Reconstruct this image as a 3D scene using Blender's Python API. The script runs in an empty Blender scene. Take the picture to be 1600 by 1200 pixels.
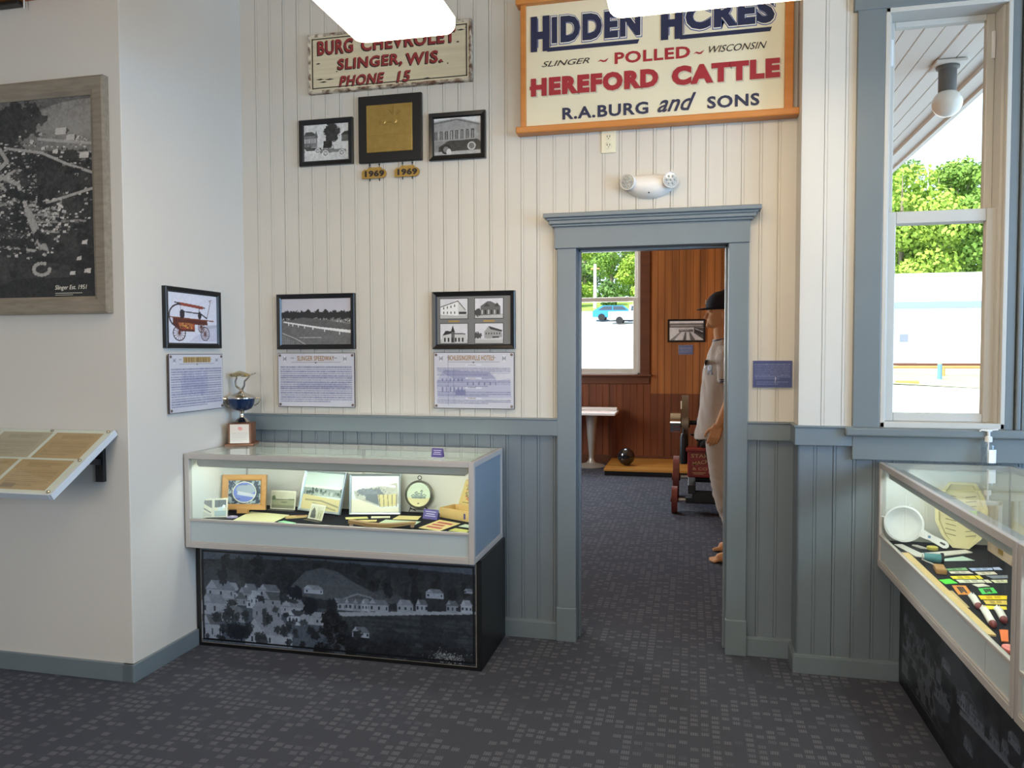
import bpy, bmesh, math, random
import numpy as np
from mathutils import Vector, Matrix
from mathutils.bvhtree import BVHTree

SC = bpy.context.scene
COL = SC.collection
PI = math.pi
R = math.radians


def lin(c):
    return tuple((v / 12.92 if v <= 0.04045 else ((v + 0.055) / 1.055) ** 2.4) for v in c)


def rgb(r, g, b):
    return lin((r / 255, g / 255, b / 255))


# ------------------------------------------------------------------ camera
cam_data = bpy.data.cameras.new('camera')
cam_data.sensor_width = 36
cam_data.lens = 27.0
cam_data.clip_end = 600
cam = bpy.data.objects.new('camera', cam_data)
COL.objects.link(cam)
cam.location = (0, 0, 1.5)
# turned 13.1 degrees left of the wall's normal, 2.3 degrees downward
cam.rotation_mode = 'QUATERNION'
cam.rotation_quaternion = (Matrix.Rotation(R(13.1156), 3, 'Z') @ Matrix.Rotation(R(90 - 2.2827), 3, 'X') @ Matrix.Rotation(R(-0.1684), 3, 'Z')).to_quaternion()
SC.camera = cam

# ------------------------------------------------------------------ world, sun, exposure
SC.view_settings.view_transform = 'Standard'
SC.view_settings.look = 'None'
SC.view_settings.gamma = 1
SC.view_settings.use_curve_mapping = False
SC.view_settings.exposure = 0.1
world = bpy.data.worlds.new('sky')
SC.world = world
world.use_nodes = True
wn = world.node_tree.nodes
bg = wn['Background']
bg.inputs[0].default_value = (0.66, 0.83, 1.0, 1)
bg.inputs[1].default_value = 2.4
SUN = bpy.data.lights.new('sun', 'SUN')
SUN.energy = 9.0
SUN.angle = R(0.6)
SUN.color = (1.0, 0.95, 0.86)
sun = bpy.data.objects.new('sun', SUN)
COL.objects.link(sun)
sun.rotation_euler = Vector((0.5, 0.62, -0.72)).to_track_quat('-Z', 'Y').to_euler()


def area(name, loc, aim, sx, sy, power, color):
    l = bpy.data.lights.new(name, 'AREA')
    l.shape = 'RECTANGLE'
    l.size, l.size_y = sx, sy
    l.energy = power
    l.color = color
    o = bpy.data.objects.new(name, l)
    COL.objects.link(o)
    o.location = loc
    o.rotation_euler = Vector(aim).to_track_quat('-Z', 'Z').to_euler()
    return o


# daylight in the two tall windows of the right wall and the far room's windows, plus a rear fill
area('window_and_fill_light', (3.52, 1.9, 1.85), (-1, 0, -0.06), 1.5, 2.1, 175, (0.36, 0.64, 1.0))
area('window_and_fill_light', (3.52, -0.9, 1.95), (-1, 0, -0.12), 1.5, 2.1, 110, (0.42, 0.68, 1.0))
area('window_and_fill_light', (-1.2, -3.62, 1.95), (0, 1, -0.1), 1.6, 2.1, 85, (1.0, 0.88, 0.74))  # warm fill added behind the camera, standing in for light bounced indoors
area('window_and_fill_light', (-1.28, 10.62, 2.15), (0, -1, -0.15), 1.1, 1.8, 70, (0.85, 0.93, 1.0))
area('window_and_fill_light', (-3.42, 7.6, 1.95), (1, 0, -0.1), 1.4, 1.8, 120, (0.92, 0.96, 1.0))


# ------------------------------------------------------------------ materials
def mat(name, c, rough=0.6, metal=0.0, spec=0.5, noise=None, bump=None, coat=0.0, emit=None, trans=0.0):
    """noise=(scale, amount, other colour) mottles the paint; bump=(scale, strength)"""
    m = bpy.data.materials.new(name)
    m.use_nodes = True
    nt = m.node_tree
    b = nt.nodes['Principled BSDF']
    b.inputs['Base Color'].default_value = (*c, 1)
    b.inputs['Roughness'].default_value = rough
    b.inputs['Metallic'].default_value = metal
    b.inputs['Specular IOR Level'].default_value = spec
    b.inputs['Coat Weight'].default_value = coat
    b.inputs['Coat Roughness'].default_value = 0.08
    b.inputs['Transmission Weight'].default_value = trans
    if emit:
        b.inputs['Emission Color'].default_value = (*emit[0], 1)
        b.inputs['Emission Strength'].default_value = emit[1]
    tc = None
    if noise or bump:
        tc = nt.nodes.new('ShaderNodeTexCoord')
    if noise:
        n = nt.nodes.new('ShaderNodeTexNoise')
        sc = noise[0]
        if isinstance(sc, tuple):
            mp = nt.nodes.new('ShaderNodeMapping')
            mp.inputs['Scale'].default_value = sc
            nt.links.new(tc.outputs['Object'], mp.inputs[0])
            nt.links.new(mp.outputs[0], n.inputs['Vector'])
            n.inputs['Scale'].default_value = 1
        else:
            nt.links.new(tc.outputs['Object'], n.inputs['Vector'])
            n.inputs['Scale'].default_value = sc
        n.inputs['Detail'].default_value = 5
        rp = nt.nodes.new('ShaderNodeValToRGB')
        rp.color_ramp.elements[0].position = 0.5 - noise[1]
        rp.color_ramp.elements[1].position = 0.5 + noise[1]
        rp.color_ramp.elements[0].color = (*c, 1)
        rp.color_ramp.elements[1].color = (*noise[2], 1)
        nt.links.new(n.outputs[0], rp.inputs[0])
        nt.links.new(rp.outputs[0], b.inputs['Base Color'])
    if bump:
        n2 = nt.nodes.new('ShaderNodeTexNoise')
        n2.inputs['Scale'].default_value = bump[0]
        n2.inputs['Detail'].default_value = 3
        nt.links.new(tc.outputs['Object'], n2.inputs['Vector'])
        bp = nt.nodes.new('ShaderNodeBump')
        bp.inputs['Strength'].default_value = bump[1]
        bp.inputs['Distance'].default_value = 0.004
        nt.links.new(n2.outputs[0], bp.inputs['Height'])
        nt.links.new(bp.outputs[0], b.inputs['Normal'])
    return m


def glass_mat(name, tint=(0.97, 0.99, 0.98), ior=1.45):
    m = bpy.data.materials.new(name)
    m.use_nodes = True
    nt = m.node_tree
    nt.nodes.remove(nt.nodes['Principled BSDF'])
    out = nt.nodes['Material Output']
    t = nt.nodes.new('ShaderNodeBsdfTransparent')
    t.inputs[0].default_value = (*tint, 1)
    g = nt.nodes.new('ShaderNodeBsdfGlossy')
    g.inputs['Roughness'].default_value = 0.0
    f = nt.nodes.new('ShaderNodeFresnel')
    f.inputs[0].default_value = ior
    mx = nt.nodes.new('ShaderNodeMixShader')
    # reflect on the outer faces only: leaving a thin pane never mirrors totally
    ge = nt.nodes.new('ShaderNodeNewGeometry')
    iv = nt.nodes.new('ShaderNodeMath'); iv.operation = 'SUBTRACT'; iv.inputs[0].default_value = 1.0
    ml = nt.nodes.new('ShaderNodeMath'); ml.operation = 'MULTIPLY'
    nt.links.new(ge.outputs['Backfacing'], iv.inputs[1])
    nt.links.new(iv.outputs[0], ml.inputs[0])
    nt.links.new(f.outputs[0], ml.inputs[1])
    nt.links.new(ml.outputs[0], mx.inputs[0])
    nt.links.new(t.outputs[0], mx.inputs[1])
    nt.links.new(g.outputs[0], mx.inputs[2])
    nt.links.new(mx.outputs[0], out.inputs[0])
    return m


def print_mat(name, rough=0.45, coat=0.0, spec=0.4):
    m = mat(name, (1, 1, 1), rough, spec=spec, coat=coat)
    nt = m.node_tree
    a = nt.nodes.new('ShaderNodeAttribute')
    a.attribute_name = 'Col'
    nt.links.new(a.outputs['Color'], nt.nodes['Principled BSDF'].inputs['Base Color'])
    return m


def wood_mat(name, c1, c2, scale=(14, 14, 0.9), rough=0.45, board=None, coat=0.0):
    """streaky grain along local z; board=(axis, pitch) shifts the tone board by board"""
    m = mat(name, c1, rough, coat=coat, noise=(scale, 0.28, c2))
    if board:
        nt = m.node_tree
        tc = nt.nodes.new('ShaderNodeTexCoord')
        sp = nt.nodes.new('ShaderNodeSeparateXYZ')
        nt.links.new(tc.outputs['Object'], sp.inputs[0])
        d = nt.nodes.new('ShaderNodeMath'); d.operation = 'DIVIDE'
        d.inputs[1].default_value = board[1]
        nt.links.new(sp.outputs[board[0]], d.inputs[0])
        fl = nt.nodes.new('ShaderNodeMath'); fl.operation = 'FLOOR'
        nt.links.new(d.outputs[0], fl.inputs[0])
        wnn = nt.nodes.new('ShaderNodeTexWhiteNoise'); wnn.noise_dimensions = '1D'
        nt.links.new(fl.outputs[0], wnn.inputs['W'])
        mr = nt.nodes.new('ShaderNodeMapRange')
        mr.inputs['To Min'].default_value = 0.72
        mr.inputs['To Max'].default_value = 1.18
        nt.links.new(wnn.outputs['Value'], mr.inputs[0])
        mx = nt.nodes.new('ShaderNodeMix'); mx.data_type = 'RGBA'; mx.blend_type = 'MULTIPLY'
        mx.inputs['Factor'].default_value = 1
        rp = [n for n in nt.nodes if n.type == 'VALTORGB'][0]
        nt.links.new(rp.outputs[0], mx.inputs[6])
        nt.links.new(mr.outputs[0], mx.inputs[7])
        nt.links.new(mx.outputs[2], nt.nodes['Principled BSDF'].inputs['Base Color'])
    return m


def carpet_mat():
    m = mat('carpet', rgb(60, 58, 62), 0.95, spec=0.1)
    nt = m.node_tree
    N, L = nt.nodes, nt.links
    tc = N.new('ShaderNodeTexCoord')

    def math_(op, a, b=None):
        n = N.new('ShaderNodeMath'); n.operation = op
        for i, v in enumerate((a, b)):
            if v is None:
                continue
            if isinstance(v, (int, float)):
                n.inputs[i].default_value = v
            else:
                L.new(v, n.inputs[i])
        return n.outputs[0]
    sp = N.new('ShaderNodeSeparateXYZ')
    L.new(tc.outputs['Object'], sp.inputs[0])
    cx = math_('DIVIDE', sp.outputs[0], 0.042)
    ix = math_('FLOOR', cx)
    fx = math_('FRACT', cx)
    shift = N.new('ShaderNodeTexWhiteNoise'); shift.noise_dimensions = '1D'
    L.new(ix, shift.inputs['W'])
    cy = math_('ADD', math_('DIVIDE', sp.outputs[1], 0.040), math_('MULTIPLY', shift.outputs['Value'], 0.35))
    iy = math_('FLOOR', cy)
    fy = math_('FRACT', cy)
    cv = N.new('ShaderNodeCombineXYZ')
    L.new(ix, cv.inputs[0]); L.new(iy, cv.inputs[1])
    wn1 = N.new('ShaderNodeTexWhiteNoise'); wn1.noise_dimensions = '2D'
    L.new(cv.outputs[0], wn1.inputs['Vector'])
    # blobs: patches of the carpet where the light dashes gather
    pn = N.new('ShaderNodeTexNoise'); pn.inputs['Scale'].default_value = 5.0
    L.new(tc.outputs['Object'], pn.inputs['Vector'])
    thr = math_('SUBTRACT', math_('ADD', wn1.outputs['Value'], math_('MULTIPLY', pn.outputs[0], 0.7)), 0.74)
    on = math_('MINIMUM', math_('MAXIMUM', math_('MULTIPLY', thr, 4.0), 0.0), 1.0)
    inx = math_('MULTIPLY', math_('GREATER_THAN', fx, 0.14), math_('LESS_THAN', fx, 0.86))
    iny = math_('MULTIPLY', math_('GREATER_THAN', fy, 0.16), math_('LESS_THAN', fy, 0.78))
    stripes = math_('ADD', math_('MULTIPLY', math_('SINE', math_('MULTIPLY', sp.outputs[0], 2 * PI / 0.0085)), 0.35), 0.65)
    mask = math_('MULTIPLY', math_('MULTIPLY', on, math_('MULTIPLY', inx, iny)), stripes)
    fine = N.new('ShaderNodeTexNoise'); fine.inputs['Scale'].default_value = 260
    L.new(tc.outputs['Object'], fine.inputs['Vector'])
    base = N.new('ShaderNodeMix'); base.data_type = 'RGBA'
    base.inputs[6].default_value = (*rgb(54, 57, 67), 1)
    base.inputs[7].default_value = (*rgb(86, 89, 101), 1)
    L.new(math_('ADD', math_('MULTIPLY', fine.outputs[0], 0.7), math_('MULTIPLY', stripes, 0.12)), base.inputs['Factor'])
    top = N.new('ShaderNodeMix'); top.data_type = 'RGBA'
    top.inputs[7].default_value = (*rgb(126, 129, 139), 1)
    L.new(base.outputs[2], top.inputs[6])
    L.new(math_('MULTIPLY', mask, 0.46), top.inputs['Factor'])
    L.new(top.outputs[2], N['Principled BSDF'].inputs['Base Color'])
    bp = N.new('ShaderNodeBump'); bp.inputs['Strength'].default_value = 0.35; bp.inputs['Distance'].default_value = 0.003
    L.new(fine.outputs[0], bp.inputs['Height'])
    L.new(bp.outputs[0], N['Principled BSDF'].inputs['Normal'])
    return m


M = dict(
    white_board=mat('white_board', rgb(204, 199, 190), 0.5, noise=(3, 0.3, rgb(199, 193, 183)), bump=(60, 0.05)),
    grey_board=mat('grey_board', rgb(109, 118, 125), 0.42, noise=(4, 0.3, rgb(104, 113, 120)), bump=(60, 0.06)),
    grey_trim=mat('grey_trim', rgb(113, 123, 129), 0.35, noise=(5, 0.3, rgb(108, 118, 124))),
    window_trim=mat('window_trim', rgb(112, 118, 119), 0.4, noise=(5, 0.3, rgb(107, 113, 114))),
    wall_paint=mat('wall_paint', rgb(208, 203, 196), 0.7, noise=(2, 0.3, rgb(205, 200, 192)), bump=(160, 0.06)),
    ceiling_paint=mat('ceiling_paint', rgb(206, 184, 150), 0.8),
    carpet=carpet_mat(),
    vinyl=mat('vinyl', rgb(192, 186, 176), 0.4),
    glass=glass_mat('window_glass'),
    case_glass=glass_mat('case_glass', (0.95, 0.985, 0.97), 1.55),
    far_wood=wood_mat('far_wood', rgb(140, 84, 40), rgb(182, 116, 56), board=(0, 0.0915)),
    far_wainscot=wood_mat('far_wainscot', rgb(100, 54, 28), rgb(128, 70, 36), board=(0, 0.0915)),
    far_trim=wood_mat('far_trim', rgb(82, 46, 26), rgb(106, 60, 32), scale=(1.2, 14, 14)),
    beam_wood=wood_mat('beam_wood', rgb(172, 98, 40), rgb(200, 122, 56), scale=(1, 12, 12)),
    sign_wood=wood_mat('sign_wood', rgb(186, 112, 44), rgb(206, 134, 64), scale=(3, 18, 18), rough=0.4),
    black=mat('black', rgb(20, 20, 22), 0.4),
    black_frame=mat('black_frame', rgb(16, 16, 18), 0.28),
    base_black=mat('base_black', rgb(14, 15, 18), 0.35),
    steel=mat('steel', rgb(196, 194, 190), 0.36, metal=0.55),
    alu=mat('alu', rgb(188, 182, 178), 0.42, metal=0.25),
    chrome=mat('chrome', rgb(205, 200, 190), 0.14, metal=1.0),
    gold=mat('gold', rgb(176, 148, 84), 0.34, metal=0.45, noise=(30, 0.3, rgb(156, 128, 66))),
    brass=mat('brass', rgb(196, 160, 84), 0.35, metal=0.45, noise=(40, 0.3, rgb(166, 130, 62))),
    panel_grey=mat('panel_grey', rgb(178, 188, 190), 0.4),
    panel_blue=mat('panel_blue', rgb(120, 136, 150), 0.35),
    case_white=mat('case_white', rgb(222, 222, 216), 0.5),
    cloth=mat('cloth', rgb(38, 38, 44), 0.95, spec=0.1, bump=(400, 0.2)),
    white=mat('white', rgb(232, 230, 226), 0.45),
    plastic_white=mat('plastic_white', rgb(226, 222, 218), 0.35),
    cream=mat('cream', rgb(228, 218, 190), 0.55, noise=(6, 0.3, rgb(222, 212, 182))),
    navy=mat('navy', rgb(24, 32, 68), 0.45),
    inline=mat('inline', rgb(238, 232, 214), 0.5),
    blue_line=mat('blue_line', rgb(70, 84, 140), 0.5),
    red=mat('red', rgb(160, 30, 44), 0.45),
    shade=mat('shade', rgb(196, 186, 164), 0.5),
    oldred=mat('oldred', rgb(150, 46, 48), 0.55, noise=(40, 0.2, rgb(130, 38, 40))),
    oldblack=mat('oldblack', rgb(38, 30, 28), 0.6),
    printed=print_mat('printed', 0.4, 0.0),
    photo=print_mat('photo', 0.35, 0.25),
    plaque_print=print_mat('plaque_print', 0.3, 0.15),
    frame_grey=mat('frame_grey', rgb(116, 106, 92), 0.5, noise=((8, 60, 60), 0.3, rgb(150, 138, 122))),
    oak=wood_mat('oak', rgb(170, 122, 68), rgb(190, 144, 88), scale=(4, 30, 30)),
    walnut=wood_mat('walnut', rgb(96, 58, 36), rgb(120, 74, 46), scale=(20, 20, 4)),
    pine=wood_mat('pine', rgb(214, 182, 118), rgb(226, 196, 136), scale=(6, 30, 30)),
    lane=wood_mat('lane', rgb(176, 122, 52), rgb(196, 142, 66), scale=(1.2, 14, 14), rough=0.3, board=(1, 0.06)),
    cup_blue=mat('cup_blue', rgb(18, 44, 84), 0.2, metal=0.4, coat=0.5),
    skin=mat('skin', rgb(196, 148, 106), 0.7, spec=0.25),
    jersey=mat('jersey', rgb(186, 176, 164), 0.9, noise=(120, 0.25, rgb(170, 160, 150)), bump=(9, 0.25)),
    trousers=mat('trousers', rgb(172, 160, 148), 0.9, noise=(120, 0.25, rgb(158, 148, 138)), bump=(7, 0.6)),
    cap=mat('cap', rgb(22, 24, 38), 0.85),
    engine_red=mat('engine_red', rgb(140, 34, 30), 0.45, noise=(14, 0.2, rgb(108, 28, 26))),
    rust=mat('rust', rgb(128, 58, 44), 0.6, noise=(16, 0.3, rgb(96, 44, 36))),
    iron=mat('iron', rgb(30, 34, 36), 0.45, metal=0.3, noise=(12, 0.3, rgb(22, 26, 30))),
    belt_steel=mat('belt_steel', rgb(120, 108, 92), 0.4, metal=0.7),
    purple=mat('purple', rgb(92, 84, 150), 0.5),
    tube_glow=mat('tube_glow', rgb(240, 245, 240), 0.4, emit=((0.95, 1.0, 0.92), 32.0)),
    lamp_glow=mat('lamp_glow', rgb(250, 246, 240), 0.4, emit=((1.0, 0.78, 0.50), 11.0)),
)


# ------------------------------------------------------------------ mesh builder
class MB:
    def __init__(self):
        self.bm = bmesh.new()

    def box(self, x0, x1, y0, y1, z0, z1, bev=0.0, seg=2):
        mtx = Matrix.Translation(((x0 + x1) / 2, (y0 + y1) / 2, (z0 + z1) / 2)) @ Matrix.Diagonal((abs(x1 - x0), abs(y1 - y0), abs(z1 - z0), 1))
        g = bmesh.ops.create_cube(self.bm, size=1, matrix=mtx)
        if bev:
            es = list({e for v in g['verts'] for e in v.link_edges})
            bmesh.ops.bevel(self.bm, geom=es, offset=bev, segments=seg, affect='EDGES', profile=0.5)
        return self

    def loft(self, rings, closed=True, cap=True):
        """rings: lists of points of equal length"""
        vs = [[self.bm.verts.new(p) for p in r] for r in rings]
        n = len(rings[0])
        for a, b in zip(vs, vs[1:]):
            for i in range(n if closed else n - 1):
                j = (i + 1) % n
                self.bm.faces.new((a[i], a[j], b[j], b[i]))
        if cap and closed:
            self.bm.faces.new(list(reversed(vs[0])))
            self.bm.faces.new(vs[-1])
        return self

    def cyl(self, p0, p1, r0, r1=None, n=24, cap=True):
        r1 = r0 if r1 is None else r1
        p0, p1 = Vector(p0), Vector(p1)
        q = (p1 - p0).to_track_quat('Z', 'Y').to_matrix()
        rings = [[p + q @ Vector((r * math.cos(2 * PI * i / n), r * math.sin(2 * PI * i / n), 0)) for i in range(n)] for p, r in ((p0, r0), (p1, r1))]
        return self.loft(rings, cap=cap)

    def lathe(self, prof, c=(0, 0, 0), n=36, rot=None, sx=1, sy=1):
        """prof: (r, z) from bottom to top"""
        c = Vector(c)
        rot = rot or Matrix.Identity(3)
        rings = [[c + rot @ Vector((max(r, 1e-4) * sx * math.cos(2 * PI * i / n), max(r, 1e-4) * sy * math.sin(2 * PI * i / n), z)) for i in range(n)] for r, z in prof]
        return self.loft(rings)

    def prism(self, poly, d0, d1, plane='xz'):
        def p(u, v, d):
            return (u, d, v) if plane == 'xz' else ((u, v, d) if plane == 'xy' else (d, u, v))
        return self.loft([[p(u, v, d0) for u, v in poly], [p(u, v, d1) for u, v in poly]])

    def tube(self, pts, r, n=10, cap=True):
        pts = [Vector(p) for p in pts]
        rr = r if isinstance(r, (list, tuple)) else [r] * len(pts)
        rings = []
        t0 = (pts[1] - pts[0]).normalized()
        up = Vector((0, 0, 1)) if abs(t0.z) < 0.9 else Vector((0, 1, 0))
        nrm = (up - t0 * up.dot(t0)).normalized()
        for i, p in enumerate(pts):
            t = (pts[min(i + 1, len(pts) - 1)] - pts[max(i - 1, 0)]).normalized()
            nrm = (nrm - t * nrm.dot(t)).normalized()
            b = t.cross(nrm)
            rings.append([p + (nrm * math.cos(2 * PI * k / n) + b * math.sin(2 * PI * k / n)) * rr[i] for k in range(n)])
        return self.loft(rings, cap=cap)

    def ball(self, c, r, seg=24, rings=14):
        r = r if isinstance(r, (tuple, list)) else (r, r, r)
        bmesh.ops.create_uvsphere(self.bm, u_segments=seg, v_segments=rings, radius=1, matrix=Matrix.Translation(c) @ Matrix.Diagonal((*r, 1)))
        return self

    def bone(self, a, b, ra, rb, n=14):
        """a tapered limb with rounded ends"""
        a, b = Vector(a), Vector(b)
        d = b - a
        q = d.to_track_quat('Z', 'Y').to_matrix()
        prof = []
        for k in range(1, 6):
            t = -PI / 2 + k * PI / 12
            prof.append((ra * math.cos(t), ra * math.sin(t)))
        prof += [(ra, 0), (rb, d.length)]
        for k in range(1, 6):
            t = k * PI / 12
            prof.append((rb * math.cos(t), d.length + rb * math.sin(t)))
        return self.lathe(prof, a, n, q)

    def build(self, name, m, parent=None, smooth=False, kind=None):
        bmesh.ops.recalc_face_normals(self.bm, faces=self.bm.faces)
        me = bpy.data.meshes.new(name)
        self.bm.to_mesh(me)
        self.bm.free()
        me.materials.append(m)
        if smooth:
            me.polygons.foreach_set('use_smooth', [True] * len(me.polygons))
            if smooth != 'all':
                me.set_sharp_from_angle(angle=R(35))
        o = bpy.data.objects.new(name, me)
        COL.objects.link(o)
        if parent:
            o.parent = parent
        if kind:
            o['kind'] = kind
        return o


def thing(name, label, cat, loc=(0, 0, 0), rz=0.0, group=None, rot=None):
    o = bpy.data.objects.new(name, None)
    o.empty_display_size = 0.05
    COL.objects.link(o)
    o.location = loc
    o.rotation_euler = rot or (0, 0, rz)
    o['label'] = label
    o['category'] = cat
    if group:
        o['group'] = group
    return o


def tag(o, label, cat, group=None, loc=None):
    o['label'] = label
    o['category'] = cat
    if group:
        o['group'] = group
    if loc:
        o.location = loc
    return o


def copy_tree(o, parent=None):
    c = o.copy()
    COL.objects.link(c)
    if parent:
        c.parent = parent
    for ch in list(o.children):
        copy_tree(ch, c)
    return c


def text_part(name, s, x0, z0, x1, z1, y, m, parent, bold=0.0, shear=0.0, thick=0.0012, slope=0.0, track=1.0, plane='xz'):
    """lettering fitted into the given box; front face towards local -y"""
    cu = bpy.data.curves.new(name, 'FONT')
    cu.body = s
    cu.size = 1
    cu.shear = shear
    cu.offset = bold
    cu.space_character = track
    cu.resolution_u = 3
    cu.extrude = 0.01
    t = bpy.data.objects.new(name, cu)
    COL.objects.link(t)
    bpy.context.view_layer.update()
    me = bpy.data.meshes.new_from_object(t.evaluated_get(bpy.context.evaluated_depsgraph_get()))
    bpy.data.objects.remove(t)
    bpy.data.curves.remove(cu)
    n = len(me.vertices)
    co = np.zeros(n * 3)
    me.vertices.foreach_get('co', co)
    co = co.reshape(n, 3)
    mn, mx = co.min(0), co.max(0)
    u = (co[:, 0] - mn[0]) / (mx[0] - mn[0])
    v = (co[:, 1] - mn[1]) / (mx[1] - mn[1])
    w = (co[:, 2] - mn[2]) / (mx[2] - mn[2])
    out = np.zeros_like(co)
    out[:, 0] = x0 + u * (x1 - x0)
    h = z0 + v * (z1 - z0) + slope * u
    if plane == 'xz':
        out[:, 1] = y - thick * w
        out[:, 2] = h
    else:
        out[:, 1] = h
        out[:, 2] = y + thick * w
    me.vertices.foreach_set('co', out.ravel())
    me.name = name
    me.materials.clear()
    me.materials.append(m)
    me.update()
    o = bpy.data.objects.new(name, me)
    COL.objects.link(o)
    if parent:
        o.parent = parent
    return o


# ------------------------------------------------------------------ painted prints
def vnoise(h, w, cell, seed, octaves=3):
    rng = np.random.RandomState(seed)
    out = np.zeros((h, w)); amp = 1.0; tot = 0.0
    for o in range(octaves):
        gh, gw = int(h / cell) + 3, int(w / cell) + 3
        g = rng.rand(gh, gw)
        yy = np.arange(h) / cell; xx = np.arange(w) / cell
        yi = yy.astype(int); xi = xx.astype(int)
        fy = (yy - yi)[:, None]; fx = (xx - xi)[None, :]
        fy = fy * fy * (3 - 2 * fy); fx = fx * fx * (3 - 2 * fx)
        a = g[np.ix_(yi, xi)]; b = g[np.ix_(yi, xi + 1)]; c = g[np.ix_(yi + 1, xi)]; d = g[np.ix_(yi + 1, xi + 1)]
        out += amp * ((a * (1 - fx) + b * fx) * (1 - fy) + (c * (1 - fx) + d * fx) * fy)
        tot += amp; amp *= 0.55; cell = max(cell / 2, 1.0)
    return out / tot


class Pic:
    """a small raster (sRGB 0-255) laid onto a fine grid mesh; x, y run 0..1 from the top left"""

    def __init__(self, w, h, c):
        self.w, self.h = w, h
        self.a = np.ones((h, w, 3)) * np.array(c if isinstance(c, (tuple, list)) else (c, c, c), float)
        self.yy, self.xx = np.mgrid[0:h, 0:w]
        self.xx = (self.xx + 0.5) / w
        self.yy = (self.yy + 0.5) / h

    def col(self, c):
        return np.array(c if isinstance(c, (tuple, list)) else (c, c, c), float)

    def put(self, mask, c, al=1.0):
        k = (mask * al)[..., None]
        self.a = self.a * (1 - k) + self.col(c) * k
        return self

    def poly(self, pts, c, al=1.0):
        x, y = self.xx, self.yy
        ins = np.zeros(x.shape, bool)
        n = len(pts)
        for i in range(n):
            (xa, ya), (xb, yb) = pts[i], pts[(i + 1) % n]
            if ya == yb:
                continue
            cond = ((ya > y) != (yb > y)) & (x < (xb - xa) * (y - ya) / (yb - ya) + xa)
            ins ^= cond
        return self.put(ins, c, al)

    def rect(self, x0, y0, x1, y1, c, al=1.0):
        return self.put((self.xx >= x0) & (self.xx < x1) & (self.yy >= y0) & (self.yy < y1), c, al)

    def line(self, pts, wd, c, al=1.0):
        asp = self.w / self.h
        m = np.zeros(self.xx.shape, bool)
        for (xa, ya), (xb, yb) in zip(pts, pts[1:]):
            dx, dy = (xb - xa) * asp, yb - ya
            t = (((self.xx - xa) * asp) * dx + (self.yy - ya) * dy) / (dx * dx + dy * dy + 1e-9)
            t = np.clip(t, 0, 1)
            m |= np.hypot((self.xx - xa) * asp - t * dx, self.yy - ya - t * dy) < wd
        return self.put(m, c, al)

    def ell(self, cx, cy, rx, ry, c, al=1.0, ring=None):
        d = np.hypot((self.xx - cx) / rx, (self.yy - cy) / ry)
        m = d < 1
        if ring:
            m &= d > 1 - ring
        return self.put(m, c, al)

    def blob(self, cx, cy, rx, ry, c, seed=0, al=1.0):
        n = vnoise(self.h, self.w, max(3, self.h * ry * 0.35), seed, 3)
        d = np.hypot((self.xx - cx) / rx, (self.yy - cy) / ry)
        return self.put(d + (n - 0.5) * 1.1 < 0.95, c, al)

    def grain(self, cell, amt, seed, y0=0.0, y1=1.0, mask=None):
        n = (vnoise(self.h, self.w, cell, seed, 3) - 0.5) * 2 * amt
        m = ((self.yy >= y0) & (self.yy < y1))
        if mask is not None:
            m = m & mask
        self.a += (n * m)[..., None]
        return self

    def house(self, x, y, w, h, roof, wall=190, rf=120, seed=0):
        """gabled house: left bottom corner x, y"""
        self.rect(x, y - h, x + w, y, wall)
        self.poly([(x - w * 0.06, y - h), (x + w * 0.5, y - h - roof), (x + w * 1.06, y - h)], rf)
        k = 3
        for i in range(k):
            xx = x + w * (i + 0.5) / k
            self.rect(xx - w * 0.05, y - h * 0.75, xx + w * 0.05, y - h * 0.35, 60)
        return self

    def text_lines(self, x0, y0, x1, y1, n, c, seed=0, al=0.8, fill=0.55):
        rng = np.random.RandomState(seed)
        r = rng.rand(n, self.w)
        for i in range(n):
            ya = y0 + (y1 - y0) * i / n
            yb = ya + (y1 - y0) / n * fill
            xe = x1 if i < n - 1 else x0 + (x1 - x0) * 0.7
            m = (self.xx >= x0) & (self.xx < xe) & (self.yy >= ya) & (self.yy < yb)
            self.put(m * (0.35 + 0.65 * r[i][None, :]), c, al)
        return self

    def mesh(self, name, w, h, y, m, parent, cx=0.0, cz=0.0, plane='xz'):
        W, H = self.w, self.h
        a = np.clip(self.a, 0, 255) / 255
        a = np.where(a <= 0.04045, a / 12.92, ((a + 0.055) / 1.055) ** 2.4)
        xs = cx + (np.arange(W) / (W - 1) - 0.5) * w
        zs = cz + (0.5 - np.arange(H) / (H - 1)) * h
        co = np.zeros((H, W, 3))
        co[..., 0] = xs[None, :]
        if plane == 'xz':
            co[..., 2] = zs[:, None]
            co[..., 1] = y
        else:
            co[..., 1] = zs[:, None]
            co[..., 2] = y
        idx = np.arange(H * W).reshape(H, W)
        q = np.stack([idx[1:, :-1], idx[1:, 1:], idx[:-1, 1:], idx[:-1, :-1]], -1).reshape(-1, 4)
        me = bpy.data.meshes.new(name)
        me.vertices.add(H * W)
        me.vertices.foreach_set('co', co.ravel())
        me.loops.add(q.size)
        me.loops.foreach_set('vertex_index', q.ravel())
        me.polygons.add(len(q))
        me.polygons.foreach_set('loop_start', np.arange(0, q.size, 4))
        at = me.attributes.new('Col', 'FLOAT_COLOR', 'POINT')
        at.data.foreach_set('color', np.concatenate([a, np.ones((H, W, 1))], -1).ravel())
        me.update(calc_edges=True)
        me.validate()
        me.materials.append(m)
        o = bpy.data.objects.new(name, me)
        COL.objects.link(o)
        if parent:
            o.parent = parent
        return o
# ================================================================== THE ROOM
def struct(name, mb, m, parent=None):
    return mb.build(name, m, parent, kind='structure')


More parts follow.
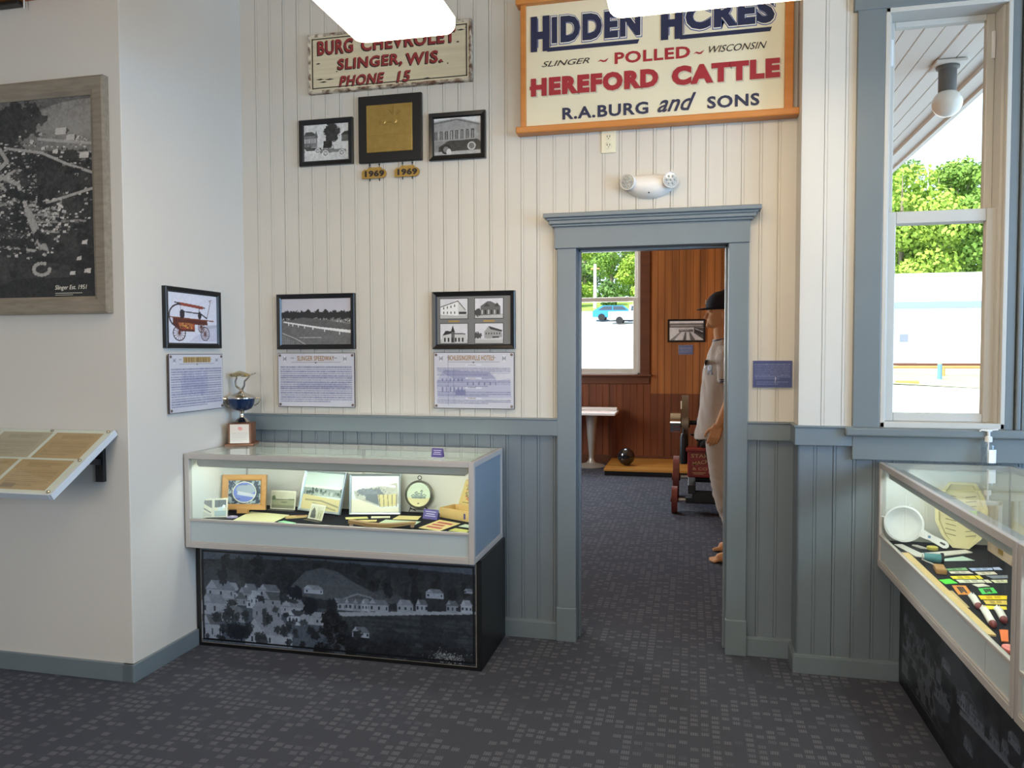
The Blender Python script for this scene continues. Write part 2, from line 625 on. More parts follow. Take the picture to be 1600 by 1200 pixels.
def boards(mb, u0, u1, lo, hi, face, into, pitch, first, seed=0, bead=0.013, axis='x', gap=0.0035):
    """tongue-and-groove boards as one folded sheet with real grooves. The sheet runs along u from u0 to u1
    at depth `face`; grooves sink by up to 6 mm towards `into` (+1/-1)."""
    rng = random.Random(seed)
    prof = [(u0, face)]
    u = first
    while u < u1 - 0.004:
        if u > u0 + 0.004:
            g = gap * rng.choice((0.55, 0.7, 0.8, 1.0, 1.3))
            d = 0.006 * rng.uniform(0.7, 1.3) if gap < 0.005 else 0.009
            prof += [(u - g / 2, face), (u - g / 4, face + into * d), (u + g / 4, face + into * d), (u + g / 2, face)]
            if bead and u + bead < u1 - 0.004:
                b = u + bead
                prof += [(b - 0.002, face), (b, face + into * 0.0022), (b + 0.002, face)]
        u += pitch
    prof.append((u1, face))

    def P(u, d, t):
        return (u, d, t) if axis == 'x' else ((d, u, t) if axis == 'y' else (u, t, d))
    mb.loft([[P(a, b, lo) for a, b in prof], [P(a, b, hi) for a, b in prof]], closed=False, cap=False)
    return mb


WY = 3.93          # face of the main wall's boards
# floor and ceilings
struct('floor', MB().box(-4.7, 3.5, -3.6, 10.5, -0.12, 0.0), M['carpet'])
struct('ceiling', MB().box(-4.7, 3.5, -3.6, 4.0, 3.75, 3.85), M['ceiling_paint'])
struct('ceiling.001', MB().box(-3.4, 0.8, 4.0, 10.7, 3.45, 3.6), M['ceiling_paint'])
# main wall: white boards above the rail, grey boards below it
mb = MB()
boards(mb, -2.48, -0.62, 1.10, 3.76, WY, 1, 0.0845, -2.386, 1)
boards(mb, 0.22, 0.49, 1.10, 3.76, WY, 1, 0.0845, -2.386 + 31 * 0.0845, 3)
boards(mb, -0.62, 0.22, 2.08, 3.76, WY, 1, 0.0845, -2.386 + 21 * 0.0845, 2)
mb.box(-2.48, -0.58, WY + 0.012, 4.08, 1.05, 3.76).box(0.185, 0.62, WY + 0.012, 4.08, 1.05, 3.76).box(-0.58, 0.185, WY + 0.012, 4.08, 2.05, 3.76)
struct('wall_back', mb, M['white_board'])
mb = MB()
boards(mb, -2.48, -0.62, 0.0, 1.10, WY, 1, 0.0845, -2.386, 5)
boards(mb, 0.22, 0.49, 0.0, 1.10, WY, 1, 0.0845, -2.386 + 31 * 0.0845, 6)
mb.box(-2.48, -0.58, WY + 0.012, 4.08, 0, 1.05).box(0.185, 0.62, WY + 0.012, 4.08, 0, 1.05)
struct('trim_1', mb, M['grey_board'])
# chair rail
mb = MB()
for x0, x1 in ((-2.48, -0.67), (0.27, 0.487)):
    mb.box(x0, x1, 3.905, WY + 0.01, 1.072, 1.158, 0.003)
    mb.box(x0, x1, 3.899, WY + 0.01, 1.154, 1.164, 0.003)
struct('trim_2', mb, M['grey_trim'])
mb = MB().box(-2.48, -0.66, 3.912, WY + 0.01, 0, 0.088, 0.002).box(-2.48, -0.66, 3.916, WY + 0.01, 0.086, 0.096, 0.002)
mb.box(0.27, 0.49, 3.912, WY + 0.01, 0, 0.088, 0.002).box(0.27, 0.49, 3.916, WY + 0.01, 0.086, 0.096, 0.002)
struct('baseboard_back', mb, M['grey_trim'])

# the projecting pier with the window beyond it
PY = 3.765
mb = MB()
boards(mb, 0.487, 0.735, 1.10, 3.76, PY, 1, 0.087, 0.5855, 11, gap=0.0025)
boards(mb, 0.735, 3.45, 3.1, 3.76, PY, 1, 0.087, 0.5855 + 0.261, 12, gap=0.0025)
boards(mb, 1.42, 3.45, 1.10, 3.1, PY, 1, 0.087, 0.5855 + 0.957, 13, gap=0.0025)
mb.box(0.495, 0.80, PY + 0.012, 3.94, 1.05, 3.76).box(1.36, 3.5, PY + 0.012, 3.94, 0, 3.76).box(0.80, 1.36, PY + 0.012, 3.94, 3.03, 3.76)
mb.box(0.487, 0.494, PY, 3.94, 1.1, 3.76)
struct('wall_right_of_door', mb, M['white_board']).name = 'wall_pier'
mb = MB()
boards(mb, 0.487, 3.45, 0.0, 1.10, PY, 1, 0.0845, 0.556, 14, gap=0.003)
mb.box(0.487, 0.494, PY, 3.94, 0.0, 1.1).box(0.495, 1.40, PY + 0.012, 3.94, 0, 1.15)
struct('trim_3', mb, M['grey_board'])
mb = MB().box(0.470, 0.72, PY - 0.02, WY - 0.02, 1.072, 1.158, 0.003).box(0.466, 0.72, PY - 0.026, WY - 0.02, 1.154, 1.163, 0.003)
struct('trim_4', mb, M['grey_trim'])
mb = MB().box(0.472, 3.45, PY - 0.016, WY - 0.01, 0, 0.08, 0.002).box(0.476, 3.45, PY - 0.012, WY - 0.01, 0.078, 0.088, 0.002)
struct('baseboard_pier', mb, M['grey_trim'])

# left bump-out: the grey front and the bright return
LX, LY = -2.478, 2.98
mb = MB().box(-4.7, LX, LY, 4.08, 0, 3.76, 0.004)
struct('wall_left', mb, M['wall_paint'])
mb = MB().box(-4.7, LX + 0.006, LY - 0.014, LY + 0.05, 0, 0.084, 0.003)
mb.box(LX - 0.05, LX + 0.014, LY - 0.014, 3.915, 0, 0.084, 0.003)
struct('baseboard_left', mb, M['grey_trim'])
# rest of the shell, out of the photograph
struct('wall_far_left', MB().box(-4.8, -4.6, -3.6, 3.0, 0, 3.76), M['wall_paint']).name = 'wall_west'
mb = MB()
for y0, y1 in ((-3.6, -1.65), (-0.15, 1.15), (2.65, 3.9)):
    mb.box(3.42, 3.56, y0, y1, 0, 3.76)
for y0, y1 in ((-1.65, -0.15), (1.15, 2.65)):
    mb.box(3.42, 3.56, y0, y1, 0, 0.85).box(3.42, 3.56, y0, y1, 3.05, 3.76)
struct('wall_east', mb, M['wall_paint'])
mb = MB().box(-4.7, -2.0, -3.7, -3.56, 0, 3.76).box(-0.4, 3.5, -3.7, -3.56, 0, 3.76)
mb.box(-2.0, -0.4, -3.7, -3.56, 0, 0.9).box(-2.0, -0.4, -3.7, -3.56, 3.0, 3.76)
struct('wall_front', mb, M['wall_paint'])

# doorway
mb = MB()
mb.box(-0.672, -0.573, 3.905, WY + 0.01, 0.17, 2.036, 0.004).box(-0.676, -0.571, 3.898, WY + 0.01, 0, 0.178, 0.004)
mb.box(0.176, 0.272, 3.905, WY + 0.01, 0.17, 2.036, 0.004).box(0.174, 0.276, 3.898, WY + 0.01, 0, 0.178, 0.004)
mb.box(-0.684, 0.274, 3.897, WY + 0.01, 2.034, 2.146, 0.003)
x0, x1 = -0.684, 0.274
for z0, z1, o in ((2.142, 2.156, 0.014), (2.154, 2.176, 0.026), (2.172, 2.186, 0.036), (2.184, 2.206, 0.050)):
    mb.box(x0 - o, x1 + o, 3.897 - o, WY + 0.01, z0, z1, 0.004)
struct('trim_5', mb, M['grey_trim'])
mb = MB().box(-0.60, -0.573, 3.925, 4.10, 0, 2.06).box(0.176, 0.21, 3.925, 4.10, 0, 2.06).box(-0.60, 0.21, 3.925, 4.10, 2.036, 2.07)
mb.box(-0.573, -0.561, 3.99, 4.03, 0, 2.036, 0.002).box(0.164, 0.176, 3.99, 4.03, 0, 2.036, 0.002).box(-0.573, 0.176, 3.99, 4.03, 2.024, 2.036, 0.002)
mb.box(0.24, 0.252, 3.9035, 3.906, 1.115, 1.175)
struct('door_1', mb, M['grey_trim'])

# near window with its casing, frame, sashes and panes
mb = MB()
mb.box(0.717, 0.832, 3.745, PY + 0.02, 1.158, 3.15, 0.004)
mb.box(1.335, 1.372, 3.748, PY + 0.02, 1.158, 3.15, 0.004).box(1.376, 1.396, 3.735, PY + 0.02, 1.158, 3.15, 0.006).box(1.40, 1.45, 3.741, PY + 0.02, 1.158, 3.15, 0.004)
mb.box(0.70, 1.47, 3.74, PY + 0.02, 3.02, 3.2, 0.004)
mb.box(0.683, 3.4, 3.715, PY + 0.03, 1.122, 1.16, 0.008)
mb.box(0.717, 3.4, 3.742, PY + 0.02, 1.012, 1.124, 0.004)
struct('trim_6', mb, M['window_trim'])


def sash(mb, x0, x1, z0, z1, st, rail_b, rail_t, y0, y1):
    mb.box(x0, x0 + st, y0, y1, z0, z1, 0.004).box(x1 - st, x1, y0, y1, z0, z1, 0.004)
    mb.box(x0 + st, x1 - st, y0, y1, z0, z0 + rail_b, 0.004).box(x0 + st, x1 - st, y0, y1, z1 - rail_t, z1, 0.004)
    return mb


w = MB()
w.box(0.832, 0.852, 3.745, 3.93, 1.16, 3.022, 0.003).box(1.318, 1.336, 3.745, 3.93, 1.16, 3.022, 0.003)
w.box(0.832, 1.336, 3.745, 3.93, 1.16, 1.186, 0.003).box(0.832, 1.336, 3.745, 3.93, 3.0, 3.022, 0.003)
w.box(0.852, 0.862, 3.775, 3.93, 1.186, 3.0, 0.002).box(1.306, 1.318, 3.775, 3.93, 1.186, 3.0, 0.002)
win = w.build('window_1', M['vinyl'], kind='structure')
sash(MB(), 0.862, 1.306, 2.083, 3.0, 0.034, 0.052, 0.026, 3.86, 3.90).build('upper_sash', M['vinyl'], win)
sash(MB(), 0.860, 1.308, 1.186, 2.135, 0.040, 0.038, 0.055, 3.805, 3.85).build('lower_sash', M['vinyl'], win)
MB().box(0.89, 1.28, 3.878, 3.882, 2.12, 2.99).build('upper_pane', M['glass'], win)
MB().box(0.89, 1.28, 3.826, 3.830, 1.21, 2.09).build('lower_pane', M['glass'], win)
MB().box(0.874, 0.888, 3.848, 3.862, 2.80, 2.92, 0.003).box(1.29, 1.304, 3.848, 3.862, 2.80, 2.92, 0.003).build('sash_stop', M['plastic_white'], win)

# ---- far room
BY = 10.45
mb = MB()
boards(mb, -0.53, 0.8, 0.955, 3.5, BY, 1, 0.0915, -0.525, 21, bead=0, gap=0.006)
boards(mb, -2.1, -0.53, 3.05, 3.5, BY, 1, 0.0915, -0.525 - 17 * 0.0915, 22, bead=0, gap=0.006)
boards(mb, -3.3, -2.1, 0.955, 3.5, BY, 1, 0.0915, -0.525 - 30 * 0.0915, 22, bead=0, gap=0.006)
mb.box(-3.4, -2.0, BY + 0.012, 10.6, 0, 3.5).box(-0.62, 0.8, BY + 0.012, 10.6, 0, 3.5).box(-2.0, -0.62, BY + 0.012, 10.6, 0, 1.2).box(-2.0, -0.62, BY + 0.012, 10.6, 3.06, 3.5)
struct('wall_far', mb, M['far_wood'])
mb = MB()
boards(mb, -3.3, 0.8, 0.0, 0.955, BY - 0.004, 1, 0.0915, -0.525 - 30 * 0.0915, 23, bead=0, gap=0.006)
boards(mb, -2.1, -0.53, 0.955, 1.14, BY - 0.004, 1, 0.0915, -0.525 - 17 * 0.0915, 24, bead=0, gap=0.006)
struct('trim_7', mb, M['far_wainscot'])
mb = MB().box(-3.3, 0.7, BY - 0.022, BY + 0.01, 0, 0.115, 0.004)
struct('baseboard_far', mb, M['far_trim'])
mb = MB().box(-0.665, -0.535, BY - 0.03, BY + 0.02, 1.205, 3.2, 0.006).box(-2.15, -2.01, BY - 0.03, BY + 0.02, 1.205, 3.2, 0.006)
mb.box(-2.2, -0.505, BY - 0.08, BY + 0.02, 1.186, 1.212, 0.006).box(-2.15, -0.54, BY - 0.026, BY + 0.02, 1.085, 1.188, 0.006)
mb.box(-2.2, -0.48, BY - 0.04, BY + 0.02, 3.08, 3.22, 0.006)
struct('trim_8', mb, M['far_trim'])
w = MB()
w.box(-0.70, -0.665, BY - 0.03, 10.58, 1.212, 3.1, 0.003).box(-2.01, -1.98, BY - 0.03, 10.58, 1.212, 3.1, 0.003).box(-2.01, -0.665, BY - 0.03, 10.58, 1.212, 1.236, 0.003).box(-2.01, -0.665, BY - 0.03, 10.58, 3.06, 3.1, 0.003)
win2 = w.build('window_2', M['vinyl'], kind='structure')
sash(MB(), -1.98, -0.70, 2.20, 3.06, 0.045, 0.06, 0.045, 10.52, 10.55).build('upper_sash', M['vinyl'], win2)
sash(MB(), -1.98, -0.70, 1.236, 2.25, 0.062, 0.055, 0.055, 10.47, 10.505).build('lower_sash', M['vinyl'], win2)
MB().box(-1.94, -0.74, 10.533, 10.537, 2.25, 3.03).build('upper_pane', M['glass'], win2)
MB().box(-1.93, -0.75, 10.486, 10.490, 1.28, 2.21).build('lower_pane', M['glass'], win2)
mb = MB()
boards(mb, 4.08, 10.46, 0, 3.5, 0.66, 1, 0.0915, 4.1, 25, bead=0, axis='y', gap=0.006)
mb.box(0.675, 0.80, 4.0, 10.6, 0, 3.5)
struct('wall_far_right', mb, M['far_wood'])
mb = MB().box(-3.5, -3.3, 4.0, 6.85, 0, 3.5).box(-3.5, -3.3, 8.35, 10.6, 0, 3.5).box(-3.5, -3.3, 6.85, 8.35, 0, 1.0).box(-3.5, -3.3, 6.85, 8.35, 2.9, 3.5)
struct('wall_far_left', mb, M['far_wood'])
mb = MB().box(-3.4, -0.6, 4.08, 4.11, 0, 3.5).box(0.21, 0.66, 4.08, 4.11, 0, 3.5).box(-0.6, 0.21, 4.08, 4.11, 2.07, 3.5)
struct('wall_far_near', mb, M['far_wood'])

# wooden beam and black bar over the grey wall at the left
tag(MB().box(-4.6, -2.63, LY - 0.10, LY, 3.112, 3.32, 0.004).build('ceiling_beam', M['beam_wood']), 'orange-brown wooden beam along the top of the grey wall at upper left', 'beam')
o = thing('track_rail', 'short black bar below the wooden beam above the framed aerial photograph', 'rail', (-3.3, LY, 3.1))
MB().box(-0.5, 0.33, -0.045, -0.005, -0.014, 0.004, 0.003).build('bar', M['black'], o)
MB().cyl((0.35, -0.03, 0.01), (0.35, -0.03, -0.034), 0.0028, n=8).build('pull_cord', M['white'], o)

# ================================================================== CEILING LIGHTS
def ceiling_light(label, x0, x1, y0, y1, z):
    cx, cy = (x0 + x1) / 2, (y0 + y1) / 2
    t = thing('ceiling_light', label, 'ceiling light', (cx, cy, z), 0, 'glowing white ceiling lights')
    hx, hy = (x1 - x0) / 2, (y1 - y0) / 2

    def rr(ax, ay, rad, z, n=8):
        pts = []
        for qx, qy, a0 in ((1, 1, 0), (-1, 1, 90), (-1, -1, 180), (1, -1, 270)):
            for k in range(n + 1):
                a = R(a0 + 90 * k / n)
                pts.append((qx * (ax - rad) + rad * math.cos(a), qy * (ay - rad) + rad * math.sin(a), z))
        return pts
    d = MB()
    rings = []
    for ins, zz in ((0.0, 0.055), (0.0, 0.030), (0.004, 0.016), (0.013, 0.006), (0.028, 0.001), (0.045, 0.0)):
        rings.append(rr(hx - ins, hy - ins, max(0.055 - ins, 0.01), zz))
    d.loft(rings)
    d.build('diffuser', M['lamp_glow'], t, smooth=True)
    MB().box(-hx + 0.02, hx - 0.02, -hy + 0.02, hy - 0.02, 0.056, 0.085, 0.01).build('housing', M['white'], t)
    for s in (-1, 1):
        p = (s * (hx - 0.12), 0) if hx > hy else (0, s * (hy - 0.12))
        MB().cyl((*p, 0.08), (*p, 3.75 - z), 0.006, n=8).lathe([(0.05, 0), (0.05, 0.015), (0.02, 0.03)][::-1] and [(0.02, 3.72 - z), (0.05, 3.735 - z), (0.05, 3.75 - z)], (*p, 0), 20).build('stem', M['white'], t)
    return t


ceiling_light('glowing white ceiling light in front of the red-lettered board sign', -1.33, -0.90, 1.73, 2.955, 2.75)
ceiling_light('glowing white ceiling light in front of the orange-framed cattle sign', -0.305, 0.92, 2.61, 2.965, 2.75)
# ================================================================== SIGNS AND PICTURES ON THE WALLS
def frame_mb(w, h, fw, d, lip=0.006, bev=0.0025):
    """mitred moulding: outer w x h, bar width fw, depth d towards -y"""
    mb = MB()
    prof = [(0.0, 0.0), (0.0, -d * 0.9), (fw * 0.12, -d), (fw * 0.75, -d * 0.86), (fw, -d * 0.55), (fw, 0.0)]
    rings = []
    for sx, sz in ((-1, -1), (1, -1), (1, 1), (-1, 1)):
        rings.append([(sx * (w / 2 - i), y, sz * (h / 2 - i)) for i, y in prof])
    n = len(prof)
    vs = [[mb.bm.verts.new(p) for p in r] for r in rings]
    for k in range(4):
        a, b = vs[k], vs[(k + 1) % 4]
        for i in range(n):
            j = (i + 1) % n
            mb.bm.faces.new((a[i], a[j], b[j], b[i]))
    return mb


def framed(name, label, cat, cx, cz, w, h, fw, d, fm, pic, pm, wall=WY, rz=0.0, x=None, group=None, part='photograph', mat_col=None, pw=None, ph=None):
    loc = (cx, wall, cz) if x is None else (x, cx, cz)
    t = thing(name, label, cat, loc, rz, group)
    frame_mb(w, h, fw, d).build('frame', fm, t)
    MB().box(-w / 2 + fw * 0.5, w / 2 - fw * 0.5, -d * 0.42, -0.001, -h / 2 + fw * 0.5, h / 2 - fw * 0.5).build('backing', M['black'], t)
    if pic is not None:
        pic.mesh(part, pw or (w - 2 * fw + 0.002), ph or (h - 2 * fw + 0.002), -d * 0.42 - 0.001, pm, t)
    return t


# ---- long board sign with red letters
t = thing('board_sign', 'weathered cream board sign with red lettering, SLINGER WIS and PHONE 15', 'sign', (-1.585, WY, 3.08))
H2, W2 = 0.155, 0.461
mb = MB().box(-W2, W2, -0.026, -0.001, -H2, H2, 0.003)
mb.build('board', mat('old_cream', rgb(214, 204, 176), 0.6, noise=((3, 40, 40), 0.25, rgb(196, 184, 154))), t)
edge = mat('worn_edge', rgb(206, 196, 176), 0.7, noise=((30, 30, 30), 0.12, rgb(96, 64, 46)))
frame_mb(W2 * 2 + 0.006, H2 * 2 + 0.006, 0.020, 0.031).build('worn_edge', edge, t)
b = MB()
for x0, x1, z0, z1 in ((-W2 + 0.02, W2 - 0.02, H2 - 0.026, H2 - 0.021), (-W2 + 0.02, W2 - 0.02, -H2 + 0.021, -H2 + 0.026), (-W2 + 0.02, -W2 + 0.026, -H2 + 0.02, H2 - 0.02), (W2 - 0.026, W2 - 0.02, -H2 + 0.02, H2 - 0.02)):
    b.box(x0, x1, -0.0275, -0.02, z0, z1)
b.build('painted_border', M['oldblack'], t)
rng = random.Random(4)
for x, z, l in ((-0.42, -0.085, 0.05), (-0.37, -0.088, 0.06), (-0.40, -0.10, 0.05), (0.38, 0.105, 0.05), (-0.3, -0.05, 0.01), (0.30, -0.05, 0.012), (0.33, -0.06, 0.01), (-0.42, 0.0, 0.03), (0.05, -0.13, 0.02), (0.2, -0.128, 0.04), (-0.2, 0.112, 0.05), (0.38, 0.045, 0.02), (0.43, 0.115, 0.012)):
    MB().prism([(x, z), (x + l * 0.5, z - 0.004), (x + l, z - 0.001), (x + l * 0.6, z + 0.004)], -0.0268, -0.02).build('paint_chip', M['oldblack'], t)
OFF = 1.585
for s, x0, z0, x1, z1, sh in (('BURG', -1.990, 3.125, -1.782, 3.201, 0.0), ('CHEVROLET', -1.734, 3.125, -1.207, 3.195, 0.0), ('SLINGER,', -1.873, 3.028, -1.502, 3.096, 0.05), ('WIS.', -1.481, 3.028, -1.279, 3.092, 0.05), ('PHONE', -1.865, 2.948, -1.603, 3.004, 0.22), ('15', -1.534, 2.944, -1.455, 3.002, 0.2)):
    a = (x0 + OFF, z0 - 3.08, x1 + OFF, z1 - 3.08)
    text_part('letter_shadow', s, a[0] - 0.006, a[1] - 0.005, a[2] - 0.004, a[3] - 0.004, -0.0262, M['oldblack'], t, 0.045, sh, 0.0008, track=1.12)
    text_part('lettering', s, *a, -0.0272, M['oldred'], t, 0.03, sh, 0.001, track=1.12)

# ---- cattle sign in an orange wooden frame
SZ = 2.955
t = thing('cattle_sign', 'large cream HEREFORD CATTLE sign in an orange-brown wooden frame above the doorway', 'sign', (-0.2, WY, SZ))
sx0, sx1, sz0, sz1 = -0.832 + 0.2, 0.428 + 0.2, 2.645 - SZ, 3.262 - SZ
MB().box(sx0, sx1, -0.042, -0.02, sz0, sz1, 0.002).build('panel', M['cream'], t)
mb = MB()
mb.box(sx0 - 0.022, sx0 + 0.006, -0.058, -0.001, sz0 - 0.01, sz1 + 0.02, 0.004)
mb.box(sx1 - 0.006, sx1 + 0.034, -0.058, -0.001, sz0 - 0.01, sz1 + 0.02, 0.004)
mb.box(-0.676, 0.690, -0.075, -0.001, sz0 - 0.028, sz0 + 0.006, 0.006)
mb.box(-0.676, 0.690, -0.075, -0.001, sz1 - 0.002, sz1 + 0.030, 0.006)
mb.build('frame', M['sign_wood'], t)


def sg(x, z):
    return x + 0.2, z - SZ


def letters(s, x0, z0, x1, z1, m, bold=0.0, shear=0.0, y=-0.0435, name='lettering', dx=0, dz=0, track=1.0):
    a, b_ = sg(x0, z0)
    c, d = sg(x1, z1)
    return text_part(name, s, a + dx, b_ + dz, c + dx, d + dz, y, m, t, bold, shear, 0.0012, track=track)


# the two big headline words: navy, a cream inline and a blue outline, each first letter dropped onto a bar
for first, rest, fx0, fx1, rx0, rx1, z0, z1, ux1 in (('H', 'IDDEN', -0.802, -0.706, -0.694, -0.252, 3.062, 3.192, -0.257), ('A', 'CRES', -0.153, -0.050, -0.036, 0.376, 3.062, 3.192, 0.364)):
    for lyr, (m, bold, y) in enumerate(((M['blue_line'], 0.085, -0.0425), (M['inline'], 0.062, -0.0437), (M['navy'], 0.052, -0.0449))):
        g = (0.009, 0.005, 0.0)[lyr]
        letters(rest, rx0 - g, z0 - g, rx1 + g, z1 + g, m, bold, 0, y, track=1.16)
    for lyr, (m, y, g) in enumerate(((M['navy'], -0.0449, 0.0),)):
        # tall first letter: two stems and a crossbar
        bb = MB()
        a, zt = sg(fx0, 3.203)
        c, zb = sg(fx1, 3.028)
        wd = (c - a)
        if first == 'H':
            bb.box(a, a + wd * 0.34, y - 0.0012, -0.041, zb, zt).box(a + wd * 0.64, c, y - 0.0012, -0.041, zb, zt).box(a, c, y - 0.0011, -0.041, zb + 0.062, zb + 0.098)
        else:
            bb.prism([(a, zb), (a, zt - 0.05), (a + wd * 0.2, zt), (a + wd * 0.34, zt), (a + wd * 0.34, zb)], y - 0.0012, -0.041)
            bb.prism([(c, zb), (c, zt - 0.05), (c - wd * 0.2, zt), (c - wd * 0.36, zt), (c - wd * 0.36, zb)], y - 0.0012, -0.041)
            bb.box(a, c, y - 0.0011, -0.041, zb + 0.06, zb + 0.095).box(a, c, y - 0.0011, -0.041, zt - 0.035, zt)
        bb.build('lettering', M['navy'], t)
        bb = MB()
        for xx in (a + wd * 0.36, c + 0.004):
            bb.box(xx, xx + 0.004, -0.0455, -0.041, zb + 0.02, zt - 0.01)
        bb.build('letter_outline', M['blue_line'], t)
    a, zb = sg(fx1 - 0.012, 3.0235)
    c, zt = sg(ux1, 3.043)
    MB().prism([(a, zb), (c - 0.008, zb), (c, zt), (a, zt)], -0.0452, -0.041).build('underline_bar', M['navy'], t)
letters('SLINGER', -0.745, 2.949, -0.502, 2.976, M['oldblack'], 0.0, 0.35)
letters('WISCONSIN', 0.076, 2.946, 0.342, 2.978, M['oldblack'], 0.0, 0.35)
letters('POLLED', -0.378, 2.932, -0.013, 2.989, M['red'], 0.03, 0, track=1.1)
for x0, x1, zc in ((-0.462, -0.408, 2.957), (0.003, 0.053, 2.954)):
    a, z = sg(x0, zc)
    L_ = x1 - x0
    MB().prism([(a, z - 0.006), (a + L_ * 0.25, z + 0.004), (a + L_ * 0.6, z - 0.002), (a + L_, z + 0.008), (a + L_ * 0.75, z - 0.008), (a + L_ * 0.5, z - 0.009), (a + L_ * 0.22, z - 0.002)], -0.0445, -0.041).build('flourish', M['red'], t)
for s, x0, z0, x1, z1 in (('HEREFORD', -0.802, 2.804, -0.164, 2.896), ('CATTLE', -0.100, 2.803, 0.403, 2.897)):
    letters(s, x0, z0, x1, z1, M['shade'], 0.075, 0, -0.0428, 'letter_shadow', 0.006, -0.006, track=1.16)
    letters(s, x0, z0, x1, z1, M['red'], 0.068, track=1.16)
a, z = sg(-0.806, 2.848)
MB().box(a - 0.002, a + 0.006, -0.0455, -0.041, z - 0.008, z + 0.008).build('lettering', M['red'], t)
letters('R.A.BURG', -0.640, 2.678, -0.212, 2.738, M['navy'], 0.03, 0, track=1.1)
letters('and', -0.168, 2.680, 0.017, 2.765, M['navy'], 0.015, 0.45)
letters('SONS', 0.069, 2.680, 0.311, 2.739, M['navy'], 0.03, 0, track=1.1)

# ---- outlet and emergency light
t = thing('wall_outlet', 'ivory double outlet plate under the orange-framed sign', 'outlet', (-0.411, WY, 2.566))
ivory = mat('ivory', rgb(222, 216, 190), 0.4)
MB().box(-0.038, 0.038, -0.007, -0.0005, -0.058, 0.058, 0.004).build('plate', ivory, t)
for s in (-1, 1):
    f = MB().lathe([(0.017, 0), (0.017, 0.003), (0.015, 0.004)], (0, -0.0065, s * 0.021), 20, Matrix.Rotation(R(90), 3, 'X')).build('receptacle', ivory, t)
    MB().box(-0.008, -0.005, -0.0115, -0.009, s * 0.021 - 0.002, s * 0.021 + 0.008).box(0.005, 0.008, -0.0115, -0.009, s * 0.021 - 0.002, s * 0.021 + 0.008).ball((0, -0.0105, s * 0.021 - 0.008), 0.0025, 8, 6).build('slots', M['black'], f)
t = thing('emergency_light', 'white emergency light with two round lamp heads above the doorway', 'emergency light', (-0.207, WY, 2.335))
body = MB()
rings = []
for k in range(9):
    u = -1 + 2 * k / 8
    x = 0.105 * u
    hh = 0.060 * math.sqrt(max(0, 1 - 0.62 * u * u))
    dd = 0.062 * math.sqrt(max(0, 1 - 0.55 * u * u))
    zc = 0.002 + 0.012 * u * u
    rings.append([(x, -dd * (0.5 - 0.5 * math.cos(a)) if False else -max(0.0, dd * math.sin(a)), zc + hh * math.cos(a) - 0.008) for a in [PI * i / 12 for i in range(13)]])
body.loft(rings).build('body', M['plastic_white'], t, smooth=True)
lens_m = mat('led_lens', rgb(196, 198, 196), 0.12, spec=0.8, coat=0.6, noise=(160, 0.2, rgb(150, 152, 150)))
for s in (-1, 1):
    q = Matrix.Rotation(R(s * 22), 3, 'Z') @ Matrix.Rotation(R(90), 3, 'X')
    c = (s * 0.096, -0.036, 0.012)
    hd = MB().lathe([(0.024, -0.02), (0.036, 0.0), (0.040, 0.014), (0.040, 0.026), (0.037, 0.028), (0.036, 0.024), (0.034, 0.023)], c, 32, q).build('lamp_head', M['plastic_white'], t, smooth=True)
    ln = MB().lathe([(0.0345, 0.0225), (0.033, 0.026), (0.0, 0.027)], c, 32, q)
    for i in range(7):
        a = 2 * PI * i / 6
        p = Vector(c) + q @ Vector(((0 if i == 6 else 0.02) * math.cos(a), (0 if i == 6 else 0.02) * math.sin(a), 0.027))
        ln.ball(p, 0.006, 10, 6)
    ln.build('lens', lens_m, hd, smooth=True)
MB().ball((0, -0.0575, -0.045), 0.004, 10, 6).build('test_button', M['black'], t)

# ---- bronze plaque on black board, with two hanging year tags
t = thing('award_plaque', 'bronze relief plaque on a black square board between two car photographs', 'plaque', (-1.58, WY, 2.708))
MB().box(-0.181, 0.181, -0.022, -0.001, -0.178, 0.178, 0.004).build('board', M['black'], t)
MB().box(-0.131, 0.131, -0.029, -0.02, -0.126, 0.126, 0.004).build('plate', M['gold'], t)
mb = MB()
mb.box(-0.118, 0.118, -0.0305, -0.028, -0.036, -0.033)
for i in range(6):
    z = -0.05 - i * 0.011
    mb.box(-0.10, 0.10 - (i % 3) * 0.02, -0.0298, -0.028, z - 0.002, z + 0.002)
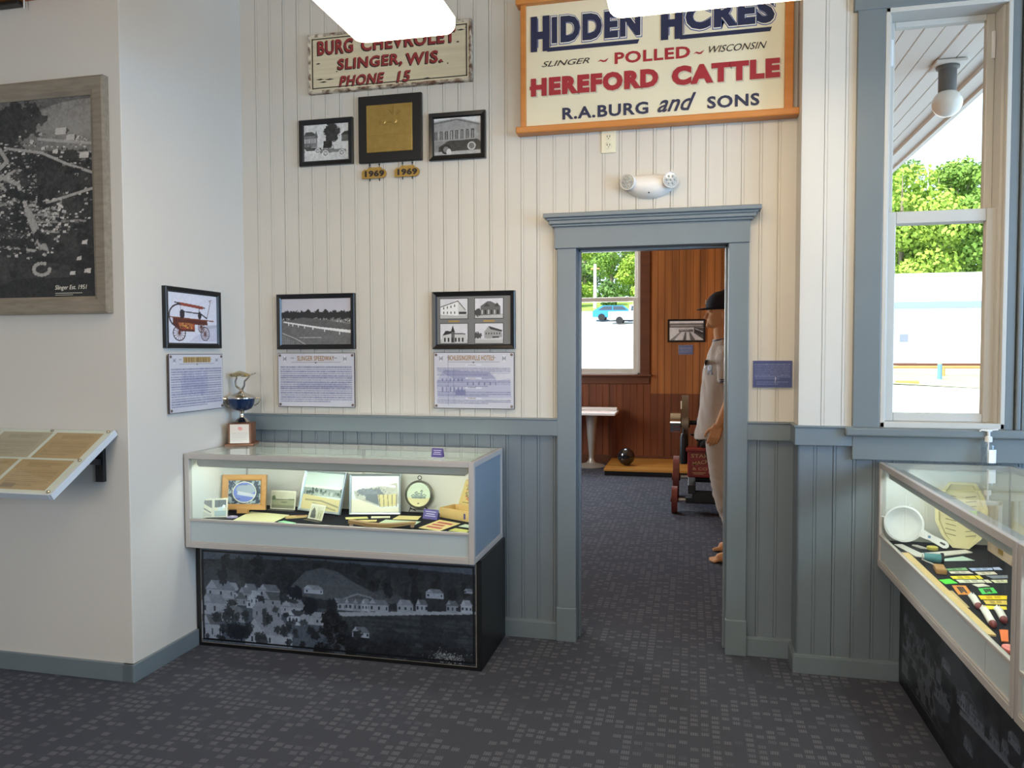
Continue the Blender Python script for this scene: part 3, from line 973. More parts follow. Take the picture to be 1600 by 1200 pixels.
# a relief of a racing car with flying dust, upper middle
mb.prism([(-0.06, 0.045), (-0.035, 0.03), (0.02, 0.03), (0.05, 0.045), (0.052, 0.06), (0.02, 0.066), (0.0, 0.085), (-0.02, 0.088), (-0.03, 0.068), (-0.058, 0.062)], -0.034, -0.028)
for cx in (-0.032, 0.03):
    mb.lathe([(0.018, 0), (0.018, 0.004), (0.012, 0.006)], (cx, -0.029, 0.036), 16, Matrix.Rotation(R(90), 3, 'X'))
for i in range(7):
    a = R(30 + i * 20)
    mb.tube([(0.03, -0.03, 0.06), (0.03 + 0.045 * math.cos(a), -0.032, 0.06 + 0.045 * math.sin(a))], [0.004, 0.001], 6)
mb.box(-0.075, -0.01, -0.0305, -0.028, 0.014, 0.017)
mb.build('relief', M['gold'], t)
for cx, nm in ((-1.675, 'left-hand'), (-1.487, 'right-hand')):
    t = thing('year_tag', 'small brass 1969 tag hanging under the black board, ' + ('nearer the small truck photograph' if cx < -1.6 else 'nearer the car and building photograph'), 'tag', (cx, WY, 2.470), 0, 'brass year tags')
    pts = [(-0.070, -0.022)]
    pts += [(0.047 + 0.024 * math.cos(a), 0.024 * math.sin(a) + 0.002) for a in [R(-90 + 15 * i) for i in range(13)]]
    pts += [(0.042, 0.026), (0.042, 0.036), (-0.035, 0.036), (-0.035, 0.026), (-0.058, 0.026), (-0.070, 0.014)]
    MB().prism(pts, -0.016, -0.008).build('plate', M['brass'], t)
    text_part('numerals', '1969', -0.052, -0.014, 0.060, 0.020, -0.0162, M['oldblack'], t, 0.05, track=1.1)
    for x in (-0.025, 0.03):
        MB().tube([(x, -0.012, 0.062), (x, -0.012, 0.034)], 0.0022, 8).ball((x, -0.012, 0.05), 0.0045, 10, 6).build('hook', M['iron'], t)
        MB().tube([(x, -0.012, -0.02), (x, -0.012, -0.036)], 0.003, 8).build('hook_end', M['iron'], t)

# ---- photographs of cars either side of the plaque
def car(p, x, y, s, body, seed=0):
    """old open car side-on; wheels at height y"""
    p.poly([(x, y - 0.10 * s), (x + 0.10 * s, y - 0.20 * s), (x + 0.48 * s, y - 0.20 * s), (x + 0.55 * s, y - 0.17 * s), (x + 0.92 * s, y - 0.15 * s), (x + 0.95 * s, y - 0.03 * s), (x, y - 0.02 * s)], body)
    p.rect(x + 0.12 * s, y - 0.36 * s, x + 0.48 * s, y - 0.33 * s, 30)
    for k in (0.12, 0.32, 0.48):
        p.line([(x + k * s, y - 0.35 * s), (x + k * s, y - 0.18 * s)], 0.006, 40)
    for k in (0.2, 0.78):
        p.ell(x + k * s, y, 0.11 * s, 0.14 * s, 225)
        p.ell(x + k * s, y, 0.085 * s, 0.11 * s, 70)
        for i in range(6):
            a = PI * i / 6
            p.line([(x + k * s - 0.08 * s * math.cos(a), y - 0.1 * s * math.sin(a)), (x + k * s + 0.08 * s * math.cos(a), y + 0.1 * s * math.sin(a))], 0.006, 200)
    return p


p = Pic(120, 86, 205)
p.rect(0, 0.78, 1, 1, 196).grain(14, 14, 3)
p.rect(0, 0.30, 0.30, 0.62, 120).poly([(0, 0.30), (0.05, 0.2), (0.2, 0.2), (0.30, 0.30)], 70).poly([(0.24, 0.36), (0.28, 0.16), (0.32, 0.36)], 90)
for i in range(6):
    p.rect(0.02 + i * 0.045, 0.38, 0.04 + i * 0.045, 0.5, 200)
for k, (cx, cy, r) in enumerate(((0.62, 0.1, 0.12), (0.55, 0.22, 0.12), (0.70, 0.24, 0.11), (0.6, 0.36, 0.13), (0.68, 0.40, 0.08))):
    p.blob(cx, cy, r, r * 1.2, 52, k)
p.rect(0.60, 0.42, 0.63, 0.62, 50)
p.rect(0.84, 0.32, 1, 0.5, 95).poly([(0.82, 0.33), (0.9, 0.24), (1, 0.22), (1, 0.33)], 60)
car(p, -0.12, 0.72, 0.55, 70)
car(p, 0.36, 0.80, 0.62, 120)
p.rect(0.44, 0.47, 0.62, 0.66, 40).grain(5, 22, 9)
framed('car_photograph', 'small black-framed photograph of old trucks, left of the bronze plaque', 'photograph', -1.956, 2.660, 0.318, 0.250, 0.027, 0.022, M['black_frame'], p, M['photo'])
p = Pic(116, 88, 190)
p.poly([(0, 0.06), (0.55, 0.02), (1, 0.18), (1, 0.0), (0, 0)], 215)
p.poly([(0, 0.10), (0.5, 0.03), (1, 0.2), (1, 0.62), (0, 0.62)], 150)
p.line([(0, 0.14), (0.5, 0.06), (0.95, 0.22)], 0.02, 105)
for i in range(8):
    p.rect(0.02 + i * 0.11, 0.36 - 0.005 * i, 0.08 + i * 0.11, 0.58, 70).rect(0.045 + i * 0.11, 0.36, 0.055 + i * 0.11, 0.58, 190)
p.rect(0, 0.62, 1, 1, 130).rect(0, 0.9, 1, 1, 165)
p.poly([(0.1, 0.78), (0.3, 0.62), (0.92, 0.6), (1.0, 0.7), (1.0, 0.88), (0.1, 0.9)], 58)
p.ell(0.26, 0.84, 0.1, 0.13, 36).ell(0.26, 0.84, 0.06, 0.08, 120).ell(0.80, 0.78, 0.085, 0.11, 190).ell(0.80, 0.78, 0.06, 0.08, 110).ell(0.32, 0.92, 0.05, 0.1, 200).grain(6, 18, 4)
framed('car_photograph', 'small black-framed photograph of a car before a building, right of the bronze plaque', 'photograph', -1.205, 2.644, 0.310, 0.246, 0.027, 0.024, M['black_frame'], p, M['photo'])

# ---- race track photograph
p = Pic(170, 108, (188, 186, 196))
p.grain(30, 5, 1)
p.rect(0, 0.40, 1, 1, 128)
for i in range(26):
    x = i / 25
    p.blob(x, 0.36 + 0.02 * math.sin(i * 2.3), 0.035 + 0.012 * ((i * 7) % 3), 0.06 + 0.02 * ((i * 5) % 3), 42, i)
for i in range(60):
    r_ = random.Random(i)
    x = r_.uniform(0.02, 1)
    y = 0.42 + r_.uniform(0, 0.05) + 0.06 * max(0, x - 0.4)
    p.rect(x, y, x + 0.012, y + 0.03, r_.choice((40, 60, 180, 205)))
p.poly([(0.05, 0.5), (0.30, 0.41), (0.62, 0.47), (1, 0.56), (1, 0.76), (0.4, 0.62), (0.05, 0.52)], 92)
p.poly([(0.0, 0.49), (0.05, 0.5), (0.5, 0.63), (1, 0.76), (1, 1), (0, 1)], 104)
p.grain(5, 14, 6, 0.5)
p.poly([(0.03, 0.50), (0.06, 0.50), (0.55, 0.615), (1, 0.69), (1, 0.755), (0.55, 0.655), (0.03, 0.515)], 226)
for x in (0.1, 0.16, 0.24, 0.33, 0.45, 0.62, 0.83):
    y = 0.52 + (x - 0.06) * 0.245
    p.rect(x, y, x + 0.012, y + 0.05 + x * 0.03, 220)
p.line([(0.0, 0.74), (0.2, 0.86), (0.36, 1.0)], 0.008, 180)
for i in range(9):
    p.line([(0.02 + i * 0.03, 0.80 + i * 0.022), (0.02 + i * 0.03, 1.0)], 0.004, 150)
p.text_lines(0.26, 0.835, 0.72, 0.865, 1, 215, 5)
framed('track_photograph', 'black-framed photograph of a race track with a white rail, above the speedway plaque', 'photograph', -2.031, 1.680, 0.470, 0.306, 0.026, 0.024, M['black_frame'], p, M['photo'])

# ---- four hotel photographs in one frame
t = framed('hotel_photographs', 'black frame holding four hotel photographs on a grey mount, above the hotels plaque', 'photograph', -1.121, 1.676, 0.452, 0.304, 0.025, 0.026, M['black_frame'], Pic(8, 8, (112, 112, 112)), M['photo'], part='mount')
for k, (cx, cz) in enumerate(((-0.108, 0.062), (0.085, 0.062), (-0.108, -0.070), (0.085, -0.070))):
    p = Pic(84, 58, (206, 204, 210))
    p.rect(0, 0.8, 1, 1, 176).grain(9, 8, k)
    if k == 0:
        p.poly([(0.05, 0.4), (0.65, 0.12), (0.66, 0.85), (0.05, 0.8)], 222).poly([(0.65, 0.12), (0.9, 0.55), (0.9, 0.85), (0.66, 0.85)], 196).line([(0.02, 0.41), (0.65, 0.12), (0.92, 0.58)], 0.02, 60)
        p.rect(0.68, 0.66, 0.95, 0.78, 50)
        for i in range(4):
            p.rect(0.12 + i * 0.13, 0.42 - i * 0.04, 0.16 + i * 0.13, 0.54 - i * 0.04, 50).rect(0.12 + i * 0.13, 0.64, 0.16 + i * 0.13, 0.76, 50)
    elif k == 1:
        p.blob(0.1, 0.7, 0.16, 0.2, 60, 3).poly([(0.2, 0.4), (0.45, 0.15), (0.55, 0.15), (0.9, 0.4), (0.9, 0.82), (0.2, 0.82)], 92).poly([(0.68, 0.42), (0.78, 0.22), (0.9, 0.42)], 60).poly([(0.3, 0.42), (0.42, 0.24), (0.55, 0.42)], 60)
        for i in range(6):
            p.rect(0.24 + i * 0.11, 0.58, 0.29 + i * 0.11, 0.8, 30 if i % 2 else 180)
        p.line([(0, 0.86), (1, 0.8)], 0.01, 110)
    elif k == 2:
        p.poly([(0.06, 0.6), (0.3, 0.42), (0.85, 0.46), (0.95, 0.6), (0.95, 0.95), (0.06, 0.95)], 190).poly([(0.38, 0.45), (0.46, 0.08), (0.54, 0.45)], 36).rect(0.40, 0.42, 0.52, 0.95, 90)
        p.poly([(0.08, 0.6), (0.2, 0.36), (0.4, 0.38), (0.4, 0.5)], 40).line([(0.5, 0.5), (0.9, 0.52)], 0.025, 60)
        for i in range(6):
            p.rect(0.14 + i * 0.13, 0.7, 0.2 + i * 0.13, 0.92, 34)
    else:
        p.blob(0.08, 0.6, 0.16, 0.16, 70, 8).poly([(0.33, 0.42), (0.48, 0.15), (0.95, 0.36), (0.97, 0.7), (0.5, 0.76), (0.33, 0.74)], 150).poly([(0.48, 0.13), (0.98, 0.35), (0.94, 0.42), (0.55, 0.30)], 52).rect(0.62, 0.66, 0.86, 0.72, 30).rect(0, 0.76, 1, 0.82, 190)
        for i in range(6):
            p.rect(0.38 + i * 0.095, 0.46, 0.415 + i * 0.095, 0.56, 40)
    ph = p.mesh('photograph', 0.152, 0.104, -0.0135, M['photo'], t, cx, cz)
    MB().box(cx - 0.079, cx + 0.079, -0.0128, -0.0108, cz - 0.055, cz + 0.055).build('photograph_border', M['black'], t)
    MB().box(cx - 0.03, cx + 0.03, -0.0128, -0.0108, cz - 0.071, cz - 0.063).build('caption_strip', M['gold'], t)


# ---- engraved history plaques on stand-offs
def history_plaque(label, cx, cz, w, h, title, seed, kind, x=None, rz=0.0):
    loc = (cx, WY, cz) if x is None else (x, cx, cz)
    t = thing('history_plaque', label, 'plaque', loc, rz, 'engraved history plaques on the walls')
    p = Pic(170, 110, (196, 196, 206))
    p.grain(40, 5, seed)
    ink = (96, 100, 142)
    if kind == 'hotel':
        p.poly([(0.03, 0.52), (0.12, 0.32), (0.7, 0.36), (0.8, 0.5), (0.95, 0.46), (0.97, 0.8), (0.05, 0.84)], (164, 166, 194), 0.6)
        p.poly([(0.10, 0.36), (0.14, 0.31), (0.7, 0.35), (0.78, 0.46), (0.3, 0.5)], (138, 140, 172), 0.6)
        for i in range(6):
            p.rect(0.10 + i * 0.05, 0.46, 0.115 + i * 0.05, 0.52, ink, 0.7).rect(0.10 + i * 0.05, 0.62, 0.115 + i * 0.05, 0.7, ink, 0.7).rect(0.42 + i * 0.07, 0.53, 0.435 + i * 0.07, 0.58, ink, 0.7)
        p.rect(0.27, 0.66, 0.4, 0.76, (110, 112, 150), 0.7)
        p.line([(0.18, 0.05), (0.18, 0.95)], 0.006, ink, 0.6).line([(0.25, 0.28), (0.25, 0.9)], 0.005, ink, 0.5)
        for y0, y1, n in ((0.27, 0.42, 5), (0.5, 0.62, 4), (0.7, 0.80, 3), (0.85, 0.93, 3)):
            p.text_lines(0.04, y0, 0.96, y1, n, ink, seed + n, 0.7)
        for y, c in ((0.225, (70, 60, 60)), (0.46, (120, 100, 70)), (0.63, (90, 90, 110)), (0.82, (120, 100, 70))):
            p.rect(0.40, y - 0.012, 0.60, y + 0.014, (212, 212, 222), 0.9).text_lines(0.43, y - 0.008, 0.57, y + 0.012, 1, c, seed)
    else:
        for i in range(9):
            p.blob(0.3 + 0.07 * i if kind == 'track' else 0.25 + 0.05 * i, 0.6 if kind == 'track' else 0.52, 0.05, 0.06 if kind == 'track' else 0.2, (140, 144, 180), seed + i * 3, 0.32)
        p.text_lines(0.03, 0.25, 0.97, 0.93, 17 if kind == 'track' else 16, ink, seed, 0.8 if kind == 'track' else 0.85)
    for x_ in (0.09, 0.88):
        p.rect(x_ - 0.02, 0.06, x_ + 0.02, 0.15, (120, 124, 138), 0.8).poly([(x_ - 0.02, 0.05), (x_, 0.1), (x_ + 0.02, 0.05)], (210, 210, 214)).poly([(x_ - 0.02, 0.16), (x_, 0.115), (x_ + 0.02, 0.16)], (210, 210, 214))
    for x_ in (0.20, 0.76):
        p.line([(x_ - 0.03, 0.085), (x_ + 0.015, 0.095)], 0.008, (140, 140, 150))
    p.line([(0.18, 0.165), (0.82, 0.165)], 0.005, (130, 130, 140)).ell(0.5, 0.175, 0.012, 0.014, (90, 84, 80))
    if not title:
        p.rect(0.25, 0.05, 0.76, 0.15, (176, 150, 100))
        rr_ = np.random.RandomState(7).rand(170) > 0.42
        p.put((p.yy > 0.055) & (p.yy < 0.145) & (p.xx > 0.26) & (p.xx < 0.75) & rr_[None, :], (124, 96, 58), 0.7)
    MB().box(-w / 2, w / 2, -0.017, -0.011, -h / 2, h / 2, 0.001).build('backing', mat('plaque_edge', rgb(70, 56, 58), 0.5), t)
    p.mesh('engraved_face', w - 0.006, h - 0.006, -0.0176, M['plaque_print'], t)
    if title:
        tw = 0.48 if len(title) < 17 else 0.57
        z0, z1 = h * (0.5 - 0.145), h * (0.5 - 0.055)
        c0 = w * (0.03 if kind == 'hotel' else 0.0)
        text_part('title', title, -w * tw / 2 - c0, z0, w * tw / 2 - c0, z1, -0.0178, mat('title_gold', rgb(150, 112, 56), 0.45), t, 0.012, 0, 0.0008, track=1.08)
    for sx in (-1, 1):
        for sz in (-1, 1):
            MB().lathe([(0.0075, -0.01), (0.0075, 0.0), (0.006, 0.003), (0.0, 0.0035)], (sx * (w / 2 - 0.014), -0.0178, sz * (h / 2 - 0.014)), 16, Matrix.Rotation(R(90), 3, 'X')).build('standoff', mat('standoff_bronze', rgb(120, 104, 96), 0.4, metal=0.6), t, smooth=True)
    return t


history_plaque('engraved SLINGER SPEEDWAY plaque below the race track photograph', -2.032, 1.355, 0.466, 0.302, 'SLINGER SPEEDWAY', 11, 'track')
history_plaque('engraved SCHLEISINGERVILLE HOTELS plaque below the four hotel photographs', -1.121, 1.357, 0.443, 0.300, 'SCHLEISINGERVILLE HOTELS', 23, 'hotel')
history_plaque('engraved plaque on the bright side wall below the fire engine picture', 3.463, 1.356, 0.440, 0.292, '', 31, 'engine', x=LX, rz=R(90))

# ---- fire engine picture on the side wall
p = Pic(150, 118, (214, 214, 228))
p.poly([(0.55, 0.85), (1, 0.6), (1, 0.95), (0.4, 0.97)], (196, 196, 214)).poly([(0.75, 0.63), (1.0, 0.6), (1, 0.66), (0.8, 0.70)], (176, 180, 196))
wood_, dark_, red_ = (128, 74, 54), (52, 44, 50), (142, 66, 50)
for cx, cy, rx, ry in ((0.66, 0.66, 0.07, 0.12), (0.74, 0.80, 0.095, 0.145), (0.22, 0.80, 0.125, 0.155)):
    p.ell(cx, cy, rx, ry, dark_, ring=0.14).ell(cx, cy, rx * 0.18, ry * 0.18, wood_)
    for i in range(7):
        a = PI * i / 7
        p.line([(cx - rx * 0.9 * math.cos(a), cy - ry * 0.9 * math.sin(a)), (cx + rx * 0.9 * math.cos(a), cy + ry * 0.9 * math.sin(a))], 0.006, (96, 50, 44))
p.poly([(0.10, 0.50), (0.78, 0.52), (0.80, 0.62), (0.53, 0.62), (0.53, 0.76), (0.22, 0.76), (0.10, 0.62)], (92, 46, 38))
p.poly([(0.20, 0.59), (0.52, 0.6), (0.52, 0.71), (0.24, 0.71)], (172, 104, 64)).grain(4, 10, 2)
for i in range(26):
    r_ = random.Random(i)
    p.blob(r_.uniform(0.23, 0.52), r_.uniform(0.6, 0.71), 0.02, 0.02, r_.choice(((150, 60, 44), (206, 150, 80), (100, 54, 40))), i)
p.line([(0.04, 0.49), (0.92, 0.53)], 0.012, wood_).line([(0.14, 0.2), (0.74, 0.27)], 0.012, dark_)
p.poly([(0.23, 0.19), (0.70, 0.24), (0.70, 0.3), (0.23, 0.25)], red_)
p.line([(0.25, 0.25), (0.25, 0.5)], 0.008, dark_).line([(0.62, 0.28), (0.62, 0.5)], 0.008, dark_).ell(0.28, 0.42, 0.05, 0.09, dark_).ell(0.63, 0.43, 0.035, 0.08, dark_)
p.line([(0.30, 0.37), (0.62, 0.39)], 0.012, dark_).line([(0.62, 0.37), (0.78, 0.48)], 0.014, dark_)
p.line([(0.78, 0.48), (0.86, 0.14), (0.83, 0.11), (0.88, 0.1)], 0.008, (110, 96, 96))
arc = [(0.24 - 0.21 * math.sin(a), 0.46 - 0.23 * math.cos(a)) for a in [PI * i / 14 for i in range(13)]]
p.line(arc, 0.016, dark_)
framed('engine_picture', 'black-framed colour picture of an antique fire engine on the bright side wall', 'picture', 3.448, 1.681, 0.446, 0.300, 0.026, 0.024, M['black_frame'], p, M['photo'], rz=R(90), x=LX)

# ---- small blue plaque right of the doorway
t = thing('blue_plaque', 'small blue text plaque on white boards right of the doorway', 'plaque', (0.386, WY, 1.396))
MB().box(-0.092, 0.092, -0.01, -0.001, -0.066, 0.066, 0.0015).build('backing', mat('plaque_blue_edge', rgb(150, 150, 170), 0.4), t)
p = Pic(90, 62, (66, 74, 120))
p.grain(20, 5, 3).text_lines(0.05, 0.12, 0.95, 0.72, 9, (150, 156, 190), 3, 0.7).line([(0.58, 0.62), (0.57, 0.82)], 0.012, (190, 192, 210)).text_lines(0.1, 0.78, 0.9, 0.93, 2, (150, 156, 190), 8, 0.5)
p.mesh('text_face', 0.180, 0.128, -0.0105, M['plaque_print'], t)

# ---- big aerial photograph in a silver-grey frame
rngA = random.Random(77)
p = Pic(330, 330, 44)
n1 = vnoise(330, 330, 46, 5, 5)
p.a[:] = (34 + 52 * (n1 - 0.3))[..., None]
for i in range(26):      # fields and woods
    x, y = rngA.random(), rngA.uniform(0.2, 1)
    w_, h_ = rngA.uniform(0.06, 0.2), rngA.uniform(0.04, 0.10)
    k = rngA.uniform(-0.05, 0.05)
    p.poly([(x, y), (x + w_, y + k), (x + w_ * 0.9, y + h_ + k), (x - 0.03, y + h_)], rngA.choice((26, 34, 48, 62, 72)), 0.55)
p.poly([(0.0, 0.0), (1, 0.0), (1, 0.13), (0.7, 0.16), (0.4, 0.10), (0, 0.12)], 108, 0.8)
p.put(np.clip(1 - np.hypot((p.xx - 0.98) / 0.42, (p.yy - 0.17) / 0.16), 0, 1) > 0.05, 140, 0.75)
p.blob(0.40, 0.10, 0.36, 0.10, 36, 3, 0.9)
p.blob(0.80, 0.33, 0.22, 0.07, 36, 6, 0.8).blob(0.85, 0.40, 0.2, 0.05, 58, 8, 0.6)
p.grain(7, 16, 12)
roads = ([(0.10, -0.05), (0.30, 0.12), (0.48, 0.24), (0.52, 0.30), (0.44, 0.36), (0.58, 0.42), (0.63, 0.56), (0.70, 0.72), (0.72, 0.78)],
         [(0.52, 0.235), (0.72, 0.27), (0.85, 0.33), (1.0, 0.385)], [(0.7, 0.20), (1.0, 0.24)], [(0.30, 0.72), (0.55, 0.74), (0.71, 0.77)], [(0.56, 0.50), (0.46, 0.40), (0.56, 0.35)],
         [(0.64, 0.53), (0.74, 0.52), (1.0, 0.46)], [(0.66, 0.58), (0.80, 0.575)], [(0.66, 0.615), (0.95, 0.62)], [(0.68, 0.66), (0.80, 0.67)], [(0.2, 0.2), (0.0, 0.28)], [(0.2, 0.6), (0.55, 0.5)], [(0, 0.5), (0.3, 0.44), (0.45, 0.38)])
for i, r_ in enumerate(roads):
    p.line(r_, 0.011 if i == 0 else 0.006, 158 if i < 4 else 140)
p.line([(0.63, 0.56), (0.70, 0.72), (0.72, 0.76)], 0.022, 150)
for i in range(14):
    a = 2 * PI * i / 16
    p.ell(0.70 + 0.045 * math.cos(a), 0.855 + 0.03 * math.sin(a), 0.011, 0.009, 168)


def hs(x, y, s, k):
    a = rngA.uniform(-0.5, 0.5)
    p.poly([(x, y), (x + s, y + a * s * 0.5), (x + s * 0.9, y + s * 0.6), (x - s * 0.1, y + s * 0.55)], k)
    p.poly([(x + s, y + a * s * 0.5), (x + s * 1.25, y + s * 0.3), (x + s * 0.9, y + s * 0.6)], 20)


for i in range(520):
    r_ = rngA.choice(roads)
    j = rngA.randrange(len(r_) - 1)
    u = rngA.random()
    x = r_[j][0] * (1 - u) + r_[j + 1][0] * u + rngA.gauss(0, 0.045)
    y = r_[j][1] * (1 - u) + r_[j + 1][1] * u + rngA.gauss(0, 0.028)
    if y > 0.14:
        hs(x, y, rngA.uniform(0.008, 0.022), rngA.choice((190, 170, 140, 110, 205)))
for i in range(420):
    x, y = rngA.uniform(0.3, 0.68), rngA.uniform(0.2, 0.72)
    hs(x, y, rngA.uniform(0.007, 0.016), rngA.choice((175, 150, 110, 90)))
for r_ in roads[:6]:
    p.line(r_, 0.007, 165, 0.8)
p.line([(0.63, 0.56), (0.70, 0.72), (0.72, 0.76)], 0.017, 160)
for i in range(70):
    p.blob(rngA.random(), rngA.uniform(0.3, 0.98), rngA.uniform(0.01, 0.05), rngA.uniform(0.008, 0.03), rngA.choice((18, 24, 30)), i + 40, 0.85)
for x, y, s in ((0.93, 0.72, 0.03), (0.90, 0.80, 0.025), (0.86, 0.87, 0.03), (0.94, 0.86, 0.035), (0.80, 0.15, 0.06), (0.86, 0.19, 0.045), (0.93, 0.28, 0.05), (0.78, 0.26, 0.03)):
    hs(x, y, s, 195)
p.poly([(0.55, 0.90), (1, 0.90), (1, 1), (0.3, 1)], 26, 0.75)
p.grain(3, 20, 91)
p.put(np.clip(1 - np.hypot((p.xx - 0.95) / 0.36, (p.yy - 0.16) / 0.13), 0, 1), 176, 0.5)
p.a *= np.array([1.0, 0.97, 0.94])
t = framed('aerial_photograph', 'large framed aerial photograph of a village in a silver-grey frame on the left wall', 'photograph', -3.10, 2.212, 1.12, 1.052, 0.078, 0.036, M['frame_grey'], p, M['photo'], wall=LY - 0.001)
text_part('caption', 'Slinger Est. 1951', 0.265, -0.421, 0.437, -0.395, -0.0166, M['inline'], t, 0.0, 0.25, 0.0006)
MB().box(0.265, 0.41, -0.0168, -0.0162, -0.4325, -0.4305).box(0.265, 0.36, -0.0168, -0.0162, -0.4405, -0.4390).build('caption_rule', M['inline'], t)

# ---- sloping document panel on two black brackets
t = thing('document_panel', 'sloping white panel of old printed documents on black wall brackets', 'panel', (-3.2, LY, 1.155))
# slope: top edge on the wall side, bottom edge 0.36 m out and 0.23 m lower
PA = math.atan2(0.225, 0.36)
SL = math.hypot(0.225, 0.36)
px0, px1 = -0.75, 0.655


def slope(o):
    o.location = (0, -0.018, 0)
    o.rotation_euler = (PA, 0, 0)
    return o


slope(MB().box(px0, px1, -SL, 0, -0.02, 0.0, 0.002).build('panel', M['plastic_white'], t))
slope(MB().box(px1, px1 + 0.012, -SL - 0.004, 0.004, -0.026, 0.003, 0.001).box(px0, px1, -SL - 0.006, -SL, -0.026, 0.003, 0.001).build('edge_trim', mat('panel_edge', rgb(196, 204, 214), 0.3), t))
slope(MB().box(px0, px1 - 0.002, -SL + 0.004, -0.002, 0.0005, 0.0035).build('cover_sheet', M['case_glass'], t))
docs = ((0.375, 0.625, -0.20, -0.022, (188, 152, 112), 1), (0.345, 0.615, -SL + 0.022, -0.212, (192, 158, 122), 2), (0.08, 0.355, -0.20, -0.022, (186, 168, 148), 3), (0.055, 0.325, -SL + 0.022, -0.212, (190, 158, 120), 4), (-0.21, 0.06, -0.20, -0.022, (200, 180, 110), 5), (-0.24, 0.035, -SL + 0.022, -0.212, (196, 164, 120), 6))
for x0, x1, y0, y1, c, sd in docs:
    p = Pic(70, 60, c)
    p.grain(22, 7, sd).text_lines(0.2, 0.12, 0.85, 0.26, 3, tuple(v * 0.55 for v in c), sd, 0.8, 0.4).text_lines(0.1, 0.36, 0.9, 0.9, 9, tuple(v * 0.72 for v in c), sd + 9, 0.65, 0.4)
    if sd == 2:
        p.rect(0.12, 0.80, 0.36, 0.93, (150, 124, 104))
    slope(p.mesh('document', x1 - x0, y1 - y0, 0.0003, M['printed'], t, (x0 + x1) / 2, (y0 + y1) / 2, 'xy'))
for x, y in ((px1 - 0.014, -0.012), (px1 - 0.014, -SL * 0.5), (px1 - 0.014, -SL + 0.012), (0.34, -0.012), (0.02, -0.012)):
    slope(MB().lathe([(0.008, 0.0), (0.008, 0.006), (0.005, 0.009), (0, 0.009)], (x, y, 0.0), 14).build('screw_cap', M['chrome'], t, smooth=True))
for x in (0.58, -0.6):
    mb = MB().box(x - 0.022, x + 0.022, -0.02, -0.001, -0.235, -0.03, 0.002)
    mb.prism([(-0.001 - 0.018, -0.13), (-0.16, -0.112), (-0.16, -0.128), (-0.019, -0.158)], x - 0.012, x + 0.012, 'yz')
    mb.prism([(-0.03, -0.042), (-0.30, -0.21), (-0.318, -0.236), (-0.30, -0.262), (-0.28, -0.235), (-0.03, -0.075)], x - 0.018, x + 0.018, 'yz')
    mb.build('bracket', M['black'], t)
# ================================================================== DISPLAY CASES
DK = 0.65          # top of the cloth inside the cases


def display_case(label, loc, rz, L, D=0.55, z0=0.53, z1=1.003):
    t = thing('display_case', label, 'display case', loc, rz, 'glass display cases')
    f = MB()
    r = 0.026
    for x in (0, L - r):
        for y in (0, D - r):
            f.box(x, x + r, y, y + r, z0, z1, 0.002)
    for z in (z0, z1 - r):
        f.box(r, L - r, 0, r, z, z + r, 0.002).box(r, L - r, D - r, D, z, z + r, 0.002)
        f.box(0, r, r, D - r, z, z + r, 0.002).box(L - r, L, r, D - r, z, z + r, 0.002)
    f.box(r, L - r, 0.0, 0.016, 0.664, 0.677, 0.002)
    f.box(r, L - r, 0.002, 0.012, z0 + r, z0 + r + 0.006, 0.001)
    f.build('frame', M['alu'], t)
    MB().box(r, L - r, 0.008, 0.014, z0 + r, 0.664).build('front_panel', M['panel_grey'], t)
    MB().box(L * 0.855, L * 0.856, 0.0068, 0.009, z0 + r, 0.664).build('panel_joint', M['alu'], t)
    for x in (0.006, L - 0.016):
        out = x < L / 2
        p = MB().box(x if out else x + 0.005, x + 0.005 if out else x + 0.010, r, D - r, z0 + r, z1 - r).build('side_panel', M['panel_blue'], t)
        MB().box(x + 0.005 if out else x, x + 0.010 if out else x + 0.005, r, D - r, z0 + r, z1 - r).build('inner_face', M['case_white'], p)
    MB().box(0.018, L * 0.52, D - 0.022, D - 0.017, z0 + r, z1 - r).build('sliding_door', M['case_white'], t)
    d = MB().box(L * 0.48, L - 0.018, D - 0.030, D - 0.024, z0 + r, z1 - r).build('sliding_door', M['case_white'], t)
    MB().box(L * 0.482, L * 0.494, D - 0.034, D - 0.029, z0 + r, z1 - r, 0.001).build('door_edge', M['alu'], d)
    MB().box(0.012, L - 0.012, 0.014, D - 0.018, z0 + 0.02, DK - 0.004).build('deck', M['case_white'], t)
    MB().box(0.018, L - 0.018, 0.018, D - 0.036, DK - 0.004, DK, 0.001).build('deck_cloth', M['cloth'], t)
    MB().box(r, L - r, 0.006, 0.011, 0.677, z1 - r).build('front_glass', M['case_glass'], t)
    MB().box(r * 0.5, L - r * 0.5, r * 0.5, D - r * 0.5, z1 - 0.004, z1 + 0.002).build('top_glass', M['case_glass'], t)
    h = MB()
    prof = [(0.030, 0.988 - 0.012), (0.030, 0.940), (0.036, 0.934), (0.040, 0.938), (0.040, 0.968), (0.095, 0.968), (0.095, 0.976)]
    h.prism(prof, 0.06, L - 0.05, 'yz')
    h.prism([(0.030, 0.976), (0.030, 0.956), (0.036, 0.940), (0.060, 0.945), (0.095, 0.960), (0.095, 0.976)], 0.052, 0.06, 'yz')
    h.prism([(0.030, 0.976), (0.030, 0.940), (0.060, 0.945), (0.095, 0.960), (0.095, 0.976)], L - 0.05, L - 0.042, 'yz')
    hs_ = h.build('light_housing', M['alu'], t)
    MB().cyl((0.08, 0.066, 0.953), (L - 0.07, 0.066, 0.953), 0.007, n=12).build('lamp_tube', M['tube_glow'], hs_)
    return t


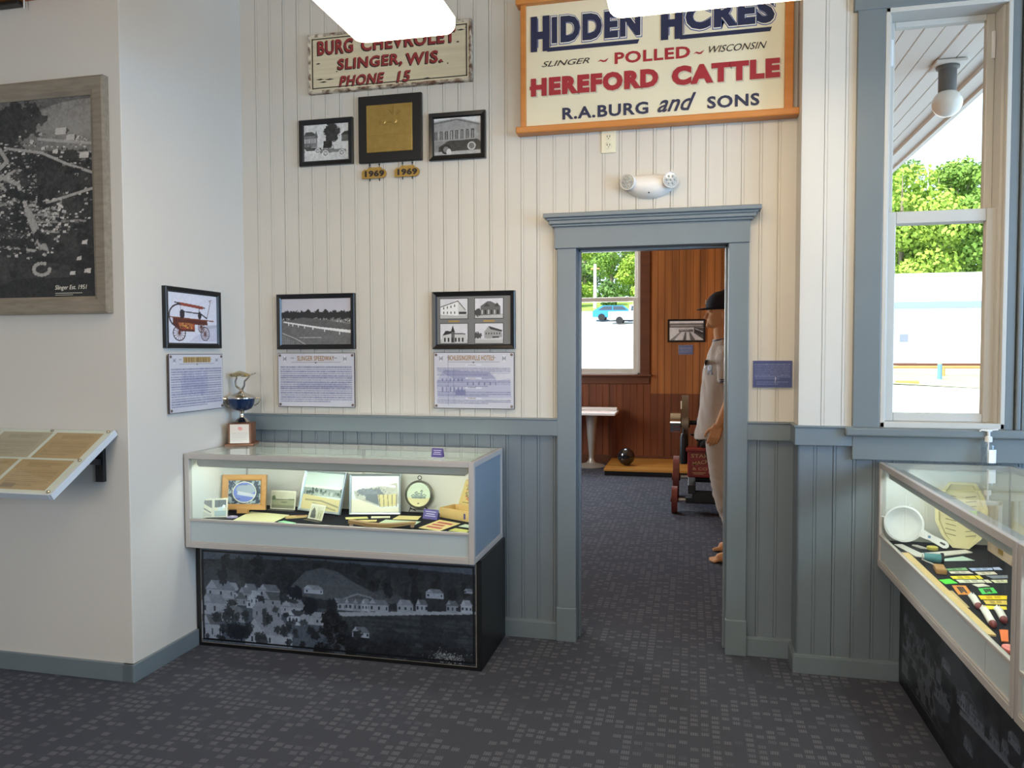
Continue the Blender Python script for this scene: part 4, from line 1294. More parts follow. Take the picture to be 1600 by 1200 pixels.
display_case('glass display case on a black base in the corner left of the doorway', (-2.470, 3.355, 0), 0, 1.508)
display_case('glass display case under the window, holding the white colander and yardstick', (0.833, 3.755, 0), R(-90), 1.515)
display_case('glass display case at the right edge, next to the colander case', (0.833, 2.232, 0), R(-90), 1.515)


def village(pal=1.0, seed=1):
    """old village photograph: woods, a round hill, white houses along a road, a dark tree in front"""
    rg = random.Random(seed)
    p = Pic(430, 150, (74, 84, 98))
    p.grain(40, 8, seed)
    p.poly([(0, 0.12), (0.2, 0.09), (0.45, 0.06), (0.75, 0.08), (1, 0.1), (1, 0.6), (0, 0.6)], (42, 48, 56))
    for i in range(150):
        x, y = rg.random(), rg.uniform(0.10, 0.36)
        if 0.38 < x < 0.62 and y > 0.17:
            continue
        k = rg.randint(22, 58)
        p.blob(x, y, rg.uniform(0.008, 0.022), rg.uniform(0.03, 0.07), (k, k + 4, k + 8), i, 0.7)
    p.poly([(0.0, 0.24), (0.06, 0.18), (0.13, 0.22), (0.18, 0.36), (0, 0.42)], (58, 66, 76), 0.7)
    p.poly([(0.34, 0.36), (0.40, 0.18), (0.46, 0.13), (0.52, 0.16), (0.58, 0.26), (0.66, 0.36), (0.72, 0.44), (0.5, 0.46), (0.34, 0.42)], (76, 83, 92), 0.95)
    p.poly([(0.13, 0.40), (0.19, 0.33), (0.27, 0.38), (0.25, 0.48), (0.14, 0.48)], (50, 56, 66), 0.9)
    p.poly([(0.62, 0.36), (0.68, 0.31), (0.74, 0.36), (0.78, 0.44), (0.64, 0.42)], (70, 76, 84), 0.8)
    p.poly([(0.5, 0.5), (1, 0.40), (1, 1), (0.45, 1)], (38, 44, 52))
    n = vnoise(150, 430, 30, seed + 5, 4)
    p.put((p.yy > 0.5) & (p.xx > 0.5) & (n > 0.52), (62, 70, 78), 0.55)
    for i in range(9):
        y = 0.55 + 0.045 * i
        p.line([(0.58 + 0.02 * i, y), (0.8, y - 0.02 + 0.02 * (i % 3)), (1, y + 0.015 * (i % 2))], 0.012, (30, 36, 44), 0.5)
    p.poly([(0.52, 0.57), (0.8, 0.50), (1, 0.46), (1, 0.485), (0.8, 0.535), (0.53, 0.61)], (138, 148, 162))
    p.poly([(0, 0.5), (0.5, 0.55), (0.55, 1), (0, 1)], (70, 80, 94), 0.6)
    p.line([(0.54, 0.43), (0.59, 0.37), (0.64, 0.40), (0.66, 0.45)], 0.008, (120, 130, 142), 0.8)
    def lt():
        k = rg.uniform(0.85, 1.12)
        return (140 * k, 151 * k, 168 * k)

    def hse(x, y, w, h, rf, roof=None, wn=3):
        c = lt()
        rk = rg.uniform(0.62, 0.95)
        roof = roof or tuple(v * rk for v in c)
        p.rect(x, y - h, x + w, y, c)
        p.poly([(x - 0.004, y - h + 0.01), (x + w * 0.22, y - h - rf), (x + w * 0.8, y - h - rf), (x + w + 0.004, y - h + 0.01)], roof)
        p.poly([(x, y - h), (x + w * 0.2, y - h - rf), (x + w * 0.4, y - h)], c)
        for i in range(wn):
            xx = x + w * (0.15 + 0.75 * i / max(1, wn - 1))
            p.rect(xx - 0.003, y - h * 0.7, xx + 0.003, y - h * 0.3, (40, 46, 58))
    for i in range(22):
        hse(rg.uniform(0.0, 0.33), rg.uniform(0.46, 0.66), rg.uniform(0.04, 0.09), 0.08, 0.06)
    hse(0.395, 0.40, 0.07, 0.05, 0.035, (120, 128, 140), 2)
    for x, y, w in ((0.50, 0.55, 0.05), (0.545, 0.545, 0.035), (0.575, 0.545, 0.04), (0.605, 0.54, 0.03), (0.63, 0.535, 0.07), (0.73, 0.52, 0.055), (0.795, 0.505, 0.04), (0.90, 0.49, 0.04), (0.95, 0.48, 0.035)):
        hse(x, y, w, 0.08, 0.045)
    hse(0.83, 0.36, 0.06, 0.06, 0.03, (104, 112, 124), 2)
    hse(0.96, 0.29, 0.03, 0.03, 0.02, None, 1)
    hse(0.02, 0.52, 0.11, 0.10, 0.09, (104, 114, 130)); hse(0.0, 0.70, 0.10, 0.13, 0.09, (112, 122, 138)); hse(0.20, 0.70, 0.11, 0.10, 0.10, (120, 130, 146)); hse(0.23, 0.56, 0.09, 0.07, 0.08)
    hse(0.31, 0.62, 0.09, 0.07, 0.08, (116, 124, 138)); hse(0.07, 0.76, 0.10, 0.09, 0.08, (98, 106, 118)); hse(0.17, 0.98, 0.18, 0.12, 0.16, (124, 134, 150)); hse(0.33, 0.74, 0.07, 0.10, 0.05, (58, 64, 74)); hse(0.38, 0.72, 0.12, 0.08, 0.05, (128, 136, 150)); hse(0.57, 0.81, 0.06, 0.06, 0.05, (92, 100, 112)); hse(0.0, 0.96, 0.08, 0.16, 0.10)
    for i in range(40):
        x, y = rg.uniform(0.02, 0.42), rg.uniform(0.45, 0.95)
        k = rg.randint(24, 44)
        p.blob(x, y, rg.uniform(0.008, 0.022), rg.uniform(0.025, 0.06), (k, k + 6, k + 12), i + 200, 0.8)
    for x, y, rx, ry in ((0.085, 0.28, 0.02, 0.09), (0.36, 0.40, 0.03, 0.08), (0.42, 0.52, 0.025, 0.10), (0.50, 0.5, 0.02, 0.07), (0.70, 0.30, 0.018, 0.1), (0.14, 0.86, 0.045, 0.09), (0.79, 0.30, 0.012, 0.12), (0.92, 0.31, 0.02, 0.06)):
        p.blob(x, y, rx, ry, (26, 31, 40), int(x * 900), 0.92)
    for i in range(46):
        u = rg.random()
        p.blob(0.50 + rg.gauss(0, 0.012 + 0.045 * u), 0.58 + 0.42 * u, rg.uniform(0.01, 0.024), rg.uniform(0.03, 0.06), rg.choice(((14, 16, 20), (20, 23, 28), (30, 34, 40))), i + 400, 0.92)
    for i in range(240):
        x, y = 0.5 + rg.gauss(0, 0.045), rg.uniform(0.62, 1)
        p.rect(x, y, x + 0.003, y + 0.008, (78, 84, 92), 0.5)
    for i in range(60):
        p.blob(rg.uniform(0.55, 1), rg.uniform(0.82, 1.0), rg.uniform(0.01, 0.03), rg.uniform(0.02, 0.05), (24, 28, 34), i + 600, 0.6)
    for i in range(240):
        x, y = 0.905 + rg.gauss(0, 0.03), 0.93 + rg.gauss(0, 0.03)
        p.rect(x, y, x + 0.003, y + 0.008, (150, 156, 164), 0.7)
    p.grain(3, 14, 44)
    for a in ((0.008, 0.03, 0.992, 0.03), (0.008, 0.965, 0.992, 0.965)):
        p.line([(a[0], a[1]), (a[2], a[3])], 0.010, (10, 12, 16))
    for x in (0.008, 0.992):
        p.line([(x, 0.03), (x, 0.965)], 0.010, (10, 12, 16))
    return p


t = thing('plinth_cabinet', 'black base with a village photograph panel under the corner display case', 'base', (-2.474, 3.44, 0), 0, 'black bases under the display cases')
MB().box(0, 1.522, 0, 0.475, 0, 0.529, 0.002).build('cabinet', M['base_black'], t)
village(1.0, 1).mesh('photo_panel', 1.464, 0.486, -0.003, M['photo'], t, 0.763, 0.265)
MB().box(0.028, 1.498, -0.0026, 0.001, 0.019, 0.511).build('panel_backing', M['frame_grey'], t)
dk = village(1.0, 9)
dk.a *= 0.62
for k, y0 in enumerate((3.752, 2.229)):
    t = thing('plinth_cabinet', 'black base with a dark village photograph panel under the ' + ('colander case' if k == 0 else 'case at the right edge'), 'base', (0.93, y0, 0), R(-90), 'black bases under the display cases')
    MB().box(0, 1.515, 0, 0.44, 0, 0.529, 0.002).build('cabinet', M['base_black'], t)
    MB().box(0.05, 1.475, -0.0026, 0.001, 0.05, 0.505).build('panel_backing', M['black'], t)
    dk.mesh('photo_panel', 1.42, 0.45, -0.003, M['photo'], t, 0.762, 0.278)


# ------------------------------------------------------------------ things in the corner case
def sheet(name, pts, m, label, cat, z=DK, th=0.0014, group=None, marks=None, curl=0.0):
    cx = sum(p[0] for p in pts) / len(pts)
    cy = sum(p[1] for p in pts) / len(pts)
    t = thing(name, label, cat, (cx, cy, z), 0, group)
    q = [(x - cx, y - cy) for x, y in pts]
    MB().prism(q, 0.0003, th, 'xy').build('sheet', m, t)
    if marks:
        col, n, inset = marks
        mb = MB()
        (ax, ay), (bx, by), (cx2, cy2), (dx, dy) = q[:4]
        for i in range(n):
            v = inset + (1 - 2 * inset) * (i + 0.5) / n
            hw = 0.22 / n
            for va, vb in ((v - hw, v + hw),):
                def P(u, v_):
                    return ((1 - u) * ((1 - v_) * ax + v_ * dx) + u * ((1 - v_) * bx + v_ * cx2), (1 - u) * ((1 - v_) * ay + v_ * dy) + u * ((1 - v_) * by + v_ * cy2))
                u1 = 0.85 if i % 2 == 0 else 0.72
                mb.prism([P(0.15, va), P(u1, va), P(u1, vb), P(0.15, vb)], th, th + 0.0003, 'xy')
        mb.build('printed_lines', col, t)
    return t


PM = {}


def paper(r_, g_, b_):
    k = (r_, g_, b_)
    if k not in PM:
        PM[k] = mat('paper_%d_%d_%d' % k, rgb(*k), 0.75, spec=0.2)
    return PM[k]


def standing(name, label, cat, x, y, rz, tilt, w, h, fw, d, fm, pic, pm=None, z=DK, group=None, ph=None, lift=0.002):
    t = thing(name, label, cat, (x, y, z + lift), 0, group, rot=(R(-tilt), 0, R(rz)))
    fr = frame_mb(w, h, fw, d)
    bmesh.ops.translate(fr.bm, verts=fr.bm.verts, vec=(0, 0, h / 2))
    fr.build('frame', fm, t)
    MB().box(-w / 2 + fw * 0.4, w / 2 - fw * 0.4, -d * 0.4, -0.0005, fw * 0.4, h - fw * 0.4).build('backing', M['black'], t)
    pic.mesh('picture', w - 2 * fw + 0.002, h - 2 * fw + 0.002, -d * 0.4 - 0.001, pm or M['photo'], t, 0, h / 2)
    # strut behind, reaching back to the deck
    th = R(tilt)
    top = Vector((0, 0, h * 0.62))
    foot_w = Vector((0, h * 0.62 * math.sin(th) + h * 0.30, -lift))       # upright frame
    fy = foot_w.y * math.cos(th) - foot_w.z * math.sin(th)
    fz = foot_w.y * math.sin(th) + foot_w.z * math.cos(th)
    # into the tilted frame: rotate by +tilt about x
    loc = Vector((0, foot_w.y * math.cos(th) - foot_w.z * math.sin(th), foot_w.y * math.sin(th) + foot_w.z * math.cos(th)))
    MB().loft([[(-0.012, 0.0005, top.z), (0.012, 0.0005, top.z), (0.012, 0.004, top.z), (-0.012, 0.004, top.z)],
               [(-0.018, loc.y, loc.z), (0.018, loc.y, loc.z), (0.018, loc.y + 0.003, loc.z), (-0.018, loc.y + 0.003, loc.z)]]).build('strut', M['black'], t)
    return t


acrylic = glass_mat('acrylic', (0.96, 0.97, 0.98), 1.4)


def holder(label, x, y, rz, tilt, w, h, pics, z=DK):
    """photo print(s) in a clear slant-back acrylic holder"""
    t = thing('photo_holder', label, 'photo', (x, y, z + 0.0015), 0, 'small photos in clear holders', rot=(0, 0, R(rz)))
    q = Matrix.Rotation(R(-tilt), 3, 'X')
    mb = MB().box(-w / 2 - 0.004, w / 2 + 0.004, -0.0025, 0.0, 0.0, h + 0.004)
    bmesh.ops.transform(mb.bm, matrix=q.to_4x4(), verts=mb.bm.verts)
    mb.box(-w / 2 - 0.004, w / 2 + 0.004, -0.03, 0.0, -0.001, 0.0012)
    mb.build('clear_stand', acrylic, t)
    b = MB().box(-w / 2, w / 2, -0.0033, -0.0027, 0.003, h)
    bmesh.ops.transform(b.bm, matrix=q.to_4x4(), verts=b.bm.verts)
    b.build('card', paper(226, 222, 204), t)
    n = len(pics)
    for i, p in enumerate(pics):
        ww = w / n - 0.014
        o = p.mesh('print', ww, h - 0.016, -0.0037, M['photo'], t, -w / 2 + w / n * (i + 0.5), h / 2)
        o.rotation_euler = (R(-tilt), 0, 0)
    return t


def small_pic(seed, tone=(206, 206, 184), dark=(70, 76, 70)):
    p = Pic(60, 44, tone)
    p.grain(12, 14, seed)
    if seed == 1:
        p.poly([(0, 0), (1, 0.0), (1, 0.5), (0.5, 0.3)], (96, 100, 104)).poly([(0, 0.6), (1, 0.9), (1, 1), (0, 1)], (180, 180, 170)).line([(0.1, 0.4), (0.9, 0.75)], 0.03, (60, 64, 70))
    elif seed == 2:
        p.rect(0, 0, 1, 0.45, (70, 84, 92)).blob(0.5, 0.55, 0.3, 0.14, (190, 210, 214), 4).blob(0.8, 0.4, 0.12, 0.1, (224, 230, 230), 5).rect(0, 0.66, 1, 1, (150, 170, 172)).rect(0.35, 0, 0.42, 0.45, (30, 36, 40))
    elif seed == 3:
        p.blob(0.08, 0.38, 0.1, 0.14, (110, 124, 96), 2).rect(0, 0.45, 1, 1, (160, 164, 134)).line([(0, 0.48), (1, 0.44)], 0.03, (116, 122, 104)).ell(0.55, 0.62, 0.16, 0.03, (110, 112, 96)).rect(0, 0.8, 1, 1, (134, 136, 114))
    elif seed == 4:
        p.poly([(0.1, 0.8), (0.1, 0.45), (0.25, 0.15), (0.4, 0.4), (0.5, 0.8)], (96, 98, 92)).rect(0.1, 0.7, 0.5, 0.95, (80, 82, 78)).rect(0.55, 0.3, 1, 1, (196, 196, 160)).line([(0.7, 0.5), (0.7, 0.9)], 0.02, (110, 112, 100)).line([(0.85, 0.55), (0.85, 0.9)], 0.02, (110, 112, 100))
    return p


holder('clear holder with two small photos, at the far left end of the corner case', -2.408, 3.497, 22, 10, 0.142, 0.100, [small_pic(1), small_pic(2)])
holder('clear holder with one landscape photo, right of the oak-framed oval picture', -2.163, 3.765, 0, 10, 0.150, 0.104, [small_pic(3)])
holder('clear holder with a tiny house photo, in front of the tilted silver frame', -1.865, 3.560, -24, 22, 0.112, 0.082, [small_pic(4)])
# oak framed oval picture on a little easel block
p = Pic(110, 72, (58, 70, 84))
n = vnoise(72, 110, 9, 7, 3)
p.put(n > 0.56, (176, 190, 190), 0.8).put((n > 0.42) & (n < 0.46), (90, 110, 140), 0.8)
p.ell(0.5, 0.5, 0.36, 0.44, (226, 222, 190)).ell(0.5, 0.5, 0.335, 0.41, (112, 130, 196))
p.put(np.hypot((p.xx - 0.55) / 0.3, (p.yy - 0.38) / 0.2) < 1, (170, 178, 170), 0.7).poly([(0.3, 0.45), (0.86, 0.6), (0.82, 0.72), (0.28, 0.6)], (196, 200, 206), 0.9)
p.text_lines(0.34, 0.18, 0.68, 0.24, 1, (40, 50, 100), 3).text_lines(0.25, 0.76, 0.44, 0.82, 1, (40, 50, 100), 4)
t = standing('oval_picture', 'oak-framed picture with a blue oval, at the left inside the corner case', 'picture', -2.318, 3.640, 12, 9, 0.236, 0.186, 0.031, 0.02, M['oak'], p, lift=0.020)
MB().box(-0.028, 0.028, -0.035, 0.0, -0.018, 0.008, 0.002).build('easel_block', M['oak'], t)

silver = mat('silver_frame', rgb(176, 184, 190), 0.3, metal=0.6)
p = Pic(100, 76, (214, 232, 226))
p.rect(0, 0.36, 1, 0.42, (232, 238, 232)).rect(0, 0.42, 1, 0.62, (150, 166, 160)).grain(6, 22, 5, 0.4, 0.64)
for i in range(22):
    r_ = random.Random(i)
    p.blob(r_.random(), r_.uniform(0.44, 0.58), 0.03, 0.05, (70, 86, 84), i, 0.8).rect(r_.random(), r_.uniform(0.48, 0.58), r_.random() * 0.05 + r_.random(), 0.6, (206, 216, 206), 0.25)
p.poly([(0, 0.6), (1, 0.68), (1, 1), (0, 1)], (220, 208, 156)).line([(0.1, 0.74), (0.5, 0.74), (0.95, 0.86)], 0.02, (120, 122, 100), 0.6).line([(0.3, 0.82), (0.9, 0.95)], 0.02, (140, 140, 110), 0.6)
standing('silver_frame_picture', 'tilted silver-framed landscape photograph at the middle of the corner case', 'picture', -1.928, 3.735, -14, 17, 0.285, 0.224, 0.012, 0.018, silver, p)
p = Pic(100, 76, (224, 230, 232))
p.poly([(0.05, 0.42), (0.3, 0.36), (0.95, 0.2), (1, 0.75), (0.65, 0.86), (0.1, 0.62)], (186, 188, 180)).blob(0.4, 0.45, 0.3, 0.12, (120, 130, 140), 3).grain(5, 18, 8, 0.25, 0.8)
p.poly([(0.3, 0.5), (0.55, 0.5), (0.58, 0.8), (0.3, 0.66)], (110, 120, 128)).poly([(0.55, 0.52), (0.95, 0.5), (0.93, 0.82), (0.6, 0.84)], (214, 204, 150))
for i in range(5):
    p.line([(0.58 + i * 0.09, 0.52), (0.6 + i * 0.085, 0.83)], 0.012, (110, 110, 96), 0.7)
p.poly([(0, 0.64), (0.2, 0.66), (0.62, 0.88), (1, 0.86), (1, 1), (0, 1)], (228, 226, 208)).line([(0, 0.14), (0.9, 0.3)], 0.03, (240, 246, 248))
standing('silver_frame_picture', 'upright silver-framed street scene right of the tilted landscape frame', 'picture', -1.622, 3.765, 13, 6, 0.272, 0.212, 0.011, 0.018, silver, p)
# round picture on a wire stand
t = thing('round_picture', 'round drawing in a dark rim with a hanging ring, on a wire stand', 'picture', (-1.402, 3.835, DK), 0, rot=(0, 0, R(4)))
q = Matrix.Rotation(R(98), 3, 'X')
C0 = (0, 0, 0.103)
MB().lathe([(0.064, -0.004), (0.073, -0.004), (0.075, 0.004), (0.073, 0.016), (0.066, 0.018), (0.064, 0.010)], C0, 48, Matrix.Rotation(R(82), 3, 'X')).build('rim', mat('pewter', rgb(92, 92, 84), 0.35, metal=0.7), t, smooth=True)
p = Pic(64, 64, (212, 226, 206))
p.rect(0, 0.62, 1, 1, (222, 216, 170)).grain(10, 6, 3)
for x, w_, h_ in ((0.22, 0.14, 0.1), (0.36, 0.1, 0.22), (0.45, 0.16, 0.15), (0.6, 0.06, 0.28), (0.66, 0.14, 0.12)):
    p.rect(x, 0.66 - h_, x + w_, 0.66, (150, 170, 166)).line([(x - 0.02, 0.66 - h_), (x + w_ / 2, 0.6 - h_), (x + w_ + 0.02, 0.66 - h_)], 0.012, (70, 84, 92))
    for i in range(3):
        p.rect(x + w_ * (0.15 + 0.3 * i), 0.6, x + w_ * (0.25 + 0.3 * i), 0.65, (60, 72, 80))
p.ell(0.5, 0.85, 0.04, 0.03, (110, 96, 60))
# cut the print to a disc
o = p.mesh('drawing', 0.130, 0.130, 0, M['photo'], t)
bm = bmesh.new(); bm.from_mesh(o.data)
bmesh.ops.delete(bm, geom=[v for v in bm.verts if v.co.x ** 2 + v.co.z ** 2 > 0.0645 ** 2], context='VERTS')
bm.to_mesh(o.data); bm.free()
o.location = (0, -0.011, 0.104)
o.rotation_euler = (R(-8), 0, 0)
MB().tube([(0.010 * math.cos(a), 0.014, 0.190 + 0.010 * math.sin(a)) for a in [2 * PI * i / 16 for i in range(17)]], 0.0022, 8, cap=False).build('hanging_ring', M['iron'], t)
mb = MB()
for s in (-1, 1):
    mb.tube([(s * 0.052, -0.035, 0.003), (s * 0.046, -0.014, 0.026), (s * 0.040, -0.022, 0.040), (s * 0.046, -0.008, 0.030), (s * 0.030, 0.05, 0.003)], 0.0022, 8)
mb.tube([(-0.046, -0.014, 0.026), (0.046, -0.014, 0.026)], 0.0022, 8)
mb.build('wire_stand', M['iron'], t)
# purple donor card
def tent_card(label, x, y, z, rz, w, h):
    t = thing('label_card', label, 'card', (x, y, z), R(rz), 'purple label cards')
    d = h * 0.55
    MB().prism([(-d / 2, 0.0004), (0, h), (d / 2, 0.0004), (d / 2 - 0.0012, 0.0004), (0, h - 0.003), (-d / 2 + 0.0012, 0.0004)], -w / 2, w / 2, 'yz').build('folded_card', M['purple'], t)
    mb = MB()
    for k, u in ((0.72, 0.36), (0.5, 0.30), (0.3, 0.36)):
        y_ = -d / 2 * (1 - k)
        mb.loft([[(-w * u, y_ - 0.0006 + dd * 0.25 * -1, h * k + dd) for dd in (0,)] * 1 + [(w * u, y_ - 0.0006, h * k), (w * u, y_ - 0.0006 + 0.0009, h * k + 0.0035), (-w * u, y_ - 0.0006 + 0.0009, h * k + 0.0035)],
                 [(-w * u, y_ + 0.0004, h * k), (w * u, y_ + 0.0004, h * k), (w * u, y_ + 0.0012, h * k + 0.0035), (-w * u, y_ + 0.0012, h * k + 0.0035)]])
    mb.build('printed_lines', mat('card_print', rgb(196, 192, 226), 0.5), t)
    return t


tent_card('purple label card standing inside the corner case beside the wooden box', -1.297, 3.725, DK, -14, 0.088, 0.050)
tent_card('purple label card standing on the glass top of the corner case', -1.178, 3.485, 1.0052, -8, 0.060, 0.042)
# open pine box with a wreath printed in its lid
t = thing('wooden_box', 'open pale wooden box with a wreath printed inside its raised lid', 'box', (-1.268, 3.775, DK), R(-26))
mb = MB().box(0, 0.215, 0, 0.006, 0.001, 0.052).box(0, 0.215, 0.114, 0.12, 0.001, 0.052).box(0, 0.006, 0.006, 0.114, 0.001, 0.052).box(0.209, 0.215, 0.006, 0.114, 0.001, 0.052).box(0.004, 0.211, 0.004, 0.116, 0.001, 0.007)
mb.build('body', M['pine'], t)
MB().box(0.170, 0.182, -0.0012, 0.001, 0.012, 0.040).build('label', M['purple'], t)
lid = MB().box(0, 0.215, 0, 0.005, 0, 0.135).build('lid', M['pine'], t)
lid.location = (0, 0.122, 0.052)
lid.rotation_euler = (R(-8), 0, 0)
p = Pic(80, 52, (226, 206, 140))
rgw = random.Random(5)
for i in range(90):
    a = rgw.uniform(0, 2 * PI)
    r_ = rgw.gauss(1, 0.14)
    p.ell(0.55 + 0.23 * r_ * math.cos(a), 0.48 + 0.36 * r_ * math.sin(a), 0.022, 0.034, rgw.choice(((196, 80, 70), (120, 140, 96), (206, 120, 100), (150, 160, 120))), 0.9)
p.text_lines(0.2, 0.9, 0.6, 0.96, 1, (90, 80, 50), 3)
p.mesh('wreath_print', 0.205, 0.125, -0.001, M['printed'], lid, 0.1075, 0.0675)

sheet('paper_sheet', [(-2.276, 3.466), (-2.048, 3.476), (-2.060, 3.652), (-2.310, 3.690)], paper(228, 224, 176), 'large cream paper sheet lying in front of the oak-framed oval picture', 'paper')
sheet('paper_card', [(-2.037, 3.492), (-1.924, 3.458), (-1.932, 3.488), (-2.016, 3.520)], paper(160, 226, 176), 'small mint green card at the front edge of the corner case', 'card')
t = thing('lilac_disc', 'small lilac oval disc at the left front of the corner case', 'disc', (-2.318, 3.528, DK))
MB().lathe([(0.028, 0.0005), (0.031, 0.004), (0.028, 0.008), (0.0, 0.010)], (0, 0, 0), 28, sy=0.8).build('disc', mat('lilac', rgb(186, 170, 204), 0.4), t, smooth=True)
MB().lathe([(0.012, 0.0088), (0.013, 0.0095), (0.010, 0.0100), (0.0, 0.0103)], (0, 0, 0), 20, sy=0.6).build('emblem', M['white'], t)
t = thing('wooden_fob', 'small carved tan and red fob beside the tiny house photo holder', 'fob', (-1.990, 3.600, DK), R(28))
MB().prism([(-0.05, -0.012), (-0.02, -0.014), (0.05, -0.008), (0.055, 0.006), (0.0, 0.012), (-0.045, 0.013), (-0.057, 0.0)], 0.0005, 0.011, 'xy').build('body', M['pine'], t)
MB().prism([(-0.005, -0.0115), (0.045, -0.006), (0.045, 0.002), (0.0, 0.002)], 0.010, 0.0122, 'xy').build('red_inlay', mat('inlay', rgb(176, 96, 66), 0.5), t)
tick = 'paper strips and tickets in the corner case'
sheet('paper_strip', [(-1.722, 3.618), (-1.616, 3.660), (-1.640, 3.700), (-1.745, 3.662)], paper(226, 222, 150), 'pale yellow paper strip below the left corner of the street scene frame', 'paper', group=tick)
sheet('paper_strip', [(-1.606, 3.672), (-1.512, 3.700), (-1.528, 3.738), (-1.622, 3.712)], paper(236, 234, 206), 'white paper strip below the right corner of the street scene frame', 'paper', group=tick)
sheet('paper_strip', [(-1.652, 3.576), (-1.548, 3.604), (-1.560, 3.640), (-1.655, 3.612)], paper(232, 216, 150), 'short buff paper strip just behind the curved wooden bow', 'paper', group=tick)
sheet('paper_sheet', [(-1.489, 3.672), (-1.356, 3.684), (-1.368, 3.772), (-1.487, 3.762)], paper(230, 216, 156), 'cream paper leaflet in front of the round picture', 'paper', group=tick)
sheet('paper_sheet', [(-1.522, 3.580), (-1.330, 3.572), (-1.326, 3.650), (-1.518, 3.655)], paper(206, 226, 196), 'pale green paper sheet behind the curved wooden bow', 'paper', group=tick)
sheet('paper_sheet', [(-1.290, 3.516), (-1.168, 3.472), (-1.118, 3.652), (-1.246, 3.710)], paper(230, 212, 150), 'cream leaflet with red printed lines in front of the wooden box', 'paper', group=tick, marks=(mat('red_print', rgb(190, 90, 80), 0.6), 3, 0.12))
sheet('paper_strip', [(-1.108, 3.585), (-1.020, 3.560), (-1.030, 3.622), (-1.090, 3.638)], paper(212, 226, 206), 'pale green ticket at the right front corner of the corner case', 'ticket', group=tick)
sheet('paper_strip', [(-1.128, 3.493), (-1.034, 3.470), (-1.030, 3.520), (-1.112, 3.546)], paper(222, 222, 130), 'yellow ticket at the right front corner of the corner case', 'ticket', group=tick)
t = thing('wooden_bow', 'curved brown wooden bow with two small feet at the front of the corner case', 'ornament', (-1.468, 3.487, DK), R(8))
top_ = [(-0.165 + 0.33 * i / 16, 0.030 - 0.008 * math.sin(PI * i / 16) + 0.006 * math.cos(2 * PI * i / 16) * (1 - i / 16)) for i in range(17)]
bot_ = [(x, 0.019 - 0.017 * math.sin(PI * min(1, max(0, (i - 1) / 14)))) for i, (x, z) in enumerate(top_)]
MB().prism([(x, max(z, 0.0015)) for x, z in bot_] + top_[::-1], -0.016, 0.016).build('bow', wood_mat('bow_wood', rgb(150, 112, 74), rgb(182, 146, 96), scale=(5, 30, 30)), t, smooth=True)
for s in (-1, 1):
    MB().ball((s * 0.152, -0.006, 0.0095), (0.010, 0.009, 0.0093), 14, 10).build('foot', mat('foot_pink', rgb(196, 160, 130), 0.5), t, smooth='all')

# ------------------------------------------------------------------ trophy on the corner case
t = thing('trophy', 'silver trophy with a blue cup and a racing car on top, on the corner case', 'trophy', (-2.390, 3.745, 1.0054), R(20))
t.scale = (1.08, 1.08, 1.08)
MB().box(-0.070, 0.070, -0.070, 0.070, 0, 0.012, 0.003).box(-0.056, 0.056, -0.056, 0.056, 0.011, 0.112, 0.002).build('wooden_base', M['walnut'], t)
p = Pic(46, 46, (196, 190, 184))
p.rect(0, 0, 1, 0.42, (206, 196, 186)).blob(0.55, 0.22, 0.16, 0.09, (206, 140, 136), 4).text_lines(0.1, 0.46, 0.9, 0.95, 6, (160, 156, 156), 4, 0.5)
MB().box(-0.046, 0.046, -0.0585, -0.0555, 0.014, 0.108, 0.0005).build('engraved_plate', M['steel'], t)
p.mesh('plate_face', 0.088, 0.090, -0.0590, M['plaque_print'], t, 0, 0.061)
MB().lathe([(0.0, 0.110), (0.038, 0.111), (0.040, 0.116), (0.030, 0.124), (0.021, 0.132), (0.018, 0.134), (0.012, 0.142), (0.010, 0.158), (0.014, 0.172), (0.020, 0.178)], (0, 0, 0), 36).build('stem', M['chrome'], t, smooth=True)
MB().lathe([(0.012, 0.172), (0.030, 0.175), (0.048, 0.184), (0.058, 0.198), (0.063, 0.216), (0.066, 0.234), (0.064, 0.235)], (0, 0, 0), 40).build('cup', M['cup_blue'], t, smooth=True)
MB().lathe([(0.066, 0.233), (0.073, 0.235), (0.073, 0.240), (0.060, 0.248), (0.040, 0.256), (0.020, 0.264), (0.010, 0.272), (0.007, 0.280), (0.0, 0.281)], (0, 0, 0), 40).build('lid', M['chrome'], t, smooth=True)
for s in (-1, 1):
    MB().tube([(s * 0.066, 0, 0.232), (s * 0.088, 0, 0.236), (s * 0.091, 0, 0.226), (s * 0.078, 0, 0.206), (s * 0.060, 0, 0.196)], 0.003, 8).build('handle', M['chrome'], t, smooth=True).rotation_euler = (0, 0, R(16))
f = MB()
f.tube([(-0.003, 0, 0.278), (-0.030, 0, 0.296), (-0.034, 0, 0.320), (-0.026, 0, 0.340), (-0.036, 0, 0.350)], [0.006, 0.0055, 0.005, 0.004, 0.002], 10)
f.tube([(0.003, 0, 0.278), (0.018, 0, 0.300), (0.020, 0, 0.322), (0.040, 0, 0.338), (0.048, 0, 0.345)], [0.006, 0.005, 0.005, 0.004, 0.002], 10)
f.build('figure_support', M['chrome'], t, smooth=True).rotation_euler = (0, 0, R(-24))
c = MB()
rings = []
for x, ry, z0_, z1_ in ((-0.066, 0.006, 0.350, 0.356), (-0.055, 0.022, 0.347, 0.361), (-0.030, 0.026, 0.346, 0.368), (-0.008, 0.026, 0.346, 0.374), (0.016, 0.026, 0.346, 0.368), (0.036, 0.020, 0.347, 0.361), (0.052, 0.008, 0.350, 0.357)):
    rings.append([(x, ry * math.cos(a), (z0_ + z1_) / 2 + (z1_ - z0_) / 2 * math.sin(a)) for a in [2 * PI * i / 14 for i in range(14)]])
c.loft(rings)
